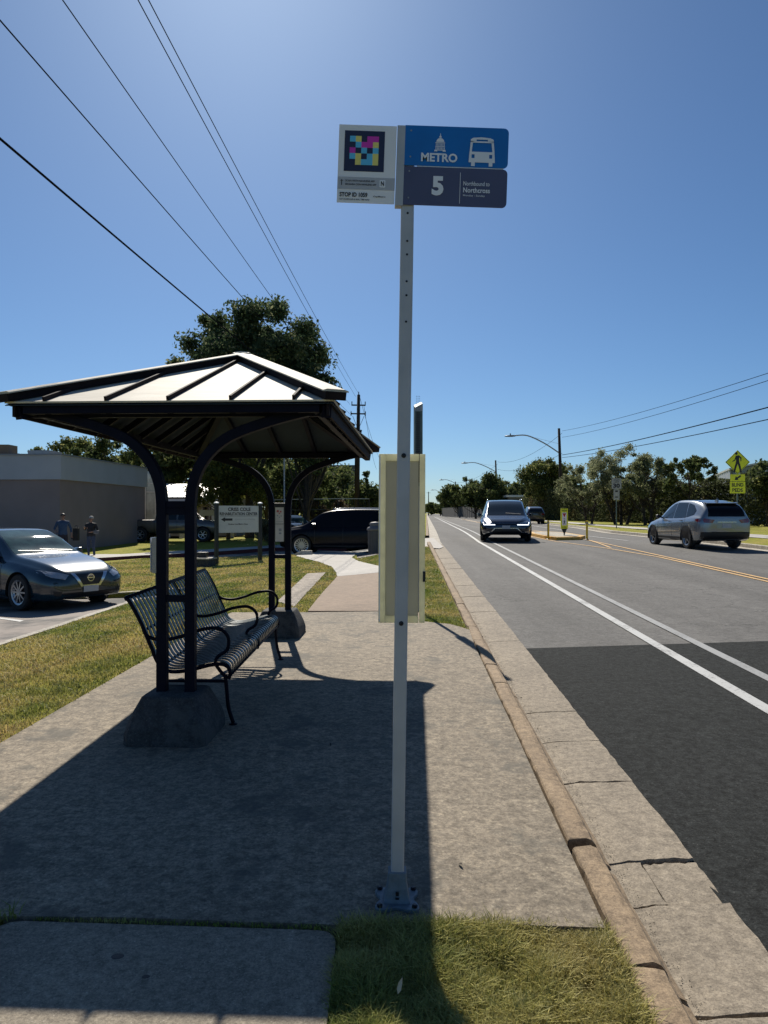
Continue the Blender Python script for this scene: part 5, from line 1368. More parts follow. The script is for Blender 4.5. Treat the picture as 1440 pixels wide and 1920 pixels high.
# ================================================================== PEOPLE
skin_m = plain("skin", (0.28, 0.16, 0.11), .6, var=.1); denim = plain("denim", (0.035, 0.05, 0.09), .9, var=.25, scale=30, bumpy=.3)
def person(label, x, y, rz, J, shirt, trouser, hairm, height=1.72, hat=None):
    """one skinned body; J gives the joints of elbows and hands"""
    s = height / 1.72
    P = {}; E = []; Rr = {}
    def a(n, p, r_, par=None):
        P[n] = Vector(p) * s; Rr[n] = r_ * s
        if par: E.append((par, n))
    a('pel', (0, 0, .95), .135); a('waist', (0, .0, 1.08), .125, 'pel'); a('chest', (0, -.01, 1.28), .15, 'waist'); a('up', (0, -.01, 1.40), .12, 'chest'); a('neck', (0, -.005, 1.47), .055, 'up'); a('nk2', (0, -.01, 1.52), .052, 'neck')
    a('jaw', (0, -.03, 1.565), .068, 'nk2'); a('head', (0, -.015, 1.63), .088, 'jaw'); a('crown', (0, -.0, 1.685), .060, 'head')
    for sd_, t in ((-1, 'l'), (1, 'r')):
        a('hip' + t, (sd_ * .10, 0, .88), .10, 'pel'); a('thigh' + t, (sd_ * .11, -.01, .70), .082, 'hip' + t); a('knee' + t, (sd_ * .115, -.02, .49), .058, 'thigh' + t); a('calf' + t, (sd_ * .12, .015, .33), .056, 'knee' + t); a('ank' + t, (sd_ * .125, .02, .09), .040, 'calf' + t)
        a('heel' + t, (sd_ * .125, .03, .045), .042, 'ank' + t); a('toe' + t, (sd_ * .145, -.15, .035), .034, 'heel' + t)
        a('sh' + t, (sd_ * .185, 0, 1.40), .068, 'up'); el, wr_ = J[t]
        a('ua' + t, tuple((Vector((sd_ * .195, 0, 1.38)) + Vector(el)) / 2), .052, 'sh' + t)
        a('el' + t, el, .044, 'ua' + t); a('wr' + t, wr_, .028, 'el' + t)
        d = (Vector(wr_) - Vector(el)).normalized(); sd3 = d.cross(Vector((0, 0, 1))).normalized()
        pm = Vector(wr_) + d * .055; a('pm' + t, tuple(pm), .032, 'wr' + t)
        for k in range(4):
            off = sd3 * (k - 1.5) * .020; ln = (.058, .072, .068, .050)[k]
            b0 = pm + d * .03 + off; a('f%d' % k + t, tuple(b0), .010, 'pm' + t)
            c0 = b0 + d * ln * .5 + Vector((0, 0, -.008)); a('g%d' % k + t, tuple(c0), .009, 'f%d' % k + t)
            a('h%d' % k + t, tuple(c0 + d * ln * .4 + Vector((0, 0, -.026))), .008, 'g%d' % k + t)
        th = pm - d * .02 - sd3 * .035 * (1 if t == 'l' else -1); a('t1' + t, tuple(th), .011, 'pm' + t); a('t2' + t, tuple(th + d * .04 - sd3 * .01 * (1 if t == 'l' else -1)), .009, 't1' + t)
    names = list(P); me = bpy.data.meshes.new("person_mesh"); me.from_pydata([P[n] for n in names], [(names.index(p), names.index(q)) for p, q in E], [])
    tmp = bpy.data.objects.new("tmp", me); COL.objects.link(tmp)
    sk = tmp.modifiers.new("skin", 'SKIN'); sk.use_smooth_shade = True
    if not me.skin_vertices: me.skin_vertices.new(name="") if hasattr(me.skin_vertices, 'new') else None
    sv = me.skin_vertices[0].data
    for i, n in enumerate(names):
        fx = 1.25 if n in ('chest', 'up', 'pel', 'waist') else 1.0
        sv[i].radius = (Rr[n] * fx, Rr[n]); sv[i].use_root = (n == 'pel')
    tmp.modifiers.new("sub", 'SUBSURF').levels = 2; tmp.modifiers[1].render_levels = 2
    bpy.context.view_layer.update(); dg = bpy.context.evaluated_depsgraph_get()
    m2 = bpy.data.meshes.new_from_object(tmp.evaluated_get(dg)); bpy.data.objects.remove(tmp)
    m2.name = "person"; m2.materials.clear()
    for m_ in (skin_m, shirt, trouser, M['trimblack']): m2.materials.append(m_)
    hands = [(Vector(J[t][1])) * s for t in ('l', 'r')]
    for p in m2.polygons:
        c = p.center; z = c.z / s
        mi = 0 if z > 1.475 else (1 if z > .93 else (2 if z > .085 else 3))
        if z > .8 and min((c - h).length for h in hands) < .11 * s and z < 1.475: mi = 0
        if .8 < z < .96 and abs(c.x) > .19 * s and mi == 2: mi = 0
        p.material_index = mi; p.use_smooth = True
    body = bpy.data.objects.new("person", m2); COL.objects.link(body)
    body.location = (x, y, H(x, y) - .115 if True else 0); body.rotation_euler = (0, 0, rz)
    tag(body, label, "person")
    def child(mb_, n, m_, smooth=True):
        o_ = mb_.build(n, m_, body, smooth=smooth); return o_
    # hair / cap, nose, eyes, ears
    mb = MB(); hz = 1.655 * s
    prof = [(.093 * math.cos(R(t)) * s, hz + .088 * math.sin(R(t)) * s) for t in range(-12, 89, 12)] + [(.001, hz + .089 * s)]
    mb.lathe(prof, 16, (0, .012 * s, 0)); child(mb, "hat" if hat else "hair", hat or hairm)
    if hat:
        mb = MB(); mb.prism([(-.07 * s, 0), (.07 * s, 0), (.07 * s, .012 * s), (-.07 * s, .012 * s)], -.17 * s, -.07 * s); mb.v = [(a_, b_, c_ + 1.665 * s) for a_, b_, c_ in mb.v]; child(mb, "cap_peak", hat, False)
    mb = MB(); mb.add([(-.012 * s, -.10 * s, 1.60 * s), (.012 * s, -.10 * s, 1.60 * s), (0, -.125 * s, 1.605 * s), (0, -.098 * s, 1.64 * s)], [(0, 1, 2), (1, 3, 2), (3, 0, 2), (0, 3, 1)]); child(mb, "nose", skin_m)
    for e in (-1, 1):
        mb = MB(); mb.box((e * .032 * s, -.098 * s, 1.633 * s), (.024 * s, .012 * s, .010 * s)); child(mb, "eye", M['trimblack'], False)
        mb = MB(); mb.lathe([(.004, 0), (.022 * s, .004), (.020 * s, .014)], 8, (0, 0, 0), 'X'); o_ = child(mb, "ear", skin_m); o_.location = (e * .088 * s - (0.0 if e > 0 else .014 * s), .0, 1.61 * s)
    mb = MB(); mb.box((0, -.095 * s, 1.575 * s), (.045 * s, .010 * s, .006 * s)); child(mb, "mouth", plain("lips", (.2, .07, .06), .6), False)
    return body
blue_shirt = plain("blue_shirt", (0.035, 0.07, 0.13), .9, var=.2, scale=20, bumpy=.2); black_shirt = plain("black_jacket", (0.015, 0.015, 0.018), .85, var=.3, scale=16, bumpy=.2)
p1 = (118 - 720) / 1400 * 29.5; p2 = (171 - 720) / 1400 * 29.0
person("person in a blue shirt and dark cap standing before the pale building", p1, 29.5, R(25), {'l': ((-.30, .03, 1.14), (-.24, -.16, 1.05)), 'r': ((.29, .05, 1.13), (.31, -.04, .90))}, blue_shirt, plain("dark_trousers", (.02, .02, .03), .9), M['trimblack'], 1.76, hat=M['trimblack'])
pb = person("person in a black jacket and jeans holding a small pack at the waist", p2, 29.0, R(-10), {'l': ((-.30, .02, 1.17), (-.17, -.20, 1.27)), 'r': ((.30, .02, 1.15), (.12, -.24, 1.10))}, black_shirt, denim, plain("grey_hair", (.34, .33, .31), .8, var=.2, scale=40), 1.66)
mb = MB(); mb.box((0, 0, 0), (.20, .10, .14)); o = mb.build("handbag", plain("grey_bag", (.12, .12, .13), .7), None, bevel=.02); o.location = (p2 + .27, 28.82, H(p2, 29) - .115 + 1.06)
tag(o, "small grey bag held at the waist by the person in the black jacket", "bag")
mb = MB(); mb.box((0, 0, 0), (.22, .14, .50)); mb.tube(curve_pts([(-.06, 0, .24), (-.03, 0, .34), (.03, 0, .34), (.06, 0, .24)], 4), .01, 6); mb.box((0, -.09, -.05), (.16, .05, .22)); o = mb.build("backpack", plain("black_bag", (.015, .015, .015), .8), None, bevel=.03); o.location = (p1 + .42, 29.75, H(p1, 29.5) - .115 + .95)
tag(o, "black shoulder pack hanging beside the person in the blue shirt", "bag")
# ================================================================== TREES AND HEDGES
def leaves(n, centres, radii, size, seed, cols, flat_=0.0):
    g = np.random.default_rng(seed)
    wt = np.array(radii) ** 2; k = g.choice(len(centres), n, p=wt / wt.sum())
    C = np.array(centres)[k]; Rr = np.array(radii)[k][:, None]
    d = g.normal(size=(n, 3)); d /= np.linalg.norm(d, axis=1)[:, None]
    r_ = np.clip(np.abs(g.normal(.62, .32, n)), 0, 1.22)
    an = g.uniform(.65, 1.35, (len(centres), 3))[k]
    P = C + d * r_[:, None] * Rr * an * np.array([1, 1, .85])
    a = g.normal(size=(n, 3)); a /= np.linalg.norm(a, axis=1)[:, None]
    b_ = np.cross(a, g.normal(size=(n, 3))); b_ /= np.linalg.norm(b_, axis=1)[:, None]
    s = (size * (.5 + g.random(n)))[:, None]
    V = np.stack([P - a * s, P + b_ * s * .5, P + a * s, P - b_ * s * .5], 1).reshape(-1, 3)
    F = np.arange(n)[:, None] * 4 + np.array([[0, 1, 2, 3]])
    cl = np.array(cols); m_ = g.random((n, 1)); cc = g.random((len(centres), 1))[k]
    t = np.clip(.55 * m_ + .45 * cc, 0, 1)
    c = cl[0] * (1 - t) + cl[1] * t
    if len(cl) > 2:
        sel = g.random(n) < .10; c[sel] = cl[2]
    return V, F, np.repeat(c, 4, axis=0)
DARK = [(.042, .062, .026), (.125, .155, .055), (.26, .27, .10)]
MIDG = [(.050, .070, .026), (.15, .18, .055), (.34, .33, .13)]
OLIV = [(.13, .15, .08), (.31, .33, .18), (.44, .44, .28)]
RUST = [(.05, .04, .022), (.12, .08, .04), (.10, .11, .04)]
def tree(name, label, cat, x, y, h, cr, tb, n, size, seed, cols=DARK, group=None, oval=1.0, nb=26, trunk_r=None, z=None, open_=0.0, stems=1, cone=False):
    """tapered trunk and limbs; crown of many leaf faces gathered in uneven clumps"""
    g = random.Random(seed)
    z0 = (H(x, y) if z is None else z) - .05
    root = thing(name, label, cat, (x, y, z0), 0, group)
    tr = trunk_r or h * .022
    cz = (tb + h) / 2; rz_ = (h - tb) / 2
    cents, rads = [], []
    for i in range(nb):
        while True:
            u = Vector((g.uniform(-1, 1), g.uniform(-1, 1), g.uniform(-1, 1)))
            if (.25 if nb > 60 else .35 + .3 * open_) < u.length < 1: break
        w = cr
        if cone: w = cr * max(.12, (1 - (u.z + 1) / 2)) * 1.15
        cents.append((u.x * w * oval * .82, u.y * w * .82, cz + u.z * rz_ * .86))
        rads.append(g.uniform(.16, .36) * min(cr, rz_) * (26 / nb) ** .28 * (1 - .35 * open_) * (.55 if cone else 1))
    mz = max(c[2] + .85 * r_ for c, r_ in zip(cents, rads)); kz = (h - tb) / max(.1, mz - tb)
    mx_ = max(abs(c[0]) + .85 * r_ for c, r_ in zip(cents, rads)); kx_ = cr * oval / mx_
    if not cone: cents = [(c[0] * kx_, c[1] * kx_, tb + (c[2] - tb) * kz) for c in cents]
    if not open_:
        cents += [(0, 0, cz), (0, 0, cz - rz_ * .3), (cr * .3, 0, cz), (-cr * .3, 0, cz)]; rads += [min(cr, rz_) * .5] * 4
    mb = MB()
    for st in range(stems):
        bx_ = (st - (stems - 1) / 2) * tr * 3; lean = g.uniform(-.12, .12) if stems == 1 else (st - (stems - 1) / 2) * .9
        top = Vector((bx_ + lean * cr * .35, g.uniform(-.1, .1), tb + (h - tb) * .30))
        path = curve_pts([(bx_, 0, -.1), (bx_ + lean * .1 * cr, .03, tb * .5), tuple(top), (top.x * 1.2, top.y, tb + (h - tb) * (.75 if not cone else .95))], 4)
        mb.tube(path, tr, 8, scales=[1.25 - 1.05 * i / (len(path) - 1) for i in range(len(path))])
        for i in range(st, len(cents) if len(cents) < 30 else 30, stems):
            c = Vector(cents[i]); t_ = g.uniform(.35, .85); b0 = path[int(t_ * (len(path) - 1))]
            if c.z < b0.z - .3: b0 = path[int(.4 * (len(path) - 1))]
            mid = (b0 + c) / 2 + Vector((g.uniform(-.1, .1) * cr, g.uniform(-.1, .1) * cr, -.05 * h * g.random()))
            pp = curve_pts([tuple(b0), tuple(mid), tuple(c)], 3)
            mb.tube(pp, tr * .42, 5, scales=[1 - .75 * k / (len(pp) - 1) for k in range(len(pp))])
    mb.build("trunk", M['bark'], root, smooth=True)
    V, F, T = leaves(n, cents, rads, size, seed, cols)
    raw_mesh("crown", V, F, M['leaf'], T, root)
    return root
def px_tree(px, Y): return (px - 720) / 1400 * Y
def ztop(py, Y): return EYE + (962 - py) / 1400 * Y
T = lambda px, Y, top, cr, tb, n, size, seed, label, cols=DARK, **k: tree(k.pop('nm', "oak_tree"), label, "tree", px_tree(px, Y), Y, ztop(top, Y) - H(px_tree(px, Y), Y), cr, tb, n, size, seed, cols, **k)
T(468, 46, 552, 5.2, 5.0, 135000, .115, 5, "tall dense tree rising above the shelter roof", [(.036, .060, .030), (.105, .145, .068), (.25, .26, .14)], nb=120, oval=1.0, trunk_r=.26)
T(575, 43, 700, 2.4, 2.6, 9000, .13, 21, "lower dark tree at the right foot of the tall tree", DARK)
TB = "trees behind the pale building"
T(72, 74, 836, 3.2, 3, 9000, .16, 2, "lowest tree at the left end of the row behind the pale building", DARK, group=TB)
T(112, 70, 811, 3.4, 3, 11000, .16, 3, "tallest rounded tree in the row behind the pale building", MIDG, group=TB)
T(196, 66, 820, 4.0, 3, 12000, .16, 4, "wide tree behind the middle of the pale building", DARK, group=TB)
T(262, 60, 838, 3.0, 2.5, 9000, .15, 5, "tree behind the right corner of the pale building roof", DARK, group=TB)
TS = "trees seen under the shelter roof"
T(330, 62, 800, 4.2, 3.2, 12000, .16, 6, "dark tree behind the white metal roofed building, left of the near posts", DARK, group=TS)
T(395, 70, 790, 4.5, 3.0, 12000, .17, 7, "broad dark tree over the right end of the metal roofed building", DARK, group=TS)
T(428, 44, 850, 2.6, 1.6, 14000, .10, 8, "yellow green lit tree just above the rehabilitation centre sign", [(.05, .065, .02), (.15, .16, .04), (.24, .23, .06)], group=TS, trunk_r=.12)
T(500, 60, 800, 4.2, 1.5, 14000, .16, 9, "very dark tree behind the far shelter posts", DARK, group=TS)
T(548, 52, 850, 3.2, .8, 12000, .15, 10, "dark bushy tree between the far posts and the black SUV", DARK, group=TS)
T(610, 75, 862, 4.2, .8, 12000, .17, 11, "loose green tree above the fence left of the wooden utility pole", MIDG, group=TS)
T(640, 72, 880, 3.2, .4, 9000, .16, 12, "mid green tree directly left of the wooden utility pole", DARK, group=TS)
T(688, 66, 878, 2.2, .4, 9000, .15, 13, "pointed conifer like tree right of the wooden utility pole", DARK, nm="conifer_tree", cone=True, group=TS)
T(708, 80, 905, 3.0, .4, 7000, .18, 14, "low dark tree at the edge of the timetable holder", DARK, group=TS)
tree("shrub", "reddish brown shrub along the fence behind the black SUV", "shrub", px_tree(625, 52), 52, 2.4, 2.6, .2, 8000, .10, 15, RUST, nb=20, trunk_r=.04)
tree("shrub", "small pale shrub behind the right post of the rehabilitation centre sign", "shrub", px_tree(505, 36), 36, 1.5, .8, .1, 3500, .07, 16, [(.08, .08, .04), (.2, .19, .1)], nb=12, trunk_r=.03)
# right side of the road
TR = "trees along the right side of the road"
T(1022, 100, 857, 3.55, 1.8, 34000, .14, 31, "round solid green tree behind the nearest street lamp pole", MIDG, group=TR, nb=34, trunk_r=.3)
T(1078, 108, 890, 3.6, 2.0, 9000, .2, 32, "dark tree tucked right of the round green tree", DARK, group=TR)
T(1105, 62, 862, 3.0, 1.2, 16000, .075, 33, "pale olive mesquite at the left of the mesquite clump", OLIV, group=TR, open_=.5, stems=2, nb=50, trunk_r=.11, nm="mesquite_tree")
T(1165, 60, 830, 3.3, 1.4, 26000, .07, 34, "tallest wispy olive mesquite with forked trunk behind the speed limit sign", OLIV, group=TR, open_=.5, stems=3, nb=70, trunk_r=.13, nm="mesquite_tree")
T(1215, 56, 850, 2.4, 1.8, 17000, .075, 35, "darker mesquite with a bent trunk right of the speed limit sign", [(.10, .12, .055), (.26, .28, .14), (.4, .4, .22)], group=TR, open_=.4, stems=2, nb=30, trunk_r=.12, nm="mesquite_tree")
T(1292, 52, 852, 1.9, 2.2, 6500, .10, 36, "open sparse tree with sky showing through above the vine hedge", DARK, group=TR, open_=.8, nb=44, trunk_r=.07)
T(1440, 50, 862, 1.9, 1.4, 9000, .12, 37, "dark tree cut by the right edge beside the yellow crossing sign", DARK, group=TR)
TF = "trees far along the road on the right"
T(958, 135, 900, 4.6, 1.5, 10000, .24, 41, "dark far tree right of the second street lamp pole", DARK, group=TF)
T(925, 130, 886, 4.8, 1.5, 12000, .24, 42, "dark far tree behind the second street lamp pole", DARK, group=TF)
T(892, 140, 891, 4.6, 1.5, 11000, .25, 43, "dark far tree above the approaching minivan's left shoulder", DARK, group=TF)
T(862, 170, 905, 4.4, 1, 9000, .28, 44, "far tree where the grey fence begins", DARK, group=TF)
T(846, 215, 920, 4.6, .5, 8000, .32, 45, "small far tree left of the third lamp pole", DARK, group=TF)
T(826, 270, 938, 5.5, .5, 7000, .4, 46, "low tree far down the road", DARK, group=TF)
T(808, 330, 942, 6.5, .5, 7000, .5, 47, "farthest low tree at the vanishing point of the road", DARK, group=TF)
T(786, 300, 940, 8, .5, 7000, .5, 48, "far tree left of the end of the road, beside the holder", DARK, group=TF)
T(750, 240, 930, 8, .5, 7000, .45, 49, "far tree hidden mostly behind the timetable holder", DARK, group=TF)
# far ground-hugging woodland closing the horizon
g = np.random.default_rng(5); n = 60000
u = g.random(n)
side = g.random(n) < .5
xx = np.where(side, g.uniform(-420, -16, n), g.uniform(46, 520, n)); yy = np.where(side, g.uniform(190, 230, n), g.uniform(230, 270, n))
hh = 6.5 + 3.5 * vnoise(np.c_[xx, yy * 0], .06, 3) + 2 * vnoise(np.c_[xx, yy * 0], .22, 4)
P = np.c_[xx, yy, g.random(n) ** .8 * hh + .3]
a = g.normal(size=(n, 3)); a /= np.linalg.norm(a, axis=1)[:, None]; b_ = np.cross(a, g.normal(size=(n, 3))); b_ /= np.linalg.norm(b_, axis=1)[:, None]
V = np.stack([P - a * .8, P + b_ * .5, P + a * .8, P - b_ * .5], 1).reshape(-1, 3)
t = g.random((n, 1)); cc = np.array(DARK[0]) * (1 - t) + np.array(DARK[1]) * t
o = raw_mesh("woodland", V, np.arange(n)[:, None] * 4 + np.array([[0, 1, 2, 3]]), M['leaf'], np.repeat(cc, 4, axis=0))
tag(o, "distant belt of dark woodland along the horizon", "woodland", kind='stuff')
# vine-covered fence on the right
def vine_fence(name, label, pts, htop, n, seed, cols, post=True):
    x0, y0 = pts[0]; root = thing(name, label, "hedge", (x0, y0, 0))
    g = np.random.default_rng(seed)
    seg = np.array(pts); d = np.linalg.norm(np.diff(seg, axis=0), axis=1); L = np.r_[0, np.cumsum(d)]
    # sample denser where nearer
    s = L[-1] * g.random(n) ** 1.0
    X = np.interp(s, L, seg[:, 0]); Y = np.interp(s, L, seg[:, 1])
    zz = Hv(X, Y); hn = htop * (.86 + .22 * vnoise(np.c_[s, s * 0], .35, seed) + .12 * vnoise(np.c_[s, s * 0], 1.7, seed + 1))
    v = g.random(n) ** .85
    dep = (.25 + .35 * vnoise(np.c_[s, v * 6], .9, seed + 2))
    P = np.c_[X + g.normal(size=n) * dep * .6 - x0, Y + g.normal(size=n) * dep * .6 - y0, zz + v * hn]
    dens = vnoise(np.c_[s, v * 4], 1.1, seed + 3); k = g.random(n) < .45 + .75 * dens; P = P[k]; m_ = len(P)
    a = g.normal(size=(m_, 3)); a /= np.linalg.norm(a, axis=1)[:, None]; b_ = np.cross(a, g.normal(size=(m_, 3))); b_ /= np.linalg.norm(b_, axis=1)[:, None]
    sz_ = (.09 * (.6 + .9 * g.random(m_)))[:, None]
    V = np.stack([P - a * sz_, P + b_ * sz_ * .6, P + a * sz_, P - b_ * sz_ * .6], 1).reshape(-1, 3)
    t = np.clip(.5 * g.random((m_, 1)) + .5 * vnoise(np.c_[s, v * 5], .6, seed + 5)[k][:, None], 0, 1); cl = np.array(cols); c = cl[0] * (1 - t) + cl[1] * t
    rs = vnoise(np.c_[s, v * 3], .35, seed + 6)[k] > .62; c[rs] = c[rs] * .5 + np.array(RUST[1]) * .5
    raw_mesh("vines", V, np.arange(m_)[:, None] * 4 + np.array([[0, 1, 2, 3]]), M['leaf'], np.repeat(c, 4, axis=0), root)
    mb = MB()
    for (ax, ay), (bx_, by_) in zip(pts, pts[1:]):
        nn = max(1, int(math.hypot(bx_ - ax, by_ - ay) / .16))
        for i in range(nn):
            t_ = i / nn; px_, py_2 = ax + (bx_ - ax) * t_, ay + (by_ - ay) * t_; z_ = H(px_, py_2)
            mb.box((px_ - x0, py_2 - y0, z_ + htop * .42), (.03, .03, htop * .84))
        for hz_ in (.3, htop * .8):
            mb.bar((ax - x0, ay - y0, H(ax, ay) + hz_), (bx_ - x0, by_ - y0, H(bx_, by_) + hz_), .05, .06)
    mb.build("pickets", plain("dark_fence_iron", (.02, .022, .022), .7), root)
    return root
vine_fence("vine_hedge", "tall iron fence smothered in dark green and rusty vines on the right", [(33, 28), (28.0, 40), (25.6, 52), (23.3, 70), (21.6, 92), (21.0, 112)], 3.55, 130000, 61, [(.035, .048, .024), (.125, .14, .065)])
mb = MB()
pts = resamp([(20.8, 116), (19, 132), (17.6, 150), (16.5, 175), (16.3, 210)], 2.4)
for i, (x, y) in enumerate(pts[:-1]):
    b2 = pts[i + 1]; mb.bar((x, y, H(x, y) + 1.15), (b2[0], b2[1], H(*b2) + 1.15), .04, 2.2)
    mb.box((x, y, H(x, y) + 1.2), (.12, .12, 2.45))
tag(mb.build("board_fence", plain("weathered_board", (.07, .07, .068), .9, var=.3, scale=1.2)), "weathered grey board fence far along the right of the road", "fence")

# ================================================================== BUILDINGS
M['stucco'] = plain("grey_brown_stucco", (.27, .215, .195), .9, var=.10, scale=.5, bumpy=.2)
M['stucco_cool'] = M['stucco']
M['fasciawhite'] = plain("white_fascia", (.42, .43, .44), .7, var=.06, scale=.6)
bA = R(3.5)
cX, cY = (112 - 720) / 1400 * 31.5, 31.5
zb = H(cX, cY) - .25
bl = thing("building", "long flat roofed stucco building with broad white fascia behind the two people", "building", (cX, cY, zb), -bA * .9)
hh_ = 1.55 + 109 * 31.5 / 1400 - zb; fh = 46 * 31.5 / 1400
mb = MB(); DP = 9.6; WD = 22
mb.box((-WD / 2, DP / 2, (hh_ - .05) / 2), (WD, DP, hh_ - .05)); mb.build("wall", M['stucco'], bl)
mb = MB(); t_ = .10
zc = hh_ - fh / 2
mb.box((-WD / 2, -t_ / 2 + .0, zc), (WD + 2 * t_, t_, fh)); mb.box((t_ / 2, DP / 2 + .003, zc), (t_, DP + .006, fh)); mb.box((-WD / 2, DP + t_ / 2 + .006, zc), (WD + 2 * t_, t_, fh))
fa = mb.build("fascia", M['fasciawhite'], bl)
mb = MB(); mb.box((-WD / 2, DP / 2, hh_ + .02), (WD + .34, DP + .34, .05)); mb.build("roof_edge", plain("roof_edge_metal", (.25, .26, .27), .5, .3), bl)
mb = MB(); mb.box((-2.2, 3, hh_ + .22), (1.0, 1.2, .38)); mb.build("roof_vent", M['galv'], bl)
# little door frame at the left edge of the picture
mb = MB(); xw = -(112 - 6) * 31.5 / 1400
mb.box((xw, -.02, .95), (.50, .06, .70)); wf = mb.build("window_frame", M['white'], bl); mb = MB(); mb.box((xw - .03, -.055, .90), (.26, .02, .46)); mb.build("window_pane", M['glass'], wf)
# glazed link and downpipe to the right of it
gx = (278 - 720) / 1400 * 43.5
gb = thing("glass_entrance", "tall glazed entrance bay with reflections beside the stucco building", "entrance", (gx, 43.5, H(gx, 43.5) - .1))
mb = MB(); mb.box((0, .6, 2.05), (.86, 1.2, 4.1)); mb.build("glazing", plain("reflective_glazing", (.20, .24, .25), .25, .3, var=.6, scale=.9), gb)
for x in (-.43, -.16, .43):
    mb = MB(); mb.box((x, -.02, 2.05), (.06, .06, 4.12)); mb.build("mullion", M['galv'], gb)
for z in (2.9, 3.4):
    mb = MB(); mb.box((.13, -.015, z), (.54, .04, .05)); mb.build("transom", M['galv'], gb)
# metal-roofed building
hy = 52; hx = (345 - 720) / 1400 * hy
hb_ = thing("house", "beige building with pale ribbed metal roof and porch behind the pickup truck", "building", (hx, hy, H(hx, hy) - .1), R(-3))
kx = hy / 1400
mb = MB(); mb.box((0, 3, 1.35), (7.4, 6, 2.7)); mb.build("wall", plain("beige_wall", (.30, .26, .19), .9, var=.08), hb_)
mb = MB(); e0, e1 = 2.66, 3.70
mb.add([(-4.0, -.5, e0), (3.8, -.5, e0), (3.8, 3.2, e1), (-4.0, 3.2, e1), (-4.0, -.5, e0 + .07), (3.8, -.5, e0 + .07), (3.8, 3.2, e1 + .07), (-4.0, 3.2, e1 + .07)], [(0, 1, 2, 3), (7, 6, 5, 4), (0, 4, 5, 1), (1, 5, 6, 2), (2, 6, 7, 3), (3, 7, 4, 0)])
mb.add([(-4.0, 6.8, e0), (3.8, 6.8, e0), (3.8, 3.2, e1), (-4.0, 3.2, e1), (-4.0, 6.8, e0 + .07), (3.8, 6.8, e0 + .07), (3.8, 3.2, e1 + .07), (-4.0, 3.2, e1 + .07)], [(0, 1, 2, 3), (7, 6, 5, 4), (0, 4, 5, 1), (1, 5, 6, 2), (2, 6, 7, 3), (3, 7, 4, 0)])
for i in range(20): mb.bar((-3.9 + i * .4, -.5, e0 + .09), (-3.9 + i * .4, 3.2, e1 + .09), .03, .04)
mb.build("roof", plain("pale_metal_roof", (.62, .61, .58), .45, .2), hb_)
mb = MB(); mb.box((0, -.56, 2.50), (7.7, .08, .16)); mb.build("gutter", M['fasciawhite'], hb_)
mb = MB(); mb.box((.2, -.9, 2.28), (5.0, 1.6, .10)); po_ = mb.build("porch_roof", M['fasciawhite'], hb_)
for x in (-2.1, -.5, 1.1, 2.5):
    mb = MB(); mb.box((x, -1.55, 1.1), (.16, .16, 2.25)); mb.build("porch_post", M['fasciawhite'], hb_)
for x in (-1.3, .4, 1.8):
    mb = MB(); mb.box((x, -.03, 1.55), (1.0, .06, .95)); w_ = mb.build("window", M['glass'], hb_); mb = MB()
    for q in (-.5, 0, .5): mb.box((x + q, -.065, 1.55), (.05, .03, 1.0))
    mb.build("window_frame", M['fasciawhite'], w_)
wx = (300 - 720) / 1400 * 46
wg = thing("garden_wall", "low pale rendered wall with openings behind the pickup bed", "wall", (wx, 46.5, H(wx, 46) - .05))
mb = MB(); mb.box((.3, 0, 1.62), (2.1, .25, .36)); mb.box((-.62, 0, .72), (.26, .25, 1.44)); mb.box((1.22, 0, .72), (.26, .25, 1.44)); mb.build("frame_wall", plain("pale_render", (.36, .35, .34), .9, var=.05), wg)
wx2 = (392 - 720) / 1400 * 46
wg = thing("garden_wall", "second pale rendered wall opening just left of the rehabilitation centre sign", "wall", (wx2, 46.8, H(wx, 46) - .05))
mb = MB(); mb.box((.3, 0, 1.62), (2.1, .25, .36)); mb.box((-.62, 0, .72), (.26, .25, 1.44)); mb.box((1.22, 0, .72), (.26, .25, 1.44)); mb.build("frame_wall", plain("pale_render_b", (.30, .32, .33), .9, var=.05), wg)
# far roof-top building at the left edge, far tower behind the trees
fx = (6 - 720) / 1400 * 120
fb = thing("apartment_building", "distant brown rooftop with a stair tower at the left edge", "building", (fx, 120, 0))
mb = MB(); mb.box((-2, 4, 5.4), (5.2, 8, 10.8)); mb.build("wall", plain("brown_brick", (.16, .12, .10), .9), fb)
mb = MB(); mb.box((-1.2, 4, 11.6), (1.6, 3, 2.4)); mb.build("stair_tower", plain("brown_brick_b", (.18, .14, .12), .9), fb)
mb = MB(); mb.box((.9, 3, 10.95), (1.2, 2, .7)); mb.build("roof_unit", plain("dark_unit", (.07, .07, .08), .9), fb)
fx = (640 - 720) / 1400 * 150
fb = thing("apartment_building", "distant dark blue grey block with balconies behind the trees left of the utility pole", "building", (fx, 150, 0))
mb = MB(); mb.box((0, 5, 5.6), (6.6, 10, 11.2)); mb.build("wall", plain("blue_grey_wall", (.07, .085, .10), .8), fb)
for z in (3, 5.2, 7.4, 9.6):
    mb = MB(); mb.box((0, -.3, z), (6.0, .5, .5)); mb.build("balcony", plain("balcony_grey", (.16, .18, .20), .8), fb)
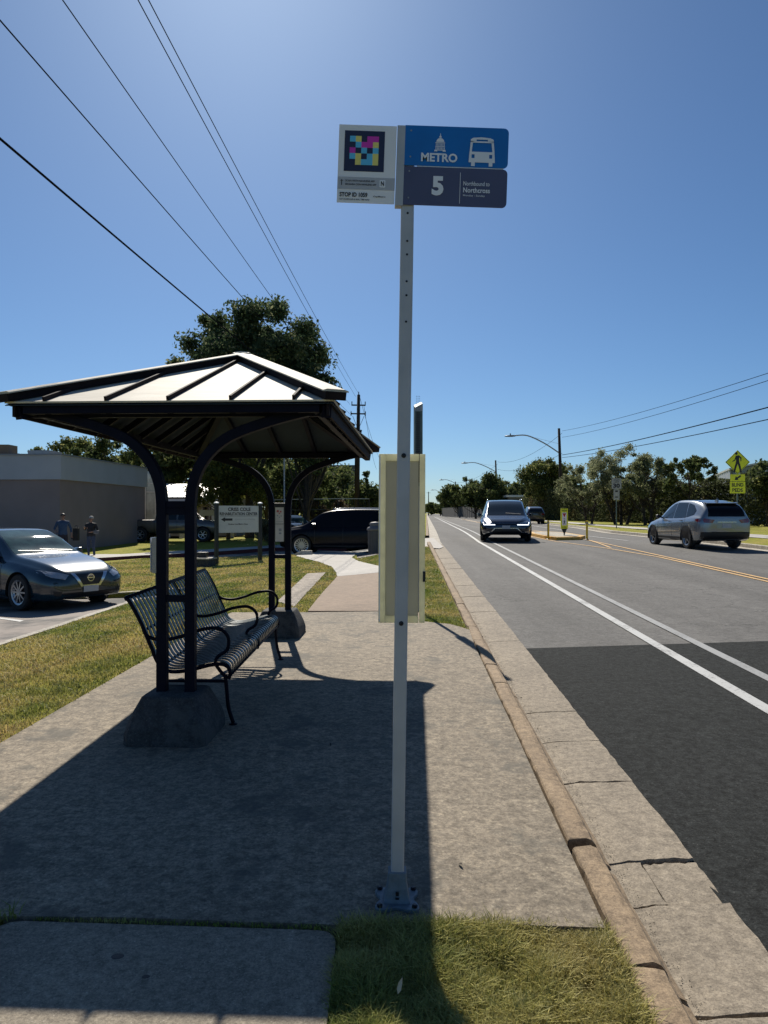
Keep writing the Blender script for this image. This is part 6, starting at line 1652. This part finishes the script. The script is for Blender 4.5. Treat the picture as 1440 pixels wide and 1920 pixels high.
# corrugated hall on the right
wh_ = thing("metal_hall", "pale corrugated metal hall with a gable roof behind the vine hedge", "building", (0, 0, 0))
Pm = Vector((39, 92, 0)); Qm = Vector((29.9, 64, 0)); Rm = Vector((38, 61, 0)); dv = (Qm - Pm).normalized(); gv = (Rm - Qm).normalized()
zt = 5.25; zr = 6.15; ridge0 = (Qm + Rm) / 2; ridge1 = Pm + (Rm - Qm) / 2; Sm = Pm + (Rm - Qm)
mb = MB()
nn = 70
for i in range(nn):
    a = Pm + (Qm - Pm) * i / nn; b_ = Pm + (Qm - Pm) * (i + .5) / nn; o_ = Vector((-dv.y, dv.x, 0)) * .07
    if i % 2: mb.add([a - o_, b_ - o_, b_ - o_ + Vector((0, 0, zt)), a - o_ + Vector((0, 0, zt))], [(0, 1, 2, 3)]); 
mb.add([Pm, Qm, Qm + Vector((0, 0, zt)), Pm + Vector((0, 0, zt)), Sm, Rm, Rm + Vector((0, 0, zt)), Sm + Vector((0, 0, zt)), ridge0 + Vector((0, 0, zr)), ridge1 + Vector((0, 0, zr))],
       [(0, 1, 2, 3), (5, 4, 7, 6), (1, 5, 6, 8, 2), (4, 0, 3, 9, 7)])
mb.build("wall", plain("corrugated_grey", (.30, .34, .38), .6, .2, var=.05), wh_, fixn=False)
mb = MB()
for i in range(24):
    a = Pm + (Qm - Pm) * (i + .5) / 24 - Vector((-dv.y, dv.x, 0)) * .06; mb.box(a + Vector((0, 0, zt / 2)), (.34, .34, zt - .02))
for i in range(9):
    a = Qm + (Rm - Qm) * (i + .5) / 9 - Vector((-gv.y, gv.x, 0)) * -.06; mb.box(a + Vector((0, 0, zt / 2)), (.3, .3, zt - .04))
mb.build("wall_ribs", plain("white_rib", (.62, .66, .70), .6), wh_)
mb = MB(); U = Vector((0, 0, .06)); ov = -gv * .3
mb.add([Pm + ov + Vector((0, 0, zt)), Qm + ov + dv * .4 + Vector((0, 0, zt)), ridge0 + dv * .4 + Vector((0, 0, zr)), ridge1 + Vector((0, 0, zr)), Sm - ov + Vector((0, 0, zt)), Rm - ov + dv * .4 + Vector((0, 0, zt))], [(0, 1, 2, 3), (3, 2, 5, 4)])
ro = mb.build("roof", plain("white_metal_roof", (.6, .61, .62), .5), wh_); sm_ = ro.modifiers.new("t", 'SOLIDIFY'); sm_.thickness = .14; sm_.offset = 1
# white long roof behind the minivan, far lit roof strip
rx = (1010 - 720) / 1400 * 125
rb = thing("store_building", "long white flat roofed building showing over the hedge behind the minivan", "building", (rx, 125, H(rx, 125)))
mb = MB(); mb.box((0, 4, 1.9), (10, 8, 3.8)); mb.build("wall", plain("store_wall", (.2, .19, .18), .9), rb)
mb = MB(); mb.box((0, 4, 3.75), (11, 9, .35)); mb.build("roof", plain("store_roof", (.7, .7, .68), .6), rb)

# ================================================================== POLES, LAMPS, WIRES
def lamp(label, X, Y, top, arm, dz_arm, group="street lamps on wooden poles", lean=0.0, arm_up=.9):
    z0 = H(X, Y); h = top - z0
    root = thing("street_lamp", label, "street lamp", (X, Y, z0), 0, group, rot=(0, lean, 0))
    mb = MB(); mb.tube([(0, 0, -.2), (0, 0, h * .5), (0, 0, h)], .22, 10, scales=[1.05, .9, .7]); mb.build("pole", M['wood_pole'], root, smooth=True)
    za = h - dz_arm
    mb = MB(); mb.tube(curve_pts([(-.05, 0, za), (-arm * .35, 0, za + arm_up * .55), (-arm * .72, 0, za + arm_up * .97), (-arm, 0, za + arm_up)], 6), .08, 6); ar = mb.build("lamp_arm", M['galv'], root, smooth=True)
    mb = MB(); mb.tube([(-.05, 0, za + 1.15), (-arm * .55, 0, za + arm_up * .85)], .015, 5); mb.build("stay_rod", M['galv'], root)
    mb = MB(); mb.lathe([(.001, -.45), (.10, -.40), (.15, -.15), (.17, .12), (.12, .35), (.05, .42), (.001, .43)], 12, axis='X'); mb.v = [(x, y, z * .42 - .02) for x, y, z in mb.v]
    mb.lathe([(.05, .06), (.045, .16), (.001, .17)], 8)
    ld = mb.build("lamp_head", plain("lamp_head_grey", (.10, .11, .12), .5, .3), root, smooth=True); ld.location = (-arm - .6, 0, za + arm_up); ld.scale = (1.65, 1.6, 1.7)
    return root
Y1 = 92; X1 = (1054 - 720) / 1400 * Y1
lamp("street lamp nearest on the right, on a wooden pole beside the round tree", X1, Y1, ztop(803, Y1), 5.4, 3.05, lean=R(-2.0), arm_up=2.35)
Y2 = 150; X2 = (933 - 720) / 1400 * Y2
lamp("second street lamp up the road, its pole in front of the dark trees", X2, Y2, ztop(863, Y2), 5.6, 2.3, lean=R(-2.0), arm_up=2.0)
Y3 = 215; X3 = (855 - 720) / 1400 * Y3
lamp("third street lamp up the road, its short arm over the lane", X3, Y3, ztop(903, Y3), 3.4, .5, lean=R(-1), arm_up=1.1)
Y4 = 290; X4 = (826 - 720) / 1400 * Y4
lamp("farthest street lamp, a thin pole near the end of the road", X4, Y4, ztop(922, Y4), 2.6, .3, lean=0, arm_up=1.0)
def wood_pole(label, X, Y, top, r_=.16, group="plain wooden poles far up the road"):
    z0 = H(X, Y); h = top - z0
    mb = MB(); mb.tube([(0, 0, -.2), (0, 0, h)], r_, 8, scales=[1.05, .65]); mb.bar((-.9, 0, h - .5), (.9, 0, h - .5), .1, .12)
    o = mb.build("utility_pole", M['wood_pole'], smooth=False); o.location = (X, Y, z0); tag(o, label, "utility pole", group)
wood_pole("dark wooden pole right of the third street lamp", (874 - 720) / 1400 * 170, 170, ztop(897, 170))
wood_pole("thin wooden pole at the far end of the road", (803.5 - 720) / 1400 * 330, 330, ztop(922, 330), .25)
# left utility pole with two crossarms
YU = 65; XU = (669 - 720) / 1400 * YU; zU = H(XU, YU); hU = ztop(737, YU) - zU
up_ = thing("utility_pole", "tall dark wooden utility pole with two crossarms right of the shelter roof", "utility pole", (XU, YU, zU), rot=(0, R(.8), 0))
mb = MB(); mb.tube([(0, 0, -.2), (0, 0, hU * .5), (0, 0, hU - .15)], .19, 10, scales=[1.15, 1.0, .72]); mb.build("pole", M['wood_pole'], up_, smooth=True)
def ins(x, z, h_=.28, r_=.05):
    mb_ = MB(); mb_.lathe([(.02, 0), (r_, .04), (r_ * .6, .08), (r_, .13), (r_ * .6, .17), (r_, .22), (.02, h_)], 8, (x, 0, z)); mb_.build("insulator", M['bolt'], up_)
mb = MB(); mb.bar((-.62, 0, hU - 1.05), (.62, 0, hU - 1.05), .09, .11); mb.build("crossarm", M['wood_pole'], up_)
mb = MB(); mb.bar((-.66, 0, hU - 1.80), (.62, 0, hU - 1.80), .09, .11); mb.build("crossarm", M['wood_pole'], up_)
ins(0, hU - .15); ins(-.58, hU - 1.0); ins(.58, hU - 1.0); ins(-.64, hU - 1.98, .42, .06); ins(.60, hU - 1.98, .42, .06)
for s in (-1, 1):
    mb = MB(); mb.tube([(s * .5, 0, hU - 2.0), (s * .12, 0, hU - 2.9)], .02, 5); mb.build("brace", M['bolt'], up_)
mb = MB(); mb.tube([(-.22, 0, .3), (-.22, 0, hU - 3.0)], .05, 6); mb.build("conduit", M['trimblack'], up_)
mb = MB(); mb.tube([(.2, 0, hU - 3.5), (.26, 0, hU - 3.2)], .09, 6); mb.build("splice_case", M['bolt'], up_)
def wire(label, p, q, sag, r_=.011, group=None, n=28):
    p = Vector(p); q = Vector(q)
    pts = [p + (q - p) * (i / n) - Vector((0, 0, 4 * sag * (i / n) * (1 - i / n))) for i in range(n + 1)]
    mb_ = MB(); mb_.tube(pts, r_, 5)
    o_ = mb_.build("overhead_wire", M['wire'], smooth=True); tag(o_, label, "wire", group); return o_
def ray_at(px, py, Y): return ((px - 720) / 1400 * Y, Y, EYE + (962 - py) / 1400 * Y)
GW = "overhead wires crossing the left of the sky"
def left_wire(label, a, b_, pend, Ya, sag, r_):
    """wire passes through pixels a and b_ and ends at the pole point pend; straight in plan, run on past the camera"""
    A = Vector(ray_at(a[0], a[1], Ya)); Pe = Vector(pend)
    d = (A - Pe); E = A + d.normalized() * 14
    return wire(label, tuple(E), tuple(Pe), sag, r_, GW, 40)
top = up_.matrix_basis @ Vector((0, 0, hU + .1))
left_wire("rightmost of the pair of thin wires in the left sky", (290, 0), None, (XU + .10, YU, zU + hU + .05), 13.0, .30, .010)
left_wire("left one of the close pair of thin wires in the left sky", (270, 0), None, (XU - .1, YU, zU + hU - .3), 12.6, .28, .010)
left_wire("single thin wire between the close pair and the thicker cables", (130, 0), None, (XU - .6, YU, zU + hU - 1.0), 11.4, .22, .010)
left_wire("second cable from the left edge, meeting the top left corner of the sky", (0, 12), None, (XU - .62, YU, zU + hU - 1.8), 10.6, .30, .012)
left_wire("lowest and thickest cable leaving the left edge above the shelter roof", (0, 228), None, (XU - .2, YU, zU + hU - 3.3), 9.0, .32, .017)
# on beyond the pole
wire("thin wire sloping down right of the utility pole crossarm", (XU + .6, YU, zU + hU - 1.0), ray_at(706, 880, 120), .8, .016, "thin wires beyond the utility pole")
wire("second thin wire sloping down beside the timetable holder", (XU + .2, YU, zU + hU - .1), ray_at(712, 860, 125), .6, .016, "thin wires beyond the utility pole")
GR = "overhead wires on the right"
for (za, pe_, lb, r_) in ((ztop(808, Y1), (1470, 690), "upper thin wire running off the top right side", .016), (ztop(820, Y1), (1470, 704), "lower of the two thin wires at the upper right", .016),
                          (ztop(853, Y1), (1470, 756), "heavier dark cable running off the right edge", .032), (ztop(858, Y1), (1470, 780), "lowest cable running off the right edge above the mesquites", .024)):
    e = Vector(ray_at(pe_[0], pe_[1], 34)); sg = .75 if r_ < .02 else .55; p0 = Vector((X1, Y1, za)); q0 = p0 + (e - p0) * 1.6; q0.z += 4 * sg * .625 * .375 * 1.6
    wire(lb, tuple(p0), tuple(q0), sg, r_, GR, 40)
wire("wire from the nearest lamp pole to the second lamp pole", (X1, Y1, ztop(812, Y1)), (X2, Y2, ztop(866, Y2)), 1.2, .02, GR)
wire("lower wire from the nearest lamp pole to the second lamp pole", (X1, Y1, ztop(850, Y1)), (X2, Y2, ztop(880, Y2)), 1.0, .02, GR)
wire("wire from the second lamp pole to the third lamp pole", (X2, Y2, ztop(870, Y2)), (X3, Y3, ztop(905, Y3)), 1.0, .02, GR)
for (ya_, yb_) in ((905, 903), (917, 912)):
    pass
# thin lamp mast seen between the far posts
Xm = (533 - 720) / 1400 * 36
mb = MB(); z0 = H(Xm, 36); tz = ztop(853, 36) - z0; mb.tube([(0, 0, 0), (0, 0, tz)], .035, 8); mb.tube([(0, 0, tz), (-.55, 0, tz + .02)], .03, 6); mb.box((-.62, 0, tz), (.22, .12, .07))
o = mb.build("light_mast", M['galv']); o.location = (Xm, 36, z0); tag(o, "thin grey light mast rising between the far shelter posts", "light mast")

# ---- solar arrival-time column on a post behind the timetable holder
Ys = 10.45; Xs = (784 - 720) / 1400 * Ys; zs = H(Xs, Ys)
ts = thing("info_column", "slender dark perforated column with slanted top behind the timetable holder", "info column", (Xs, Ys, zs), R(8))
hs = ztop(752, Ys) - zs
mb = MB(); mb.box((0, .03, hs / 2 - .2), (.05, .05, hs - .4)); mb.build("post", M['galv'], ts)
mb = MB(); w = .055; zt_ = hs; zl = 1.75
mb.add([(-w, -w, zl), (w, -w, zl), (w, w, zl), (-w, w, zl), (-w, -w, zt_ - .10), (w, -w, zt_ - .04), (w, w, zt_), (-w, w, zt_ - .05)], [(0, 3, 2, 1), (4, 5, 6, 7), (0, 1, 5, 4), (1, 2, 6, 5), (2, 3, 7, 6), (3, 0, 4, 7)])
cs = mb.build("column", M['greypost'], ts, bevel=.004)
mb = MB(); mb.add([(-w * .8, -w - .003, zl + .05), (w * .35, -w - .003, zl + .05), (w * .35, -w - .003, zt_ - .16), (-w * .8, -w - .003, zt_ - .16)], [(0, 1, 2, 3)]); mb.build("perforated_face", M['trimblack'], cs)
mb = MB()
for i in range(46):
    for j in range(3): mb.box((-w * .62 + j * .022, -w - .006, zl + .08 + i * .026), (.009, .003, .009))
pf = mb.build("perforations", plain("perforation_glint", (.14, .20, .19), .6), cs)  # pale dots: light through the holes is painted on as colour
mb = MB(); mb.add([(-w, -w - .004, zt_ - .145), (w, -w - .004, zt_ - .145), (w, -w - .004, zt_ - .045), (-w, -w - .004, zt_ - .105)], [(0, 1, 2, 3)]); mb.build("top_cap", M['galv'], cs)

# ================================================================== SIGNS
def sign_post(root, h, w=.055, mat=None): 
    mb = MB(); mb.box((0, .03, h / 2), (w, .03, h)); return mb.build("post", mat or M['greypost'], root)
Yp = 33.5; Xp = (1383 - 720) / 1400 * Yp; zp = H(Xp, Yp)
ps = thing("crossing_sign", "yellow diamond pedestrian sign with arrow and BLIND PEDS plates on the right verge", "road sign", (Xp, Yp, zp), R(-4))
q = Yp / 1400
def zpx(py): return EYE + (962 - py) * q - zp
sign_post(ps, zpx(846) - .1)
cz_ = zpx(866.5); hd_ = 22.6 * q
mb = MB(); mb.prism([(0, cz_ - hd_), (hd_, cz_), (0, cz_ + hd_), (-hd_, cz_)], -.004, 0); dp = mb.build("diamond_plate", M['fluoro'], ps)
mb = MB()
for k_2 in range(4):
    c4 = [(0, cz_ - hd_), (hd_, cz_), (0, cz_ + hd_), (-hd_, cz_)]; a = c4[k_2]; b_ = c4[(k_2 + 1) % 4]
    f1, f2 = .955, .905
    mb.add([(a[0] * f1, -.0055, cz_ + (a[1] - cz_) * f1), (b_[0] * f1, -.0055, cz_ + (b_[1] - cz_) * f1), (b_[0] * f2, -.0055, cz_ + (b_[1] - cz_) * f2), (a[0] * f2, -.0055, cz_ + (a[1] - cz_) * f2)], [(0, 1, 2, 3)])
mb.build("border", M['ink'], dp)
def walker(root, cx_2, cz_2, s, y, name="walking_figure"):
    """walking pedestrian pictogram, height about s"""
    mb_ = MB()
    pts = {'head': [(-.06 + .065 * math.cos(R(a)), .40 + .065 * math.sin(R(a))) for a in range(0, 360, 30)]}
    body_ = [(-.08, .30), (.06, .31), (.17, .22), (.165, .04), (.125, .04), (.115, .19), (.07, .21), (.075, .02), (.13, -.18), (.19, -.47), (.11, -.48), (.05, -.22), (.0, -.08), (-.05, -.24), (-.12, -.48), (-.20, -.46), (-.13, -.2), (-.07, .02), (-.07, .15), (-.12, .06), (-.24, .01), (-.22, .06), (-.14, .11)]
    flat(mb_, [(cx_2 + x * s, cz_2 + z * s) for x, z in pts['head']], y); flat(mb_, [(cx_2 + x * s, cz_2 + z * s) for x, z in body_][::-1], y)
    return mb_.build(name, M['ink'], root)
walker(dp, 0, cz_ + .0, .98, -.0065)
za0, za1 = zpx(902.5), zpx(889.5); mb = MB(); mb.prism([(-13.5 * q, za0), (13.5 * q, za0), (13.5 * q, za1), (-13.5 * q, za1)], -.004, 0); apl = mb.build("arrow_plate", M['fluoro'], ps)
mb = MB(); cc_ = (za0 + za1) / 2; s_ = 6 * q
ang = R(215)
arr = [(1.15, .25), (1.15, -.25), (-.1, -.25), (-.1, -.75), (-1.1, 0), (-.1, .75), (-.1, .25)]
flat(mb, [(s_ * (x * math.cos(R(35)) - z * math.sin(R(35))), cc_ + s_ * (x * math.sin(R(35)) + z * math.cos(R(35)))) for x, z in arr], -.0055)
mb.build("arrow", M['ink'], apl)
zb0, zb1 = zpx(925), zpx(903.5); mb = MB(); mb.prism([(-14 * q, zb0), (14 * q, zb0), (14 * q, zb1), (-14 * q, zb1)], -.004, 0); bpl = mb.build("word_plate", M['fluoro'], ps)
mb = MB(); put_text(mb, "BLIND", -10.5 * q, zpx(912.5), 10.5 * q, zpx(905.5), -.0055, .03); put_text(mb, "PEDS", -9.5 * q, zpx(922.5), 9.5 * q, zpx(915.5), -.0055, .03); mb.build("lettering", M['ink'], bpl)
# speed limit
Yq = 45; Xq = (1156 - 720) / 1400 * Yq; zq = H(Xq, Yq); q = Yq / 1400
def zpx(py): return EYE + (962 - py) * q - zq
ss = thing("speed_limit_sign", "white SPEED LIMIT 30 sign on a thin post before the mesquites", "road sign", (Xq, Yq, zq), R(-3)); sign_post(ss, zpx(898), .05)
mb = MB(); mb.prism(rrect(-9 * q, zpx(916.5), 9 * q, zpx(897), .03), -.004, 0); pl_ = mb.build("plate", M['sign_white'], ss)
mb = MB(); put_text(mb, "SPEED", -5.5 * q, zpx(901.5), 5.5 * q, zpx(899), -.0055, .02); put_text(mb, "LIMIT", -5 * q, zpx(905), 5 * q, zpx(902.5), -.0055, .02); put_text(mb, "30", -6.2 * q, zpx(914.8), 6.2 * q, zpx(906.5), -.0055, .05); mb.build("lettering", M['ink'], pl_)
mb = MB(); mb.prism(rrect(-5.5 * q, zpx(937), 5.5 * q, zpx(917.5), .02), -.004, 0); p2_ = mb.build("lower_plate", M['sign_white'], ss)
mb = MB(); mb.box((0, -.006, zpx(921)), (5 * q, .002, 3 * q)); mb.box((0, -.006, zpx(932)), (6 * q, .002, 2 * q)); mb.build("plate_mark", M['ink'], p2_)
# island with yellow kerb, in-street sign and two posts
isl = [(6.95 + .35, 31.6), (8.35, 31.9), (8.95, 33.2), (9.0, 37.2), (8.4, 38.6), (7.5, 38.4), (7.1, 36), (7.1, 33)]
isl = [(x * 1.0, y) for x, y in isl]
o = sheet("traffic_island", isl, M['kerb_yellow'], surf=Hroad, dz=.13, thick=.14, step=1.0, kind=None)
tag(o, "low raised traffic island with yellow painted edge in the road", "traffic island")
inner = [(7.9 + (x - 7.9) * .82, 35 + (y - 35) * .86) for x, y in isl]
o2 = sheet("island_top", inner, M['palekerb'], surf=Hroad, dz=.137, step=1.0, kind=None); o2.parent = o
Yi = 33.4; Xi = (1058 - 720) / 1400 * Yi; zi = Hroad(Xi, Yi) + .14; q = Yi / 1400
def zpx(py): return EYE + (962 - py) * q - zi
ii = thing("crosswalk_sign", "small yellow in-street crosswalk paddle standing on the traffic island", "road sign", (Xi, Yi, zi), R(-3))
mb = MB(); mb.add([(-5.5 * q, -.02, zpx(991)), (5.5 * q, -.02, zpx(991)), (1.2 * q, -.02, zpx(1000)), (-1.2 * q, -.02, zpx(1000)), (-5.5 * q, .02, zpx(991)), (5.5 * q, .02, zpx(991)), (1.2 * q, .02, zpx(1000)), (-1.2 * q, .02, zpx(1000))], [(0, 1, 2, 3), (7, 6, 5, 4), (0, 4, 5, 1), (1, 5, 6, 2), (2, 6, 7, 3), (3, 7, 4, 0)]); mb.box((0, 0, zpx(1000) / 2), (.05, .04, max(.02, zpx(1000)))); mb.build("stand", M['trimblack'], ii)
mb = MB(); mb.prism(rrect(-6.6 * q, zpx(991.5), 6.6 * q, zpx(953.5), .02), -.02, .02); pp_ = mb.build("paddle", M['fluoro'], ii)
mb = MB(); mb.prism([(-4.2 * q, zpx(985)), (4.2 * q, zpx(985)), (4.2 * q, zpx(961)), (-4.2 * q, zpx(961))], -.023, -.0205); mb.build("white_panel", M['white'], pp_)
mb = MB(); put_text(mb, "STATE LAW", -4.6 * q, zpx(958.6), 4.6 * q, zpx(956.2), -.022, .03); put_text(mb, "CROSSWALK", -4.8 * q, zpx(989.4), 4.8 * q, zpx(987.4), -.022, .03); put_text(mb, "TO", -1.4 * q, zpx(973.8), 1.4 * q, zpx(971.4), -.0245, .03); mb.build("lettering", M['ink'], pp_)
mb = MB()
tri = [(-3.4 * q, zpx(962.5)), (3.4 * q, zpx(962.5)), (0, zpx(970))]; flat(mb, tri, -.0245); mb.build("yield_mark", plain("sign_red", (.45, .03, .03), .5), pp_)
walker(pp_, 0, zpx(979), 9.5 * q, -.0245)
for (px_, lb) in ((1028, "yellow flexible post at the left end of the traffic island"), (1100.5, "yellow flexible post at the right end of the traffic island")):
    Y_ = 32.2 if px_ < 1050 else 31.8; X_ = (px_ - 720) / 1400 * Y_; z_ = Hroad(X_, Y_)
    dl = thing("marker_post", lb, "marker post", (X_, Y_, z_), 0, "yellow posts beside the island")
    mb = MB(); mb.tube([(0, 0, .0), (0, 0, .84)], .045, 12); mb.build("tube", M['yellow_post'], dl, smooth=False)
    mb = MB(); mb.lathe([(.10, 0), (.09, .03), (.05, .05)], 12); mb.build("foot", M['trimblack'], dl)
    mb = MB(); mb.lathe([(.047, .70), (.047, .76)], 12, caps=False); mb.build("reflective_band", M['sign_white'], dl)
# rehabilitation centre sign
xa, ya = -5.52, 24.6; xb, yb_ = -4.25, 25.6
ang = math.atan2(yb_ - ya, xb - xa); wd = math.hypot(xb - xa, yb_ - ya)
z0 = H(xa, ya)
rs = thing("wayfinding_sign", "grey CRISS COLE REHABILITATION CENTER sign with arrow between two dark posts", "sign", (xa, ya, z0), ang)
hp = EYE + (962 - 947) / 1400 * 24.8 - z0
for i, x in enumerate((0, wd)):
    zg = H(xa + (xb - xa) * i, ya + (yb_ - ya) * i) - z0
    mb = MB(); mb.box((x, 0, (hp + zg) / 2), (.11, .11, hp - zg + .1)); pp2 = mb.build("post", plain("dark_green_post", (.012, .018, .022), .6), rs)
    mb = MB(); mb.lathe([(.085, 0), (.085, .03), (.04, .055), (.001, .06)], 12, (x, 0, hp + .05)); mb.build("post_cap", M['white'], pp2)
x0_, x1_ = .06, wd - .06; zt2 = hp - .02; zb2 = zt2 - .90
mb = MB(); mb.box(((x0_ + x1_) / 2, 0, (zt2 + zb2) / 2), (x1_ - x0_, .04, zt2 - zb2)); sp_ = mb.build("sign_panel", plain("grey_sign_panel", (.50, .52, .54), .6, var=.04), rs)
mb = MB(); W_ = x1_ - x0_; fxx = lambda t: x0_ + W_ * t; fz = lambda t: zb2 + (zt2 - zb2) * t
put_text(mb, "CRISS COLE", fxx(.23), fz(.80), fxx(.79), fz(.935), -.023, .035); put_text(mb, "REHABILITATION CENTER", fxx(.03), fz(.645), fxx(.97), fz(.755), -.023, .035)
mb.add([(fxx(.04), -.023, fz(.61)), (fxx(.96), -.023, fz(.61)), (fxx(.96), -.023, fz(.622)), (fxx(.04), -.023, fz(.622))], [(0, 1, 2, 3)])
ar_ = [(.06, .49), (.16, .575), (.16, .53), (.34, .53), (.34, .445), (.16, .445), (.16, .40)]
flat(mb, [(fxx(a), fz(b_)) for a, b_ in ar_], -.023)
put_text(mb, "Parking Lot Metro Stop", fxx(.24), fz(.27), fxx(.72), fz(.345), -.023, .02); mb.build("lettering", M['ink'], sp_)
mb = MB(); put_text(mb, "Administration Building", fxx(.40), fz(.46), fxx(.90), fz(.52), -.023, .01); mb.build("faded_lettering", M['ink_grey'], sp_)
# back of a small sign on a green post by the lot
Yb = 15.9; Xb = (296 - 720) / 1400 * Yb
bs = thing("parking_sign", "small grey sign seen edge on, on a green post at the lot corner", "sign", (Xb, Yb, H(Xb, Yb)), R(62)); q = Yb / 1400
zz1 = EYE + (962 - 1008) * q - H(Xb, Yb); zz0 = EYE + (962 - 1074) * q - H(Xb, Yb)
mb = MB(); mb.box((0, .02, zz1 / 2), (.07, .035, zz1 - .02)); mb.build("post", M['greypost'], bs)
mb = MB(); mb.prism(rrect(-.17, zz0, .17, zz1, .03), -.004, 0); mb.build("plate", M['galv'], bs); mb = MB(); mb.prism(rrect(-.17, zz0 + .02, .17, zz1 + .01, .03), .045, .049); mb.build("plate", M['white'], bs)
# utility box on the lawn
p = G(372, 1063); ub = thing("utility_vault", "low grey concrete box with pale lid on the lawn behind the near posts", "utility box", (p[0], p[1] + .3, H(*p)), R(-12))
mb = MB(); mb.box((0, 0, .10), (.78, .55, .26)); mb.build("box", M['base'], ub, bevel=.015); mb = MB(); mb.box((0, 0, .25), (.84, .60, .045)); mb.build("lid", M['palekerb'], ub, bevel=.01)
mb = MB(); mb.box((.02, .1, .36), (.30, .22, .16)); mb.build("hatch", M['trimblack'], ub, bevel=.01)
# wheel stop / ramp lump at the walk by the SUV
p = G(568, 1040); mb = MB(); mb.add([(-.35, -.2, 0), (.35, -.2, 0), (.35, .2, 0), (-.35, .2, 0), (-.05, -.14, .15), (.33, -.14, .15), (.33, .14, .15), (-.05, .14, .15)], [(0, 3, 2, 1), (4, 5, 6, 7), (0, 1, 5, 4), (1, 2, 6, 5), (2, 3, 7, 6), (3, 0, 4, 7)])
o = mb.build("ramp_kerb", M['palekerb'], bevel=.015); o.location = (p[0], p[1], H(*p)); tag(o, "short pale ramp kerb at the edge of the path beside the SUV's front wheel", "kerb block")
# litter bin by the holder
p = G(704, 1038); tb_ = thing("litter_bin", "grey slatted litter bin half hidden by the timetable holder", "bin", (p[0], p[1], H(*p)))
mb = MB(); mb.lathe([(.22, 0), (.23, .05), (.25, .78), (.24, .80)], 24); 
for i in range(24):
    a = 2 * math.pi * i / 24; mb.bar((.245 * math.cos(a), .245 * math.sin(a), .03), (.262 * math.cos(a), .262 * math.sin(a), .78), .03, .015, up=(math.cos(a), math.sin(a), .01))
mb.build("body", plain("bin_grey", (.10, .10, .115), .7), tb_)
mb = MB(); mb.lathe([(.29, .80), (.30, .84), (.27, .90), (.20, .94), (.19, .98), (.22, 1.02), (.16, 1.08), (.001, 1.10)], 24); mb.build("lid", plain("bin_lid_grey", (.13, .13, .145), .6), tb_, smooth=True)
# dark chain fence behind the SUV
fr = thing("metal_fence", "dark iron fence with a top rail behind the black SUV", "fence", (0, 0, 0))
fp = [(-7.2, 47), (-3.0, 48.5), (-1.0, 50)]
for i, (x, y) in enumerate(resamp(fp, 2.2)):
    mb = MB(); mb.box((x, y, H(x, y) + 1.2), (.12 if i in (1,) else .06, .06, 2.4)); mb.build("post", M['trimblack'], fr)
mb = MB(); rp = resamp(fp, .14)
for (x, y) in rp: mb.box((x, y, H(x, y) + 1.15), (.016, .016, 2.2))
mb.build("pickets", M['trimblack'], fr)
for hz in (2.38, 1.7):
    mb = MB()
    for a, b_ in zip(fp, fp[1:]): mb.bar((a[0], a[1] - .03, H(*a) + hz), (b_[0], b_[1] - .03, H(*b_) + hz), .04, .05)
    mb.build("rail", M['galv'] if hz > 2 else M['trimblack'], fr)
